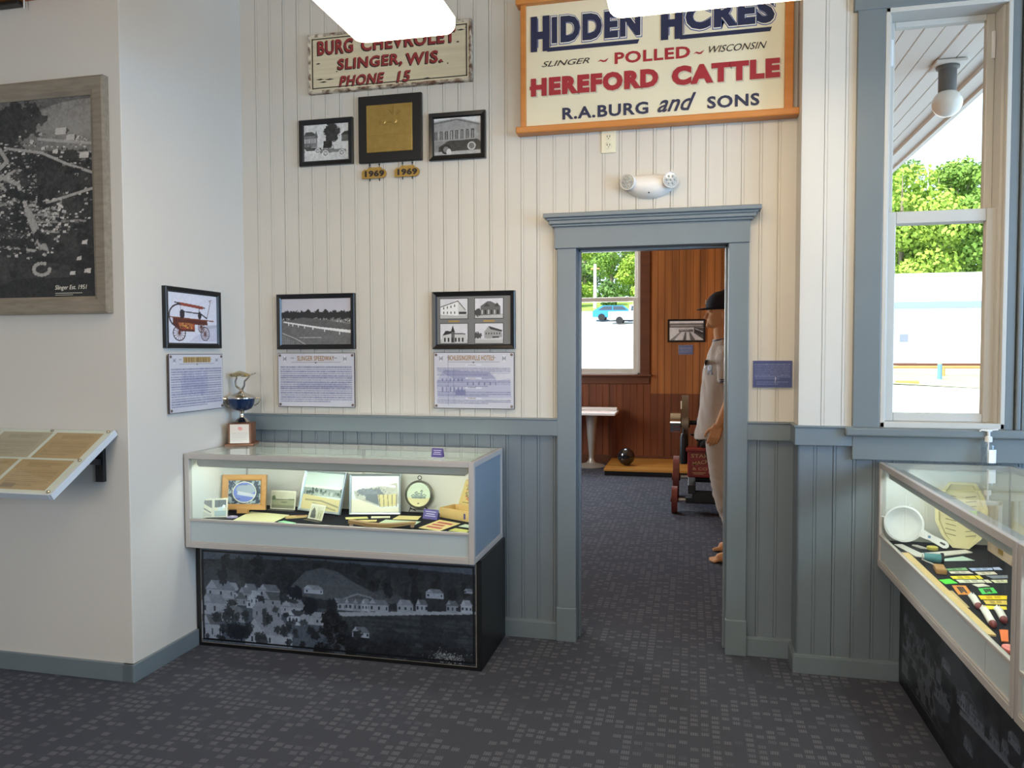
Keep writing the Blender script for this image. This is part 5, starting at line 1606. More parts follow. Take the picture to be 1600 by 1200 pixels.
for x in (-0.036, 0.028):
    c.cyl((x, -0.027, 0.351), (x, 0.027, 0.351), 0.008, n=14)
c.build('racing_car', mat('gilt', rgb(196, 180, 140), 0.25, metal=0.9), t, smooth=True).rotation_euler = (0, 0, R(-24))
MB().tube([(0.046, 0, 0.353), (0.072, 0, 0.358), (0.083, 0, 0.364)], [0.004, 0.003, 0.002], 8).tube([(0.070, -0.012, 0.356), (0.078, 0.012, 0.362)], 0.003, 8).build('figure_arm', M['chrome'], t, smooth=True).rotation_euler = (0, 0, R(-24))
# ------------------------------------------------------------------ things in the colander case
t = thing('colander', 'white plastic colander with a long handle, leaning in the case under the window', 'colander', (0.926, 3.690, 0.738))
d = Vector((0.149, -0.086, -0.070)).normalized()
nn = Vector((-0.22, -0.93, 0.30))
nn = (nn - d * nn.dot(d)).normalized()
Q = Matrix((d, nn.cross(d), nn)).transposed()      # local x along the handle, local z towards the viewer
t.rotation_euler = Q.to_euler()
cw = mat('colander_white', rgb(226, 228, 230), 0.35)
MB().lathe([(0.004, -0.030), (0.045, -0.028), (0.064, -0.015), (0.074, 0.000), (0.081, 0.001), (0.081, 0.006), (0.073, 0.007), (0.062, -0.010), (0.044, -0.023), (0.0, -0.025)], (0, 0, 0), 56).build('bowl', cw, t, smooth=True)
hd = MB()
prof_h = [(0.074, -0.018), (0.100, -0.016), (0.120, -0.013), (0.178, -0.016), (0.190, -0.010), (0.194, 0.0), (0.190, 0.010), (0.178, 0.016), (0.120, 0.013), (0.100, 0.016), (0.074, 0.018)]
hd.prism(prof_h, 0.0, 0.006, 'xy')
hd = hd.build('handle', cw, t)
MB().prism([(0.160, -0.004), (0.176, -0.0045), (0.181, 0.0), (0.176, 0.0045), (0.160, 0.004), (0.156, 0.0)], 0.0058, 0.0066, 'xy').build('hanging_slot', M['black'], hd)
MB().lathe([(0.006, 0.0058), (0.006, 0.0066), (0, 0.0067)], (0.112, 0, 0), 16).build('blue_stud', mat('stud_blue', rgb(96, 130, 176), 0.4), hd)
for a in (100, 190):
    ca, sa = math.cos(R(a)), math.sin(R(a))
    MB().tube([(0.078 * ca, 0.078 * sa, 0.003), (0.094 * ca, 0.094 * sa, 0.003)], 0.004, 8).build('rest_hook', cw, t)
# cream slotted scoop leaning at the back
t = thing('slotted_scoop', 'tall cream plastic slotted scoop leaning against the back of the window case', 'scoop', (1.140, 3.640, DK + 0.002), 0, rot=(R(-12), 0, R(-14)))
cr = mat('scoop_cream', rgb(222, 212, 164), 0.4)
out_ = [(-0.030, 0.0), (0.030, 0.0), (0.075, 0.045), (0.098, 0.11), (0.100, 0.175), (0.082, 0.235), (0.055, 0.285), (-0.045, 0.285), (-0.078, 0.235), (-0.100, 0.175), (-0.098, 0.11), (-0.070, 0.045)]
mb = MB()
ins = [(x * 0.86, 0.012 + (z - 0.0) * 0.92) for x, z in out_]
mb.loft([[(x * 0.92, 0.012, z) for x, z in ins], [(x, -0.006, z) for x, z in ins], [(x, -0.006, z) for x, z in out_], [(x, 0.004, z) for x, z in out_], [(x * 0.98, 0.018, z) for x, z in out_]])
mb.build('tray', cr, t)
for i in range(9):
    z = 0.055 + i * 0.021
    mb = MB()
    for s in (-1, 1):
        mb.prism([(s * 0.018, z - 0.004), (s * 0.058, z + 0.004), (s * 0.058, z + 0.007), (s * 0.018, z - 0.001)], 0.0095, 0.0116)
    mb.build('slot', mat('slot_dark', rgb(120, 112, 80), 0.6) if i == 0 else bpy.data.materials['slot_dark'], t)
# long yardstick and the small flat things
sheet('yardstick', [(0.858, 3.500), (0.858, 2.530), (0.893, 2.530), (0.900, 3.500)], M['pine'], 'long pale wooden yardstick along the front of the window case', 'ruler', th=0.006, marks=None)
sheet('letter_opener', [(0.880, 3.655), (0.912, 3.455), (0.960, 3.445), (1.165, 3.575), (1.150, 3.615), (0.950, 3.515), (0.912, 3.662)], M['white'], 'long white plastic letter opener lying bent behind the yardstick', 'letter opener', th=0.004)
sheet('paper_chip', [(0.951, 3.654), (0.972, 3.608), (0.996, 3.604), (0.972, 3.652)], paper(220, 220, 216), 'small white card directly below the colander', 'card', th=0.006)
t = thing('yellow_disc', 'small round yellow tin below the colander handle', 'tin', (1.018, 3.603, DK))
MB().lathe([(0.021, 0.0005), (0.022, 0.002), (0.022, 0.011), (0.020, 0.013), (0.0, 0.013)], (0, 0, 0), 28).build('tin', mat('tin_yellow', rgb(222, 210, 96), 0.4), t, smooth=True)
t = thing('hand_roller', 'teal hand roller with a dark wheel and wooden handle in the window case', 'roller', (0.955, 3.378, DK), R(-8))
MB().cyl((-0.030, 0, 0.019), (0.030, 0, 0.019), 0.018, n=28).build('drum', mat('teal', rgb(70, 138, 146), 0.4), t, smooth=True)
MB().cyl((0.030, 0, 0.0215), (0.040, 0, 0.0215), 0.021, n=28).build('wheel', M['iron'], t, smooth=True)
MB().tube([(-0.034, 0, 0.019), (-0.040, -0.03, 0.016), (-0.01, -0.075, 0.014), (0.0, -0.10, 0.012)], 0.003, 8).cyl((-0.036, 0, 0.019), (-0.029, 0, 0.019), 0.014, n=16).build('arm', M['steel'], t, smooth=True)
MB().box(-0.012, 0.026, -0.185, -0.10, 0.001, 0.022, 0.005).build('handle', M['oak'], t)
tk = 'tickets and paper slips in the window case'
for nm, pts, c, lab, mk in (
    ('envelope', [(0.995, 3.405), (1.010, 3.440), (1.106, 3.508), (1.132, 3.445)], (196, 222, 212), 'pale aqua envelope behind the teal hand roller', None),
    ('banknote', [(0.978, 3.288), (0.980, 3.262), (1.056, 3.286), (1.059, 3.322)], (132, 184, 132), 'muted green paper note beside the roller handle', 'd'),
    ('banknote', [(0.978, 3.250), (0.978, 3.222), (1.060, 3.240), (1.054, 3.272)], (228, 222, 212), 'white paper note just before the muted green note', 'd'),
    ('ticket', [(1.068, 3.316), (1.070, 3.280), (1.152, 3.310), (1.158, 3.342)], (170, 190, 232), 'pale blue ticket at the back of the window case', 'd'),
    ('ticket', [(1.162, 3.346), (1.158, 3.314), (1.188, 3.320), (1.190, 3.358)], (180, 190, 230), 'short pale blue ticket stub beside the longer blue ticket', None),
    ('ticket', [(1.073, 3.263), (1.074, 3.224), (1.146, 3.248), (1.147, 3.284)], (232, 224, 206), 'white ticket in front of the long pale blue ticket', 'd'),
    ('ticket', [(0.962, 3.182), (0.962, 3.146), (1.050, 3.164), (1.052, 3.208)], (238, 220, 60), 'long yellow ticket in the middle of the window case', 'd'),
    ('ticket', [(1.056, 3.211), (1.055, 3.166), (1.072, 3.172), (1.073, 3.214)], (238, 220, 60), 'short yellow stub touching the long yellow ticket', None),
    ('ticket', [(0.968, 3.136), (0.970, 3.098), (1.062, 3.120), (1.063, 3.157)], (226, 226, 206), 'long white ticket in front of the yellow ticket', 'd'),
    ('ticket', [(1.067, 3.158), (1.066, 3.120), (1.086, 3.125), (1.085, 3.162)], (226, 226, 206), 'short white stub touching the long white ticket', None),
    ('ticket', [(1.096, 3.220), (1.107, 3.180), (1.164, 3.200), (1.178, 3.242)], (128, 136, 150), 'slate grey ticket at the back right of the window case', None),
    ('ticket', [(1.092, 3.160), (1.095, 3.124), (1.140, 3.136), (1.154, 3.178)], (224, 224, 190), 'cream ticket in front of the slate grey ticket', 'd'),
    ('card', [(0.906, 3.120), (0.912, 3.070), (0.960, 3.090), (0.950, 3.145)], (96, 232, 76), 'bright green folded card beside the yardstick', None),
    ('ticket', [(1.006, 3.086), (1.016, 3.055), (1.062, 3.076), (1.048, 3.105)], (230, 226, 214), 'small white ticket behind the square green card', None),
    ('card', [(0.930, 3.057), (0.918, 2.944), (0.966, 2.954), (0.978, 3.064)], (236, 154, 72), 'square orange card with dark print beside the yardstick', 'd'),
    ('card', [(1.010, 3.036), (1.001, 2.968), (1.058, 2.994), (1.066, 3.060)], (90, 214, 106), 'square green card with dark print', 'd'),
    ('ticket', [(0.981, 2.947), (0.976, 2.904), (1.062, 2.923), (1.078, 2.966)], (248, 210, 40), 'deep yellow ticket strip, hindmost of the three yellow strips', 'd'),
    ('ticket', [(0.979, 2.893), (0.974, 2.852), (1.040, 2.860), (1.056, 2.908)], (228, 200, 96), 'dull yellow ticket strip, middle one of the three yellow strips', 'd'),
    ('ticket', [(0.956, 2.834), (0.952, 2.796), (1.020, 2.806), (1.030, 2.838)], (244, 222, 70), 'yellow and white ticket strip, foremost of the three yellow strips', None),
    ('card', [(0.899, 2.985), (0.897, 2.800), (0.908, 2.802), (0.912, 2.988)], (196, 174, 130), 'narrow tan card strip lying along the yardstick', None),
):
    sheet(nm, pts, paper(*c), lab, 'card' if nm == 'card' else ('paper' if nm in ('envelope', 'banknote') else 'ticket'), group=tk, marks=((M['oldblack'], 3, 0.25) if nm == 'card' and mk else ((paper(*[int(v * 0.8) for v in c]), 2, 0.2) if mk else None)))
for (ax, ay), (bx, by), lab in (((0.948, 2.907), (0.927, 2.772), 'white paper tube with a dark red end, nearest the orange card'), ((0.938, 2.770), (0.909, 2.597), 'longest white paper tube with a dark red end, nearest the yardstick tip'), ((0.983, 2.779), (0.957, 2.646), 'white paper tube with a dark red end, in front of the yellow strips')):
    L_ = math.hypot(bx - ax, by - ay)
    t = thing('paper_tube', lab, 'tube', (ax, ay, DK + 0.0125), math.atan2(by - ay, bx - ax), 'white paper tubes with red ends')
    MB().cyl((0.025, 0, 0), (L_ - 0.018, 0, 0), 0.0115, 0.0115, 18).build('wrapper', M['white'], t, smooth=True)
    MB().cyl((L_ - 0.018, 0, 0), (L_ - 0.004, 0, 0), 0.0115, 0.010, 18).ball((L_ - 0.004, 0, 0), 0.0095, 14, 8).build('red_end', mat('dark_red', rgb(120, 44, 48), 0.5) if 'dark_red' not in bpy.data.materials else bpy.data.materials['dark_red'], t, smooth=True)
    mb = MB()
    for a in range(3):
        an = 2 * PI * a / 3 + 0.4
        mb.loft([[(0.028, 0.004 * math.cos(an + k), 0.004 * math.sin(an + k)) for k in (-0.8, 0.8)] + [(0.028, 0.009 * math.cos(an + k), 0.009 * math.sin(an + k)) for k in (0.8, -0.8)],
                 [(0.0, 0.008 * math.cos(an + k), 0.006 * math.sin(an + k)) for k in (-0.8, 0.8)] + [(0.0, 0.013 * math.cos(an + k), 0.0115 * math.sin(an + k)) for k in (0.8, -0.8)]])
    mb.build('twisted_paper', M['white'], t)
sheet('card', [(0.921, 2.588), (0.892, 2.486), (0.910, 2.486), (0.946, 2.590)], paper(236, 126, 74), 'small orange label card beyond the yardstick tip near the case corner post', 'card', th=0.004)
t = thing('red_token', 'small pinkish red rounded token at the near end of the window case', 'token', (0.886, 2.405, DK))
MB().lathe([(0.018, 0.0005), (0.022, 0.006), (0.020, 0.014), (0.010, 0.018), (0, 0.018)], (0, 0, 0), 24, sy=1.5).build('token', mat('token_red', rgb(222, 100, 92), 0.4), t, smooth=True)
MB().lathe([(0.010, 0.0165), (0.011, 0.0185), (0.006, 0.0195), (0, 0.0196)], (0, 0, 0), 18, sy=1.4).build('raised_top', mat('token_pink', rgb(232, 140, 130), 0.4), t, smooth=True)
# long box with an open lid along the back
t = thing('long_box', 'long beige cardboard box with its lid raised, at the back of the window case', 'box', (1.243, 3.640, DK), R(-90))
MB().box(0, 0.30, 0, 0.006, 0.001, 0.050).box(0, 0.30, 0.074, 0.08, 0.001, 0.050).box(0, 0.006, 0.006, 0.074, 0.001, 0.05).box(0.294, 0.30, 0.006, 0.074, 0.001, 0.05).box(0.004, 0.296, 0.004, 0.076, 0.001, 0.006).build('body', mat('box_beige', rgb(196, 172, 150), 0.7), t)
l_ = MB().box(0, 0.30, 0, 0.004, 0, 0.085).build('lid', mat('box_lid', rgb(212, 204, 178), 0.7), t)
l_.location = (0, 0.076, 0.050)
l_.rotation_euler = (R(-14), 0, 0)
MB().box(0.12, 0.17, -0.0012, 0.0008, 0.018, 0.040).build('clasp', M['brass'], t)
t = thing('red_packet', 'red and white patterned packet standing in the window case near its right end', 'packet', (1.20, 3.02, DK), R(-62))
p = Pic(40, 50, (226, 208, 200))
for i in range(40):
    r_ = random.Random(i + 3)
    p.blob(r_.random(), r_.random(), 0.07, 0.05, r_.choice(((200, 70, 66), (214, 100, 92), (236, 226, 220))), i)
MB().box(-0.06, 0.06, -0.02, 0.02, 0.0005, 0.165, 0.004).build('packet', paper(226, 214, 208), t)
p.mesh('pattern', 0.112, 0.155, -0.0206, M['printed'], t, 0, 0.083)

# ------------------------------------------------------------------ hand sanitiser on the window case
t = thing('pump_bottle', 'clear pump bottle of hand sanitiser standing on the case under the window', 'bottle', (1.262, 3.708, 1.0055))
gel = glass_mat('clear_plastic', (0.97, 0.98, 0.98), 1.4)
MB().lathe([(0.0, 0.0005), (0.026, 0.0005), (0.029, 0.004), (0.030, 0.05), (0.029, 0.085), (0.024, 0.098), (0.013, 0.106), (0.012, 0.108)], (0, 0, 0), 36, sy=0.75).build('bottle', gel, t, smooth=True)
MB().lathe([(0.0, 0.002), (0.0245, 0.003), (0.0275, 0.006), (0.0285, 0.05), (0.0275, 0.078), (0.0, 0.078)], (0, 0, 0), 36, sy=0.72).build('gel', glass_mat('gel', (0.96, 0.97, 0.98), 1.2), t, smooth=True)
b = MB()
rr_ = []
for z in (0.014, 0.072):
    rr_.append([(0.0305 * math.sin(a), -0.0232 * math.cos(a), z) for a in [R(-10 + 6 * i) for i in range(13)]])
b.loft(rr_, closed=False, cap=False).build('label', M['white'], t)
MB().lathe([(0.0135, 0.104), (0.0145, 0.106), (0.0145, 0.124), (0.011, 0.128), (0.006, 0.130), (0.006, 0.150), (0.0, 0.150)], (0, 0, 0), 24).build('collar', M['plastic_white'], t, smooth=True)
MB().box(-0.012, 0.012, -0.008, 0.008, 0.148, 0.158, 0.003).tube([(-0.008, 0, 0.154), (-0.028, 0, 0.155), (-0.036, 0, 0.150)], [0.005, 0.004, 0.003], 8).tube([(0.008, 0, 0.155), (0.036, 0, 0.158)], 0.0032, 8).build('pump_head', M['plastic_white'], t)
MB().tube([(0, 0, 0.012), (0, 0, 0.106)], 0.003, 8).build('dip_tube', M['plastic_white'], t)

# ================================================================== THE FAR ROOM
# bowling lane section, ball and pedestal table
t = thing('lane_section', 'low section of yellow wooden bowling lane on the far room floor', 'platform', (-1.035, 9.39, 0))
MB().box(0, 1.25, 0, 1.02, 0.055, 0.086, 0.002).build('lane_boards', M['lane'], t)
MB().box(0.01, 1.24, 0.008, 1.01, 0, 0.056).build('dark_base', M['base_black'], t)
t = thing('bowling_ball', 'black bowling ball resting on the yellow lane section', 'ball', (-0.790, 9.72, 0.0865 + 0.109))
MB().ball((0, 0, 0), 0.109, 40, 26).build('ball', mat('ball_black', rgb(20, 22, 26), 0.15, coat=0.6), t, smooth='all')
mb = MB()
for a, b_ in ((-0.10, 0.42), (0.10, 0.42), (0.0, 0.12)):
    v = Vector((a, -1, b_)).normalized()
    mb.cyl(v * 0.1075, v * 0.1094, 0.012, n=16)
mb.build('finger_holes', M['black'], t)
t = thing('score_table', 'white-topped pedestal table at the left of the far room', 'table', (-1.27, 10.08, 0))
MB().lathe([(0.0, 0.0), (0.20, 0.0), (0.205, 0.012), (0.15, 0.035), (0.07, 0.055), (0.042, 0.09), (0.036, 0.14), (0.042, 0.20), (0.075, 0.62), (0.085, 0.70), (0.0, 0.70)], (0, 0, 0), 40).build('pedestal', mat('cast_grey', rgb(170, 166, 158), 0.35, metal=0.4), t, smooth=True)
MB().box(-0.62, 0.335, -0.28, 0.28, 0.70, 0.735, 0.008).build('tabletop', M['plastic_white'], t)
MB().box(-0.60, 0.315, 0.18, 0.27, 0.735, 0.775, 0.006).build('raised_ledge', M['plastic_white'], t)
sheet('score_sheet', [(-1.44, 9.86), (-1.02, 9.84), (-1.00, 10.04), (-1.42, 10.06)], paper(228, 196, 190), 'pinkish score sheet lying on the white pedestal table', 'paper', z=0.7352)
# bowling picture, blue label, outlet
p = Pic(100, 64, (196, 194, 192))
p.rect(0, 0, 1, 0.12, (224, 224, 222)).rect(0, 0.12, 1, 0.34, (104, 100, 98)).line([(0.05, 0.24), (0.95, 0.24)], 0.02, (170, 166, 160)).rect(0.28, 0.44, 0.7, 0.56, (96, 92, 90)).text_lines(0.3, 0.46, 0.68, 0.54, 1, (196, 194, 190), 3)
p.poly([(0.0, 1.0), (0.32, 0.56), (0.36, 0.56), (0.14, 1.0)], (110, 106, 104)).poly([(0.40, 0.98), (0.46, 0.58), (0.50, 0.58), (0.5, 0.98)], (86, 84, 82)).poly([(0.62, 0.98), (0.58, 0.58), (0.62, 0.58), (0.76, 0.98)], (96, 92, 90)).poly([(0.72, 0.62), (0.72, 0.34), (1, 0.36), (1, 0.96)], (70, 68, 68)).grain(5, 16, 5)
for i in range(6):
    p.blob(0.76 + i * 0.045, 0.5 + i * 0.03, 0.03, 0.10, 36, i).blob(0.77 + i * 0.045, 0.42 + i * 0.03, 0.016, 0.03, 196, i)
framed('bowling_picture', 'black-framed photograph of a bowling alley on the far wooden wall', 'photograph', -0.062, 1.794, 0.486, 0.302, 0.024, 0.024, M['black_frame'], p, M['photo'], wall=BY)
t = thing('blue_label', 'small blue label below the bowling photograph on the far wall', 'label', (-0.068, BY, 1.541))
MB().box(-0.095, 0.095, -0.008, -0.001, -0.063, 0.063, 0.001).build('backing', mat('label_edge', rgb(160, 160, 176), 0.4), t)
p = Pic(50, 34, (84, 92, 130))
p.text_lines(0.08, 0.2, 0.92, 0.85, 6, (150, 156, 186), 2, 0.6)
p.mesh('text_face', 0.184, 0.12, -0.0085, M['plaque_print'], t)
t = thing('wall_outlet', 'beige outlet plate low on the far wooden wall', 'outlet', (-0.080, BY - 0.004, 0.807))
MB().box(-0.05, 0.05, -0.008, -0.0005, -0.054, 0.054, 0.004).build('plate', ivory, t)
MB().box(-0.012, 0.012, -0.0105, -0.007, -0.036, -0.010, 0.003).box(-0.012, 0.012, -0.0105, -0.007, 0.010, 0.036, 0.003).build('receptacle', M['white'], t)
# old stationary engine on a cart
t = thing('gas_engine', 'old stationary engine with red tank and iron flywheels on a small wheeled cart', 'engine', (0.16, 7.75, 0))


def eng(mb, name, m, parent=t, smooth=False):
    bmesh.ops.translate(mb.bm, verts=mb.bm.verts, vec=(-0.16, -7.75, 0))
    return mb.build(name, m, parent, smooth)


def wheel(x, y, z, r, w, rim, m, name, spokes=6):
    q = Matrix.Rotation(R(90), 3, 'Y')
    o = eng(MB().lathe([(r - rim, -w / 2), (r, -w / 2), (r, w / 2), (r - rim, w / 2), (r - rim, -w / 2)], (x, y, z), 40, q), name, m, smooth=True)
    mb = MB()
    for i in range(spokes):
        a = 2 * PI * i / spokes
        mb.tube([(x, y + 0.02 * math.cos(a), z + 0.02 * math.sin(a)), (x, y + (r - rim * 0.6) * math.cos(a), z + (r - rim * 0.6) * math.sin(a))], max(0.008, r * 0.05), 8)
    mb.cyl((x - w * 0.7, y, z), (x + w * 0.7, y, z), r * 0.18, n=16)
    h = eng(mb, 'spokes', m, o, smooth=True)
    return o


wheel(-0.142, 7.32, 0.125, 0.125, 0.052, 0.022, M['rust'], 'front_wheel')
wheel(0.50, 7.32, 0.125, 0.125, 0.052, 0.022, M['rust'], 'front_wheel')
wheel(-0.142, 8.12, 0.215, 0.215, 0.06, 0.026, M['rust'], 'rear_wheel', 8)
wheel(0.50, 8.12, 0.215, 0.215, 0.06, 0.026, M['rust'], 'rear_wheel', 8)
eng(MB().cyl((-0.16, 7.32, 0.125), (0.52, 7.32, 0.125), 0.016, n=14).cyl((-0.16, 8.12, 0.215), (0.52, 8.12, 0.215), 0.018, n=14), 'axle', M['steel'], smooth=True)
eng(MB().box(-0.02, 0.05, 7.22, 8.30, 0.20, 0.28, 0.006).box(0.33, 0.40, 7.22, 8.30, 0.20, 0.28, 0.006).box(0.02, 0.36, 7.24, 7.32, 0.12, 0.22, 0.006).box(0.02, 0.36, 8.08, 8.16, 0.17, 0.24, 0.006).box(-0.04, 0.44, 7.28, 7.36, 0.10, 0.15, 0.004), 'cart_frame', M['iron'])
eng(MB().box(0.04, 0.34, 7.55, 8.20, 0.28, 0.52, 0.02).cyl((0.19, 7.42, 0.56), (0.19, 7.80, 0.62), 0.10, n=28).box(0.08, 0.30, 7.75, 8.15, 0.50, 0.66, 0.03).cyl((0.19, 7.30, 0.57), (0.19, 7.44, 0.57), 0.055, n=20), 'engine_block', M['iron'], smooth=True)
o = eng(MB().box(-0.025, 0.30, 7.34, 7.54, 0.335, 0.585, 0.012).box(-0.040, 0.315, 7.325, 7.555, 0.578, 0.606, 0.006), 'water_tank', M['engine_red'])
ivory_paint = mat('sign_paint', rgb(196, 172, 120), 0.6)
for s, x0, x1, z0, z1, sl in (('STAR', 0.008, 0.165, 0.522, 0.556, 0.0), ('MACH', 0.02, 0.17, 0.445, 0.480, 0.03), ('& CO', 0.02, 0.155, 0.405, 0.432, 0.0)):
    text_part('lettering', s, x0 - 0.16, z0, x1 - 0.16, z1, 7.3388 - 7.75, ivory_paint, o, 0.01, 0, 0.001, sl)
mb = MB().box(0.02, 0.14, 7.3378, 7.3395, 0.378, 0.384)
eng(mb.box(0.03, 0.12, 7.3378, 7.3395, 0.366, 0.370), 'lettering_line', ivory_paint, o)
wheel(-0.052, 7.90, 0.80, 0.275, 0.065, 0.05, M['belt_steel'], 'flywheel', 6)
wheel(0.44, 7.90, 0.80, 0.275, 0.065, 0.05, M['belt_steel'], 'flywheel', 6)
eng(MB().cyl((-0.20, 7.90, 0.80), (0.47, 7.90, 0.80), 0.022, n=16).box(0.06, 0.11, 7.80, 8.0, 0.62, 0.84, 0.01).box(0.27, 0.32, 7.80, 8.0, 0.62, 0.84, 0.01), 'crankshaft', M['iron'], smooth=True)
eng(MB().cyl((-0.198, 7.90, 0.80), (-0.098, 7.90, 0.80), 0.10, n=36), 'belt_pulley', M['chrome'], smooth=True)
eng(MB().tube([(0.19, 7.60, 0.68), (0.14, 7.52, 0.70), (0.08, 7.46, 0.66), (0.07, 7.45, 0.61)], 0.012, 10).tube([(0.10, 7.47, 0.84), (0.05, 7.44, 0.72), (0.0, 7.42, 0.73)], 0.012, 10).ball((0.10, 7.47, 0.86), (0.05, 0.05, 0.04), 20, 12), 'intake_pipe', M['iron'], smooth=True)
eng(MB().lathe([(0.0, 0.44), (0.034, 0.445), (0.036, 0.47), (0.036, 0.70), (0.026, 0.73), (0.012, 0.74), (0.010, 0.78), (0.0, 0.78)], (-0.062, 7.46, 0), 24), 'oiler_cylinder', M['iron'], smooth=True)
eng(MB().tube([(-0.06, 7.46, 0.56), (0.0, 7.56, 0.54), (0.10, 7.6, 0.50)], 0.012, 8), 'oiler_pipe', M['iron'], smooth=True)

# ------------------------------------------------------------------ mannequin in a baseball uniform
t = thing('mannequin', 'faceless mannequin in a grey baseball uniform and dark cap behind the doorway', 'mannequin', (0.275, 5.80, 0))


def remesh(mb, name, m, voxel, smooth_it, parent, folds=None):
    o = mb.build(name, m, parent, smooth='all')
    md = o.modifiers.new('r', 'REMESH')
    md.mode = 'VOXEL'
    md.voxel_size = voxel
    md.use_smooth_shade = True
    sm = o.modifiers.new('s', 'SMOOTH')
    sm.factor = 0.5
    sm.iterations = smooth_it
    bpy.context.view_layer.update()
    me = bpy.data.meshes.new_from_object(o.evaluated_get(bpy.context.evaluated_depsgraph_get()))
    o.modifiers.clear()
    old = o.data
    o.data = me
    bpy.data.meshes.remove(old)
    me.name = name
    if not me.materials:
        me.materials.append(m)
    if folds:
        n = len(me.vertices)
        co = np.zeros(n * 3); me.vertices.foreach_get('co', co); co = co.reshape(-1, 3)
        no = np.zeros(n * 3); me.vertices.foreach_get('normal', no); no = no.reshape(-1, 3)
        co += no * folds(co)[:, None]
        me.vertices.foreach_set('co', co.ravel())
    me.polygons.foreach_set('use_smooth', [True] * len(me.polygons))
    me.update()
    return o


b = MB()
# trunk, neck and head; facing local -x, left side towards local -y
b.bone((-0.04, 0, 0.98), (-0.055, 0, 1.18), 0.12, 0.105)
b.bone((-0.055, 0, 1.18), (-0.06, 0, 1.40), 0.105, 0.11)
for s in (-1, 1):
    b.bone((-0.04, s * 0.06, 0.97), (-0.05, s * 0.05, 1.20), 0.10, 0.10)
    b.bone((-0.05, s * 0.05, 1.2), (-0.05, s * 0.10, 1.42), 0.10, 0.09)
    b.bone((-0.03, s * 0.10, 1.47), (-0.025, s * 0.195, 1.465), 0.07, 0.058)
b.bone((-0.04, 0, 1.46), (-0.060, 0, 1.66), 0.062, 0.058)
b.ball((-0.052, 0, 1.82), (0.105, 0.078, 0.115), 28, 20)
b.ball((-0.085, 0, 1.745), (0.078, 0.060, 0.075), 24, 16)
b.bone((-0.150, 0, 1.700), (-0.135, 0, 1.705), 0.020, 0.03)
b.bone((-0.155, 0, 1.80), (-0.172, 0, 1.757), 0.009, 0.014)
b.bone((-0.157, -0.012, 1.722), (-0.157, 0.012, 1.722), 0.008, 0.008)
for s in (-1, 1):
    b.bone((-0.045, s * 0.078, 1.79), (-0.050, s * 0.074, 1.745), 0.017, 0.011)
    b.bone((-0.150, s * 0.022, 1.806), (-0.138, s * 0.05, 1.802), 0.012, 0.010)
# legs and feet
LEG = {-1: ((-0.035, -0.095, 0.95), (-0.045, -0.125, 0.53), (0.055, -0.150, 0.085), -0.140, -0.165), 1: ((-0.035, 0.095, 0.95), (-0.030, 0.130, 0.53), (0.085, 0.155, 0.085), -0.108, 0.172)}
for s in (-1, 1):
    hip, kn, an, tx, ty = LEG[s]
    b.bone(hip, kn, 0.085, 0.055)
    mid = tuple(kn[i] * 0.6 + an[i] * 0.4 for i in range(3))
    b.bone(kn, (mid[0] + 0.02, mid[1], mid[2]), 0.055, 0.052)
    b.bone((mid[0] + 0.02, mid[1], mid[2]), an, 0.052, 0.034)
    b.bone(an, (an[0] + 0.028, an[1], 0.034), 0.036, 0.033)
    b.bone((an[0] - 0.01, an[1], 0.062), (tx + 0.075, ty, 0.036), 0.036, 0.032)
    b.bone((an[0] + 0.02, an[1], 0.026), (tx + 0.06, ty - 0.018 * s, 0.022), 0.026, 0.022)
    for k in range(5):
        yy = ty + s * (-0.034 + 0.017 * k)
        rr2 = (0.014, 0.0105, 0.010, 0.0095, 0.009)[k]
        lead = (0.0, -0.002, 0.006, 0.014, 0.024)[k]
        b.bone((tx + 0.075, yy * 0.6 + ty * 0.4 + 0.0, 0.026), (tx + lead + rr2, yy, rr2 + 0.002), rr2 * 1.2, rr2, 10)
# arms with hands
for s in (-1, 1):
    sh, el, wr = (-0.025, s * 0.205, 1.455), (0.005, s * 0.245, 1.185), (-0.085, s * 0.225, 0.985)
    b.bone(sh, el, 0.052, 0.040)
    m1 = tuple(el[i] * 0.65 + wr[i] * 0.35 for i in range(3))
    b.bone(el, m1, 0.040, 0.039)
    b.bone(m1, wr, 0.039, 0.027)
    W = Vector(wr)
    ax = Vector((-0.30, 0.02 * -s, -0.95)).normalized()        # along the hand
    sd = Vector((-0.95, 0.0, 0.30)).normalized()               # thumb side, to the front
    pn = ax.cross(sd) * 1.0
    if pn.y * s > 0:
        pn = -pn                                               # palm faces the thigh
    for k in range(4):
        u = 0.030 - 0.0195 * k
        base = W + ax * 0.006 + sd * u * 0.7
        kn_ = W + ax * (0.088 - 0.005 * abs(k - 1)) + sd * u
        b.bone(base, kn_, 0.018, 0.0125, 10)
        ln = (0.038, 0.043, 0.040, 0.032)[k]
        p1 = kn_ + (ax * 0.90 + pn * (0.28 + 0.05 * k) + sd * (0.06 - 0.03 * k)) * ln
        p2 = p1 + (ax * 0.72 + pn * 0.62) * ln * 0.68
        p3 = p2 + (ax * 0.45 + pn * 0.85) * ln * 0.5
        b.bone(kn_, p1, 0.0098, 0.0088, 10)
        b.bone(p1, p2, 0.0088, 0.0080, 10)
        b.bone(p2, p3, 0.0080, 0.0068, 10)
    t0 = W + ax * 0.022 + sd * 0.022
    t1 = t0 + (ax * 0.65 + sd * 0.72 + pn * 0.25) * 0.042
    t2 = t1 + (ax * 0.88 + sd * 0.30 + pn * 0.32) * 0.034
    t3 = t2 + (ax * 0.95 + pn * 0.3) * 0.024
    b.bone(t0, t1, 0.017, 0.012, 10)
    b.bone(t1, t2, 0.012, 0.0098, 10)
    b.bone(t2, t3, 0.0098, 0.0078, 10)
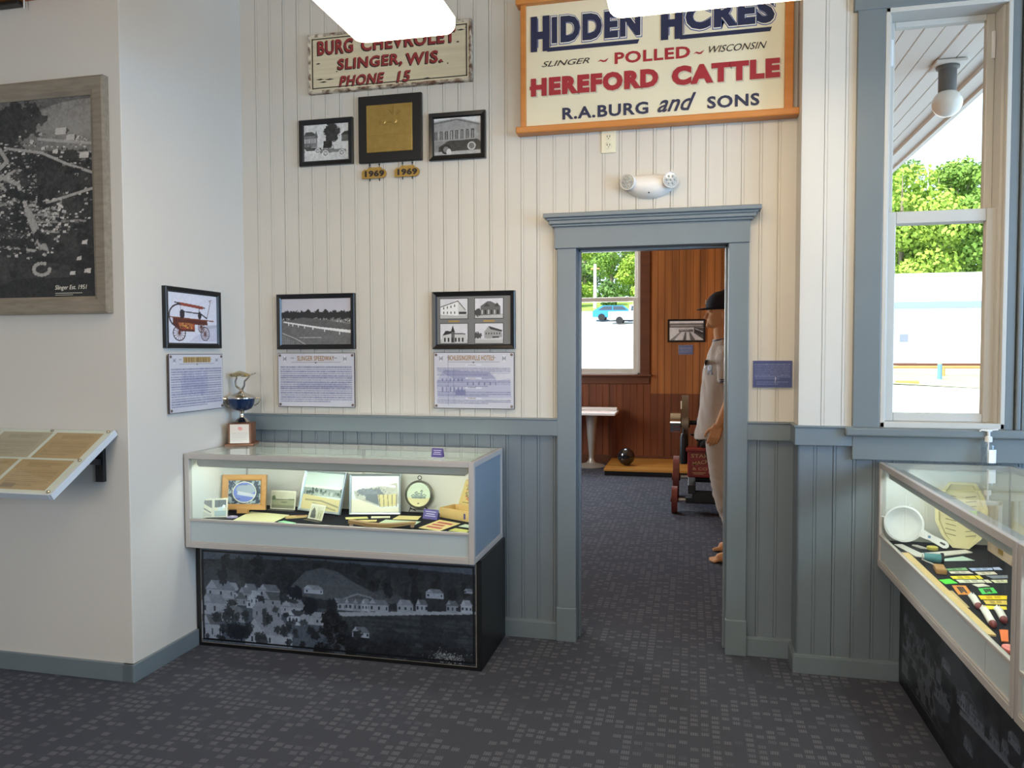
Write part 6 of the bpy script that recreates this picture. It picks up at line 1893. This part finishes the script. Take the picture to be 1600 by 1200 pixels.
remesh(b, 'body', M['skin'], 0.0045, 4, t)


def ring(cx, cy, z, rx, ry, n=40, tilt=0.0, px=2.0):
    out = []
    for i in range(n):
        a = 2 * PI * i / n
        ca, sa = math.cos(a), math.sin(a)
        out.append((cx + rx * math.copysign(abs(ca) ** (2 / px), ca), cy + ry * math.copysign(abs(sa) ** (2 / px), sa), z + tilt * ca))
    return out


# trousers: knickers gathered below the knee
b = MB()
b.loft([ring(-0.045, 0, 0.86, 0.125, 0.175), ring(-0.045, 0, 0.98, 0.135, 0.185), ring(-0.045, 0, 1.06, 0.13, 0.175)])
for s in (-1, 1):
    hip, kn, an, tx, ty = LEG[s]
    o_ = 0.02 if s == 1 else 0.0
    b.loft([ring(0.022 + o_, s * 0.146, 0.262, 0.058, 0.060), ring(0.014 + o_, s * 0.144, 0.30, 0.066, 0.068), ring(0.0 + o_, s * 0.140, 0.37, 0.082, 0.080), ring(-0.020 + o_ * 0.6, s * 0.134, 0.47, 0.092, 0.088), ring(-0.040, s * 0.126, 0.60, 0.096, 0.090), ring(-0.050, s * 0.112, 0.75, 0.108, 0.094), ring(-0.052, s * 0.098, 0.90, 0.122, 0.100), ring(-0.045, s * 0.092, 1.0, 0.125, 0.098)])


def tr_folds(co):
    z = co[:, 2]
    k = np.clip((0.75 - z) / 0.3, 0.15, 1.0)
    an = np.arctan2(np.abs(co[:, 1]) - 0.13, co[:, 0] + 0.02)
    ph = np.sin(z * 55 + 1.6 * np.sin(an * 2 + z * 9) + an * 1.5) * 0.0035 + np.sin(z * 97 - an * 4 + 2 * np.sin(z * 21)) * 0.0022
    return ph * k


remesh(b, 'trousers', M['trousers'], 0.007, 3, t, tr_folds)
# jersey with short sleeves
b = MB()
b.loft([ring(-0.075, 0, 0.895, 0.168, 0.198, tilt=0.03), ring(-0.072, 0, 0.93, 0.172, 0.205, tilt=0.02), ring(-0.064, 0, 1.02, 0.158, 0.205), ring(-0.060, 0, 1.12, 0.150, 0.205), ring(-0.060, 0, 1.26, 0.138, 0.205), ring(-0.055, 0, 1.38, 0.132, 0.205), ring(-0.045, 0, 1.49, 0.112, 0.190), ring(-0.042, 0, 1.555, 0.090, 0.128), ring(-0.046, 0, 1.600, 0.072, 0.080)])
for s in (-1, 1):
    b.bone((-0.03, s * 0.13, 1.475), (-0.022, s * 0.205, 1.455), 0.085, 0.078)
    b.loft([ring(-0.022, s * 0.205, 1.455, 0.080, 0.072), ring(-0.018, s * 0.228, 1.38, 0.082, 0.066), ring(-0.012, s * 0.246, 1.295, 0.080, 0.066)])


def je_folds(co):
    z = co[:, 2]
    return np.sin(z * 34 + co[:, 0] * 40 + np.sin(co[:, 1] * 30) * 2) * 0.0028 + np.sin(co[:, 0] * 70 + co[:, 1] * 60 + z * 14) * 0.0022


jr = remesh(b, 'jersey', M['jersey'], 0.007, 2, t, je_folds)
# dark bands round the sleeve ends, collar piping and the left breast letters
for s in (-1, 1):
    b = MB()
    for z in (1.300, 1.314):
        lo, hi = ring(-0.012, s * 0.2455, z - 0.0045, 0.083, 0.069, 36), ring(-0.0125, s * 0.2445, z + 0.0045, 0.083, 0.069, 36)
        b.loft([lo, hi], cap=False)
    b.build('sleeve_band', M['navy'], jr, smooth=True)
bm_ = bmesh.new(); bm_.from_mesh(jr.data)
bvh = BVHTree.FromBMesh(bm_)


def drape(o, direction, lift):
    bm = bmesh.new(); bm.from_mesh(o.data)
    bmesh.ops.triangulate(bm, faces=bm.faces)
    bmesh.ops.subdivide_edges(bm, edges=[e for e in bm.edges if e.calc_length() > 0.012], cuts=2)
    for v in bm.verts:
        h = bvh.ray_cast(v.co - direction * 0.5, direction)
        if h[0] is not None:
            v.co = h[0] - direction * lift
    bm.to_mesh(o.data); bm.free()


for s, x0, x1, z0, z1 in (('R', -0.168, -0.126, 1.345, 1.415), ('E', -0.184, -0.172, 1.385, 1.450)):
    o = text_part('breast_letter', s, x0, z0, x1, z1, -0.3, M['navy'], jr, 0.03, 0.12)
    drape(o, Vector((0.03, 1.0, 0)).normalized(), 0.003)
bm_.free()
b = MB()
b.tube([(-0.046 + 0.075 * math.cos(a), 0.083 * math.sin(a), 1.598 + 0.012 * math.cos(a)) for a in [2 * PI * i / 32 for i in range(33)]], 0.005, 8, cap=False)
b.build('collar_piping', M['navy'], jr, smooth=True)
# cap
b = MB()
b.loft([ring(-0.055, 0, 1.812, 0.116, 0.090), ring(-0.055, 0, 1.84, 0.118, 0.092), ring(-0.052, 0, 1.875, 0.114, 0.089), ring(-0.048, 0, 1.91, 0.098, 0.078), ring(-0.045, 0, 1.938, 0.068, 0.056), ring(-0.045, 0, 1.95, 0.020, 0.018)])
cp = b.build('cap', M['cap'], t, smooth='all')
b = MB()
top, bot = [], []
for i in range(17):
    a = R(90 + 180 * i / 16)
    ca, sa = math.cos(a), math.sin(a)
    top.append([( -0.070 + ca * 0.100, sa * 0.086, 1.826 - 0.0), (-0.085 + ca * 0.152, sa * 0.082, 1.826 - 0.012 * abs(ca))])
rings = [[(x, y, z + 0.003) for x, y, z in (r_[0], r_[1])] + [(x, y, z - 0.003) for x, y, z in (r_[1], r_[0])] for r_ in top]
b.loft(rings)
b.build('brim', M['cap'], cp, smooth=True)
MB().ball((-0.045, 0, 1.951), 0.009, 12, 8).build('button', M['cap'], cp, smooth='all')
MB().prism([(-0.014, 1.855), (0.014, 1.855), (0.014, 1.862), (0.004, 1.862), (0.004, 1.885), (-0.004, 1.885), (-0.004, 1.862), (-0.014, 1.862)], -0.176, -0.168, 'yz').build('cap_emblem', M['inline'], cp)
# round metal stand plate under the feet
MB().lathe([(0.0, 0.0005), (0.13, 0.0005), (0.13, 0.006), (0.0, 0.007)], (0.23, 0, 0), 40).cyl((0.2, 0, 0.005), (0.2, 0, 0.40), 0.008, n=12).tube([(0.2, 0, 0.40), (0.14, -0.06, 0.40), (0.05, -0.13, 0.40)], 0.008, 10).build('stand', M['steel'], t, smooth=True)
# ================================================================== OUTSIDE
# the roof eave over the near window, with its globe lamp
eave_w = mat('eave_white', rgb(226, 224, 220), 0.6)
mb = MB()
boards(mb, 0.6, 2.10, 3.9, 15.0, 3.52, 1, 0.118, 0.70, 31, bead=0, axis='u', gap=0.016)
mb.box(0.6, 2.12, 3.9, 15.0, 3.535, 3.62)
mb.box(1.98, 2.10, 3.9, 15.0, 3.485, 3.535).box(2.10, 2.14, 3.9, 15.0, 3.46, 3.64).box(2.14, 2.20, 3.9, 15.0, 3.53, 3.66)
struct('ceiling_eave', mb, eave_w)
t = thing('globe_lamp', 'white glass globe lamp on a grey stem under the white outdoor eave', 'lamp', (1.735, 6.0, 3.515))
MB().box(-0.10, 0.10, -0.10, 0.10, -0.022, 0, 0.006).build('mounting_block', eave_w, t)
MB().lathe([(0.055, -0.24), (0.058, -0.235), (0.058, -0.045), (0.075, -0.035), (0.075, -0.022)], (0, 0, 0), 32).build('stem', mat('lamp_grey', rgb(92, 94, 96), 0.5), t, smooth=True)
MB().ball((0, 0, -0.275), (0.097, 0.097, 0.094), 40, 28).build('globe', mat('opal', rgb(236, 236, 232), 0.18, coat=0.3), t, smooth='all')

# ground: level at the building, rising towards the far road
def gz(x, y):
    k = min(1.0, max(0.0, (9.0 - x) / 8.0))
    a = -0.45 + max(0, min(y, 72) - 12) * 0.074 + max(0, min(y, 95) - 72) * 0.17
    b_ = -0.60 + max(0, y - 12) * 0.054
    return a * k + b_ * (1 - k)


def ground(name, x0, x1, y0, y1, m, lift=0.0, n=10):
    mb = MB()
    vs = [[mb.bm.verts.new((x0 + (x1 - x0) * i / n, y0 + (y1 - y0) * j / n, gz(x0 + (x1 - x0) * i / n, y0 + (y1 - y0) * j / n) + lift)) for i in range(n + 1)] for j in range(n + 1)]
    for j in range(n):
        for i in range(n):
            mb.bm.faces.new((vs[j][i], vs[j][i + 1], vs[j + 1][i + 1], vs[j + 1][i]))
    return mb.build(name, m, kind='structure')


asphalt = mat('pale_asphalt', rgb(206, 204, 200), 0.9, noise=(0.5, 0.3, rgb(196, 194, 190)))
grass_m = mat('grass', rgb(120, 150, 60), 0.9, noise=(1.5, 0.3, rgb(146, 168, 74)))
ground('floor_parking', -60, 90, 10.7, 130, asphalt, 0.0, 30)
ground('floor_verge', -60, 6, 84.5, 104, grass_m, 0.04, 20)
ground('floor_grass', 6, 40, 28.0, 36, mat('dry_grass', rgb(176, 178, 136), 0.9, noise=(1.2, 0.3, rgb(160, 168, 118))), 0.04)

# white building across the road
wall_w = mat('siding_white', rgb(236, 236, 234), 0.6)
t = thing('white_building', 'long white building with a pale blue-grey gutter band, seen through the near window', 'building', (12, 40, 0))
g0 = 0.72
MB().box(-6, 12, 0, 10, g0, 3.62).build('wall', wall_w, t)
MB().prism([(-0.6, 3.86), (10.6, 3.86), (5, 5.7)], -6.4, 12.4, 'yz').build('roof', mat('roof_white', rgb(236, 236, 236), 0.5), t)
MB().box(-6.4, 12.4, -0.65, -0.45, 3.56, 3.86).build('gutter', mat('gutter_blue', rgb(126, 140, 162), 0.5), t)
d_ = MB().box(-2.55, -1.55, -0.05, 0.02, g0, 2.75).build('door', mat('door_white', rgb(150, 152, 160), 0.6), t)
MB().box(-2.3, -1.95, -0.06, -0.04, 2.0, 2.35).build('door_window', mat('dark_glass', rgb(120, 126, 140), 0.2), d_)
t = thing('log_rail', 'weathered brown log rail across the grass in front of the white building', 'rail', (0, 0, 0))
MB().cyl((5, 33.0, gz(9, 33.0) + 0.38), (40, 33.0, gz(40, 33.0) + 0.38), 0.055, n=12).build('log', M['oak'], t)
for x in (7.0, 9.6, 12.4):
    MB().cyl((x, 33.0, gz(max(x, 9), 33.0) - 0.1), (x, 33.0, gz(max(x, 9), 33.0) + 0.38), 0.06, n=12).build('post', M['oak'], t)
t = thing('log_rail', 'dark low log lying along the foot of the white building', 'rail', (0, 0, 0))
MB().cyl((5, 38.6, gz(9, 38.6) + 0.10), (40, 38.6, gz(40, 38.6) + 0.10), 0.06, n=12).build('log', M['far_trim'], t)
t = thing('blue_post', 'short blue post standing on the grass before the log rail', 'post', (8.95, 31.2, gz(9, 31.2)))
MB().cyl((0, 0, -0.2), (0, 0, 0.62), 0.08, n=16).build('post', mat('post_blue', rgb(96, 136, 168), 0.5), t)
MB().ball((0, 0, 0.63), (0.08, 0.08, 0.06), 16, 8).build('cap', mat('post_cap', rgb(160, 150, 110), 0.5), t, smooth=True)
t = thing('orange_log', 'short orange-brown log lying on the pale road verge', 'log', (7.2, 28.6, gz(9, 28.6) + 0.12))
MB().cyl((-0.35, 0, 0), (0.35, 0, 0), 0.11, n=14).build('log', mat('log_orange', rgb(176, 124, 66), 0.8), t)

# car and truck in the parking lot behind the far window
def vehicle(name, label, cat, x, y, body, length, prof, wins):
    z = gz(x, y)
    t = thing(name, label, cat, (x, y, z))
    MB().prism(prof, -0.85, 0.85).build('body', body, t)
    dark = bpy.data.materials.get('tinted') or mat('tinted', rgb(60, 70, 80), 0.1)
    for w_ in wins:
        MB().prism(w_, -0.865, -0.84).build('window', dark, t)
    for cx in (0.2 * length, 0.8 * length):
        for yy in (-0.88, 0.68):
            MB().cyl((cx, yy, 0.34), (cx, yy + 0.2, 0.34), 0.34, n=24).build('wheel', M['black'], t, smooth=True)
    return t


vehicle('car', 'blue parked car seen through the far window', 'car', -9.4, 76, mat('car_blue', rgb(40, 130, 190), 0.3, coat=0.5), 4.4,
        [(0.0, 0.35), (4.4, 0.35), (4.4, 0.85), (3.6, 0.98), (3.0, 1.45), (1.0, 1.48), (0.2, 1.05), (0, 0.9)], [[(0.55, 1.02), (1.1, 1.40), (1.9, 1.40), (1.9, 1.02)], [(2.0, 1.02), (2.0, 1.40), (2.9, 1.38), (3.35, 1.02)]])
vehicle('truck', 'white pickup truck parked beside the blue car', 'truck', -7.6, 73.5, wall_w, 5.2,
        [(0.0, 0.4), (5.2, 0.4), (5.2, 1.05), (4.0, 1.12), (3.4, 1.75), (2.0, 1.78), (1.9, 1.15), (0, 1.15)], [[(2.1, 1.2), (2.15, 1.66), (3.3, 1.64), (3.7, 1.2)]])
t = thing('utility_pole', 'pale utility pole on the grass verge beyond the parking lot', 'pole', (-10.6, 87, gz(-6, 87)))
MB().cyl((0, 0, -0.2), (0, 0, 5.0), 0.22, 0.16, 14).build('pole', mat('pole_grey', rgb(206, 198, 184), 0.8), t)
MB().box(-0.5, 0.5, -0.08, 0.08, 4.4, 4.55).build('crossarm', M['oak'], t)

# trees
leaf = [mat('leaf_%s' % n, rgb(*a), 0.7, noise=(0.9, 0.22, rgb(*b_))) for n, a, b_ in (('light', (132, 164, 52), (160, 186, 74)), ('mid', (104, 142, 50), (132, 164, 66)), ('deep', (76, 112, 52), (104, 136, 62)))]
bark = mat('bark', rgb(150, 136, 116), 0.9, noise=((6, 6, 1.2), 0.2, rgb(110, 98, 84)))


def crown_mesh(seed, h, r, n, lm, lo=0.28, size=0.17):
    rg = np.random.RandomState(seed)
    k = 15
    cz = rg.uniform(lo, 0.9, k) * h
    wd = np.sin(np.clip((cz / h - lo + 0.12) / (1.12 - lo), 0, 1) * PI) ** 0.7
    ang = rg.uniform(0, 2 * PI, k)
    rad = rg.uniform(0.2, 0.75, k) * r * wd
    C_ = np.stack([rad * np.cos(ang), rad * np.sin(ang), cz], 1)
    S_ = rg.uniform(0.26, 0.5, k) * r
    w_ = rg.randint(0, k, n)
    d = rg.normal(size=(n, 3)); d /= np.linalg.norm(d, axis=1)[:, None]
    P_ = C_[w_] + d * (S_[w_] * rg.uniform(0.55, 1.05, n))[:, None] * np.array([1, 1, 0.75])
    nrm = d + rg.normal(size=(n, 3)) * 0.6
    nrm /= np.linalg.norm(nrm, axis=1)[:, None]
    u = np.cross(nrm, rg.normal(size=(n, 3))); u /= np.linalg.norm(u, axis=1)[:, None]
    v = np.cross(nrm, u)
    s = (size * rg.uniform(0.6, 1.3, n))[:, None]
    co = np.stack([P_ - u * s, P_ - v * s * 0.7 + nrm * s * 0.15, P_ + u * s, P_ + v * s * 0.7 + nrm * s * 0.15], 1).reshape(-1, 3)
    me = bpy.data.meshes.new('foliage')
    me.vertices.add(n * 4); me.vertices.foreach_set('co', co.ravel())
    me.loops.add(n * 4); me.loops.foreach_set('vertex_index', np.arange(n * 4))
    me.polygons.add(n); me.polygons.foreach_set('loop_start', np.arange(0, n * 4, 4))
    me.update(calc_edges=True)
    me.materials.append(lm)
    return me, C_


def tree(label, x, y, z, h, r, seed, lm, n=9000, lean=0.0, lo=0.28, group='trees beyond the windows', name='broadleaf_tree'):
    t = thing(name, label, 'tree', (x, y, z), 0, group)
    me, C_ = crown_mesh(seed, h, r, n, lm, lo)
    o = bpy.data.objects.new('foliage', me)
    COL.objects.link(o); o.parent = t
    top = Vector((lean * h * 0.5, 0, h * 0.62))
    mb = MB().tube([(0, 0, -0.3), (lean * h * 0.2, 0, h * 0.25), tuple(top), (lean * h * 0.5, 0, h * 0.85)], [0.035 * h * 0.5, 0.028 * h * 0.5, 0.018 * h * 0.5, 0.01], 10)
    for c in C_[:9]:
        b0 = Vector((lean * h * 0.35, 0, min(c[2] * 0.7, h * 0.6)))
        mb.tube([b0, b0.lerp(Vector(c), 0.55) + Vector((0, 0, 0.15)), tuple(c)], [0.10, 0.06, 0.02], 6)
    mb.build('trunk', bark, t, smooth=True)
    return t


# right-hand wood behind the white building
for x, y, h, r, k, lm, lean, lab in (
    (13.6, 56, 13.6, 4.2, 1, 0, 0.0, 'round light green tree at the left edge of the near window'),
    (20.4, 56, 13.2, 4.0, 3, 1, 0.0, 'mid green tree at the right edge of the near window'),
    (17.6, 65, 14.8, 4.4, 2, 0, 0.10, 'light green tree with a leaning pale trunk, centre of the near window'),
    (26.0, 67, 14.0, 3.6, 5, 2, 0.0, 'dark green tree behind the right of the near window'),
    (15.6, 77, 17.0, 3.9, 6, 2, 0.0, 'dark green tree behind the left of the near window'),
    (23.6, 78, 16.4, 3.9, 4, 1, 0.0, 'taller mid green tree behind the leaning-trunk tree'),
    (21.0, 89, 19.0, 4.2, 7, 2, 0.0, 'deep green tree farthest back in the near window'),
):
    tree(lab, x, y, gz(x, y) + 0.1, h, r, k, leaf[lm], 9000, lean, 0.30)
# wood beyond the parking lot
for x, y, h, r, k, lm, lab in (
    (-14.2, 95, 15.0, 3.7, 11, 0, 'light green tree at the left of the far window'),
    (-6.2, 95.5, 15.5, 3.7, 12, 0, 'bright green tree at the right of the far window'),
    (-10.6, 105.5, 17.0, 4.0, 13, 1, 'mid green tree behind the pole in the far window'),
    (-1.5, 106, 17.0, 4.0, 14, 1, 'mid green tree at the far right edge of the far window'),
    (-15.8, 116.5, 19.0, 4.2, 15, 2, 'dark green tree at the far left edge of the far window'),
    (-6.6, 117, 19.5, 4.4, 16, 2, 'dark green tree farthest back in the far window'),
):
    tree(lab, x, y, gz(-6, y) - 0.2, h, r, k, leaf[lm], 9000, 0.0, 0.08)
for i, (x, y, lab) in enumerate(((-13.4, 88.6, 'low green bush at the left of the grass verge'), (-9.0, 88.8, 'low green bush right of the utility pole'), (-4.6, 88.6, 'low green bush at the right end of the grass verge'))):
    t = thing('bush', lab, 'bush', (x, y, gz(-6, y)), 0, 'bushes along the grass verge')
    me, C_ = crown_mesh(40 + i, 3.2, 1.6, 3000, leaf[2], 0.05, 0.18)
    o = bpy.data.objects.new('foliage', me)
    COL.objects.link(o); o.parent = t
    MB().tube([(0, 0, -0.2), (0.1, 0, 1.2), (0.0, 0.1, 2.2)], [0.12, 0.08, 0.02], 8).build('stem', bark, t)

# the wooded rise behind the single trees, too dense to count
rgW = np.random.RandomState(5)
NW = 42000
xw = rgW.uniform(-75, 95, NW)
yw = rgW.uniform(122, 136, NW)
hw = 17 + 3.0 * np.sin(xw * 0.35) + 1.6 * np.sin(xw * 0.93 + 2) + 1.2 * np.sin(xw * 2.1) + (yw - 122) * 0.12
g0w = np.array([gz(a, 122.0) for a in xw])
zw = g0w + hw * np.sqrt(rgW.uniform(0, 1, NW))
Pw = np.stack([xw, yw, zw], 1)
nw = rgW.normal(size=(NW, 3)) + np.array([0, -0.8, 0.5])
nw /= np.linalg.norm(nw, axis=1)[:, None]
uw = np.cross(nw, rgW.normal(size=(NW, 3)))
uw /= np.linalg.norm(uw, axis=1)[:, None]
vw = np.cross(nw, uw)
sw = rgW.uniform(0.25, 0.6, NW)[:, None]
cw_ = np.stack([Pw - uw * sw, Pw - vw * sw * 0.7, Pw + uw * sw, Pw + vw * sw * 0.7], 1).reshape(-1, 3)
me = bpy.data.meshes.new('woodland')
me.vertices.add(NW * 4); me.vertices.foreach_set('co', cw_.ravel())
me.loops.add(NW * 4); me.loops.foreach_set('vertex_index', np.arange(NW * 4))
me.polygons.add(NW); me.polygons.foreach_set('loop_start', np.arange(0, NW * 4, 4))
me.update(calc_edges=True)
me.materials.append(leaf[2])
o = bpy.data.objects.new('woodland', me)
COL.objects.link(o)
o['kind'] = 'stuff'
tag(o, 'dense dark green woodland filling the gaps far behind the single trees', 'woodland')
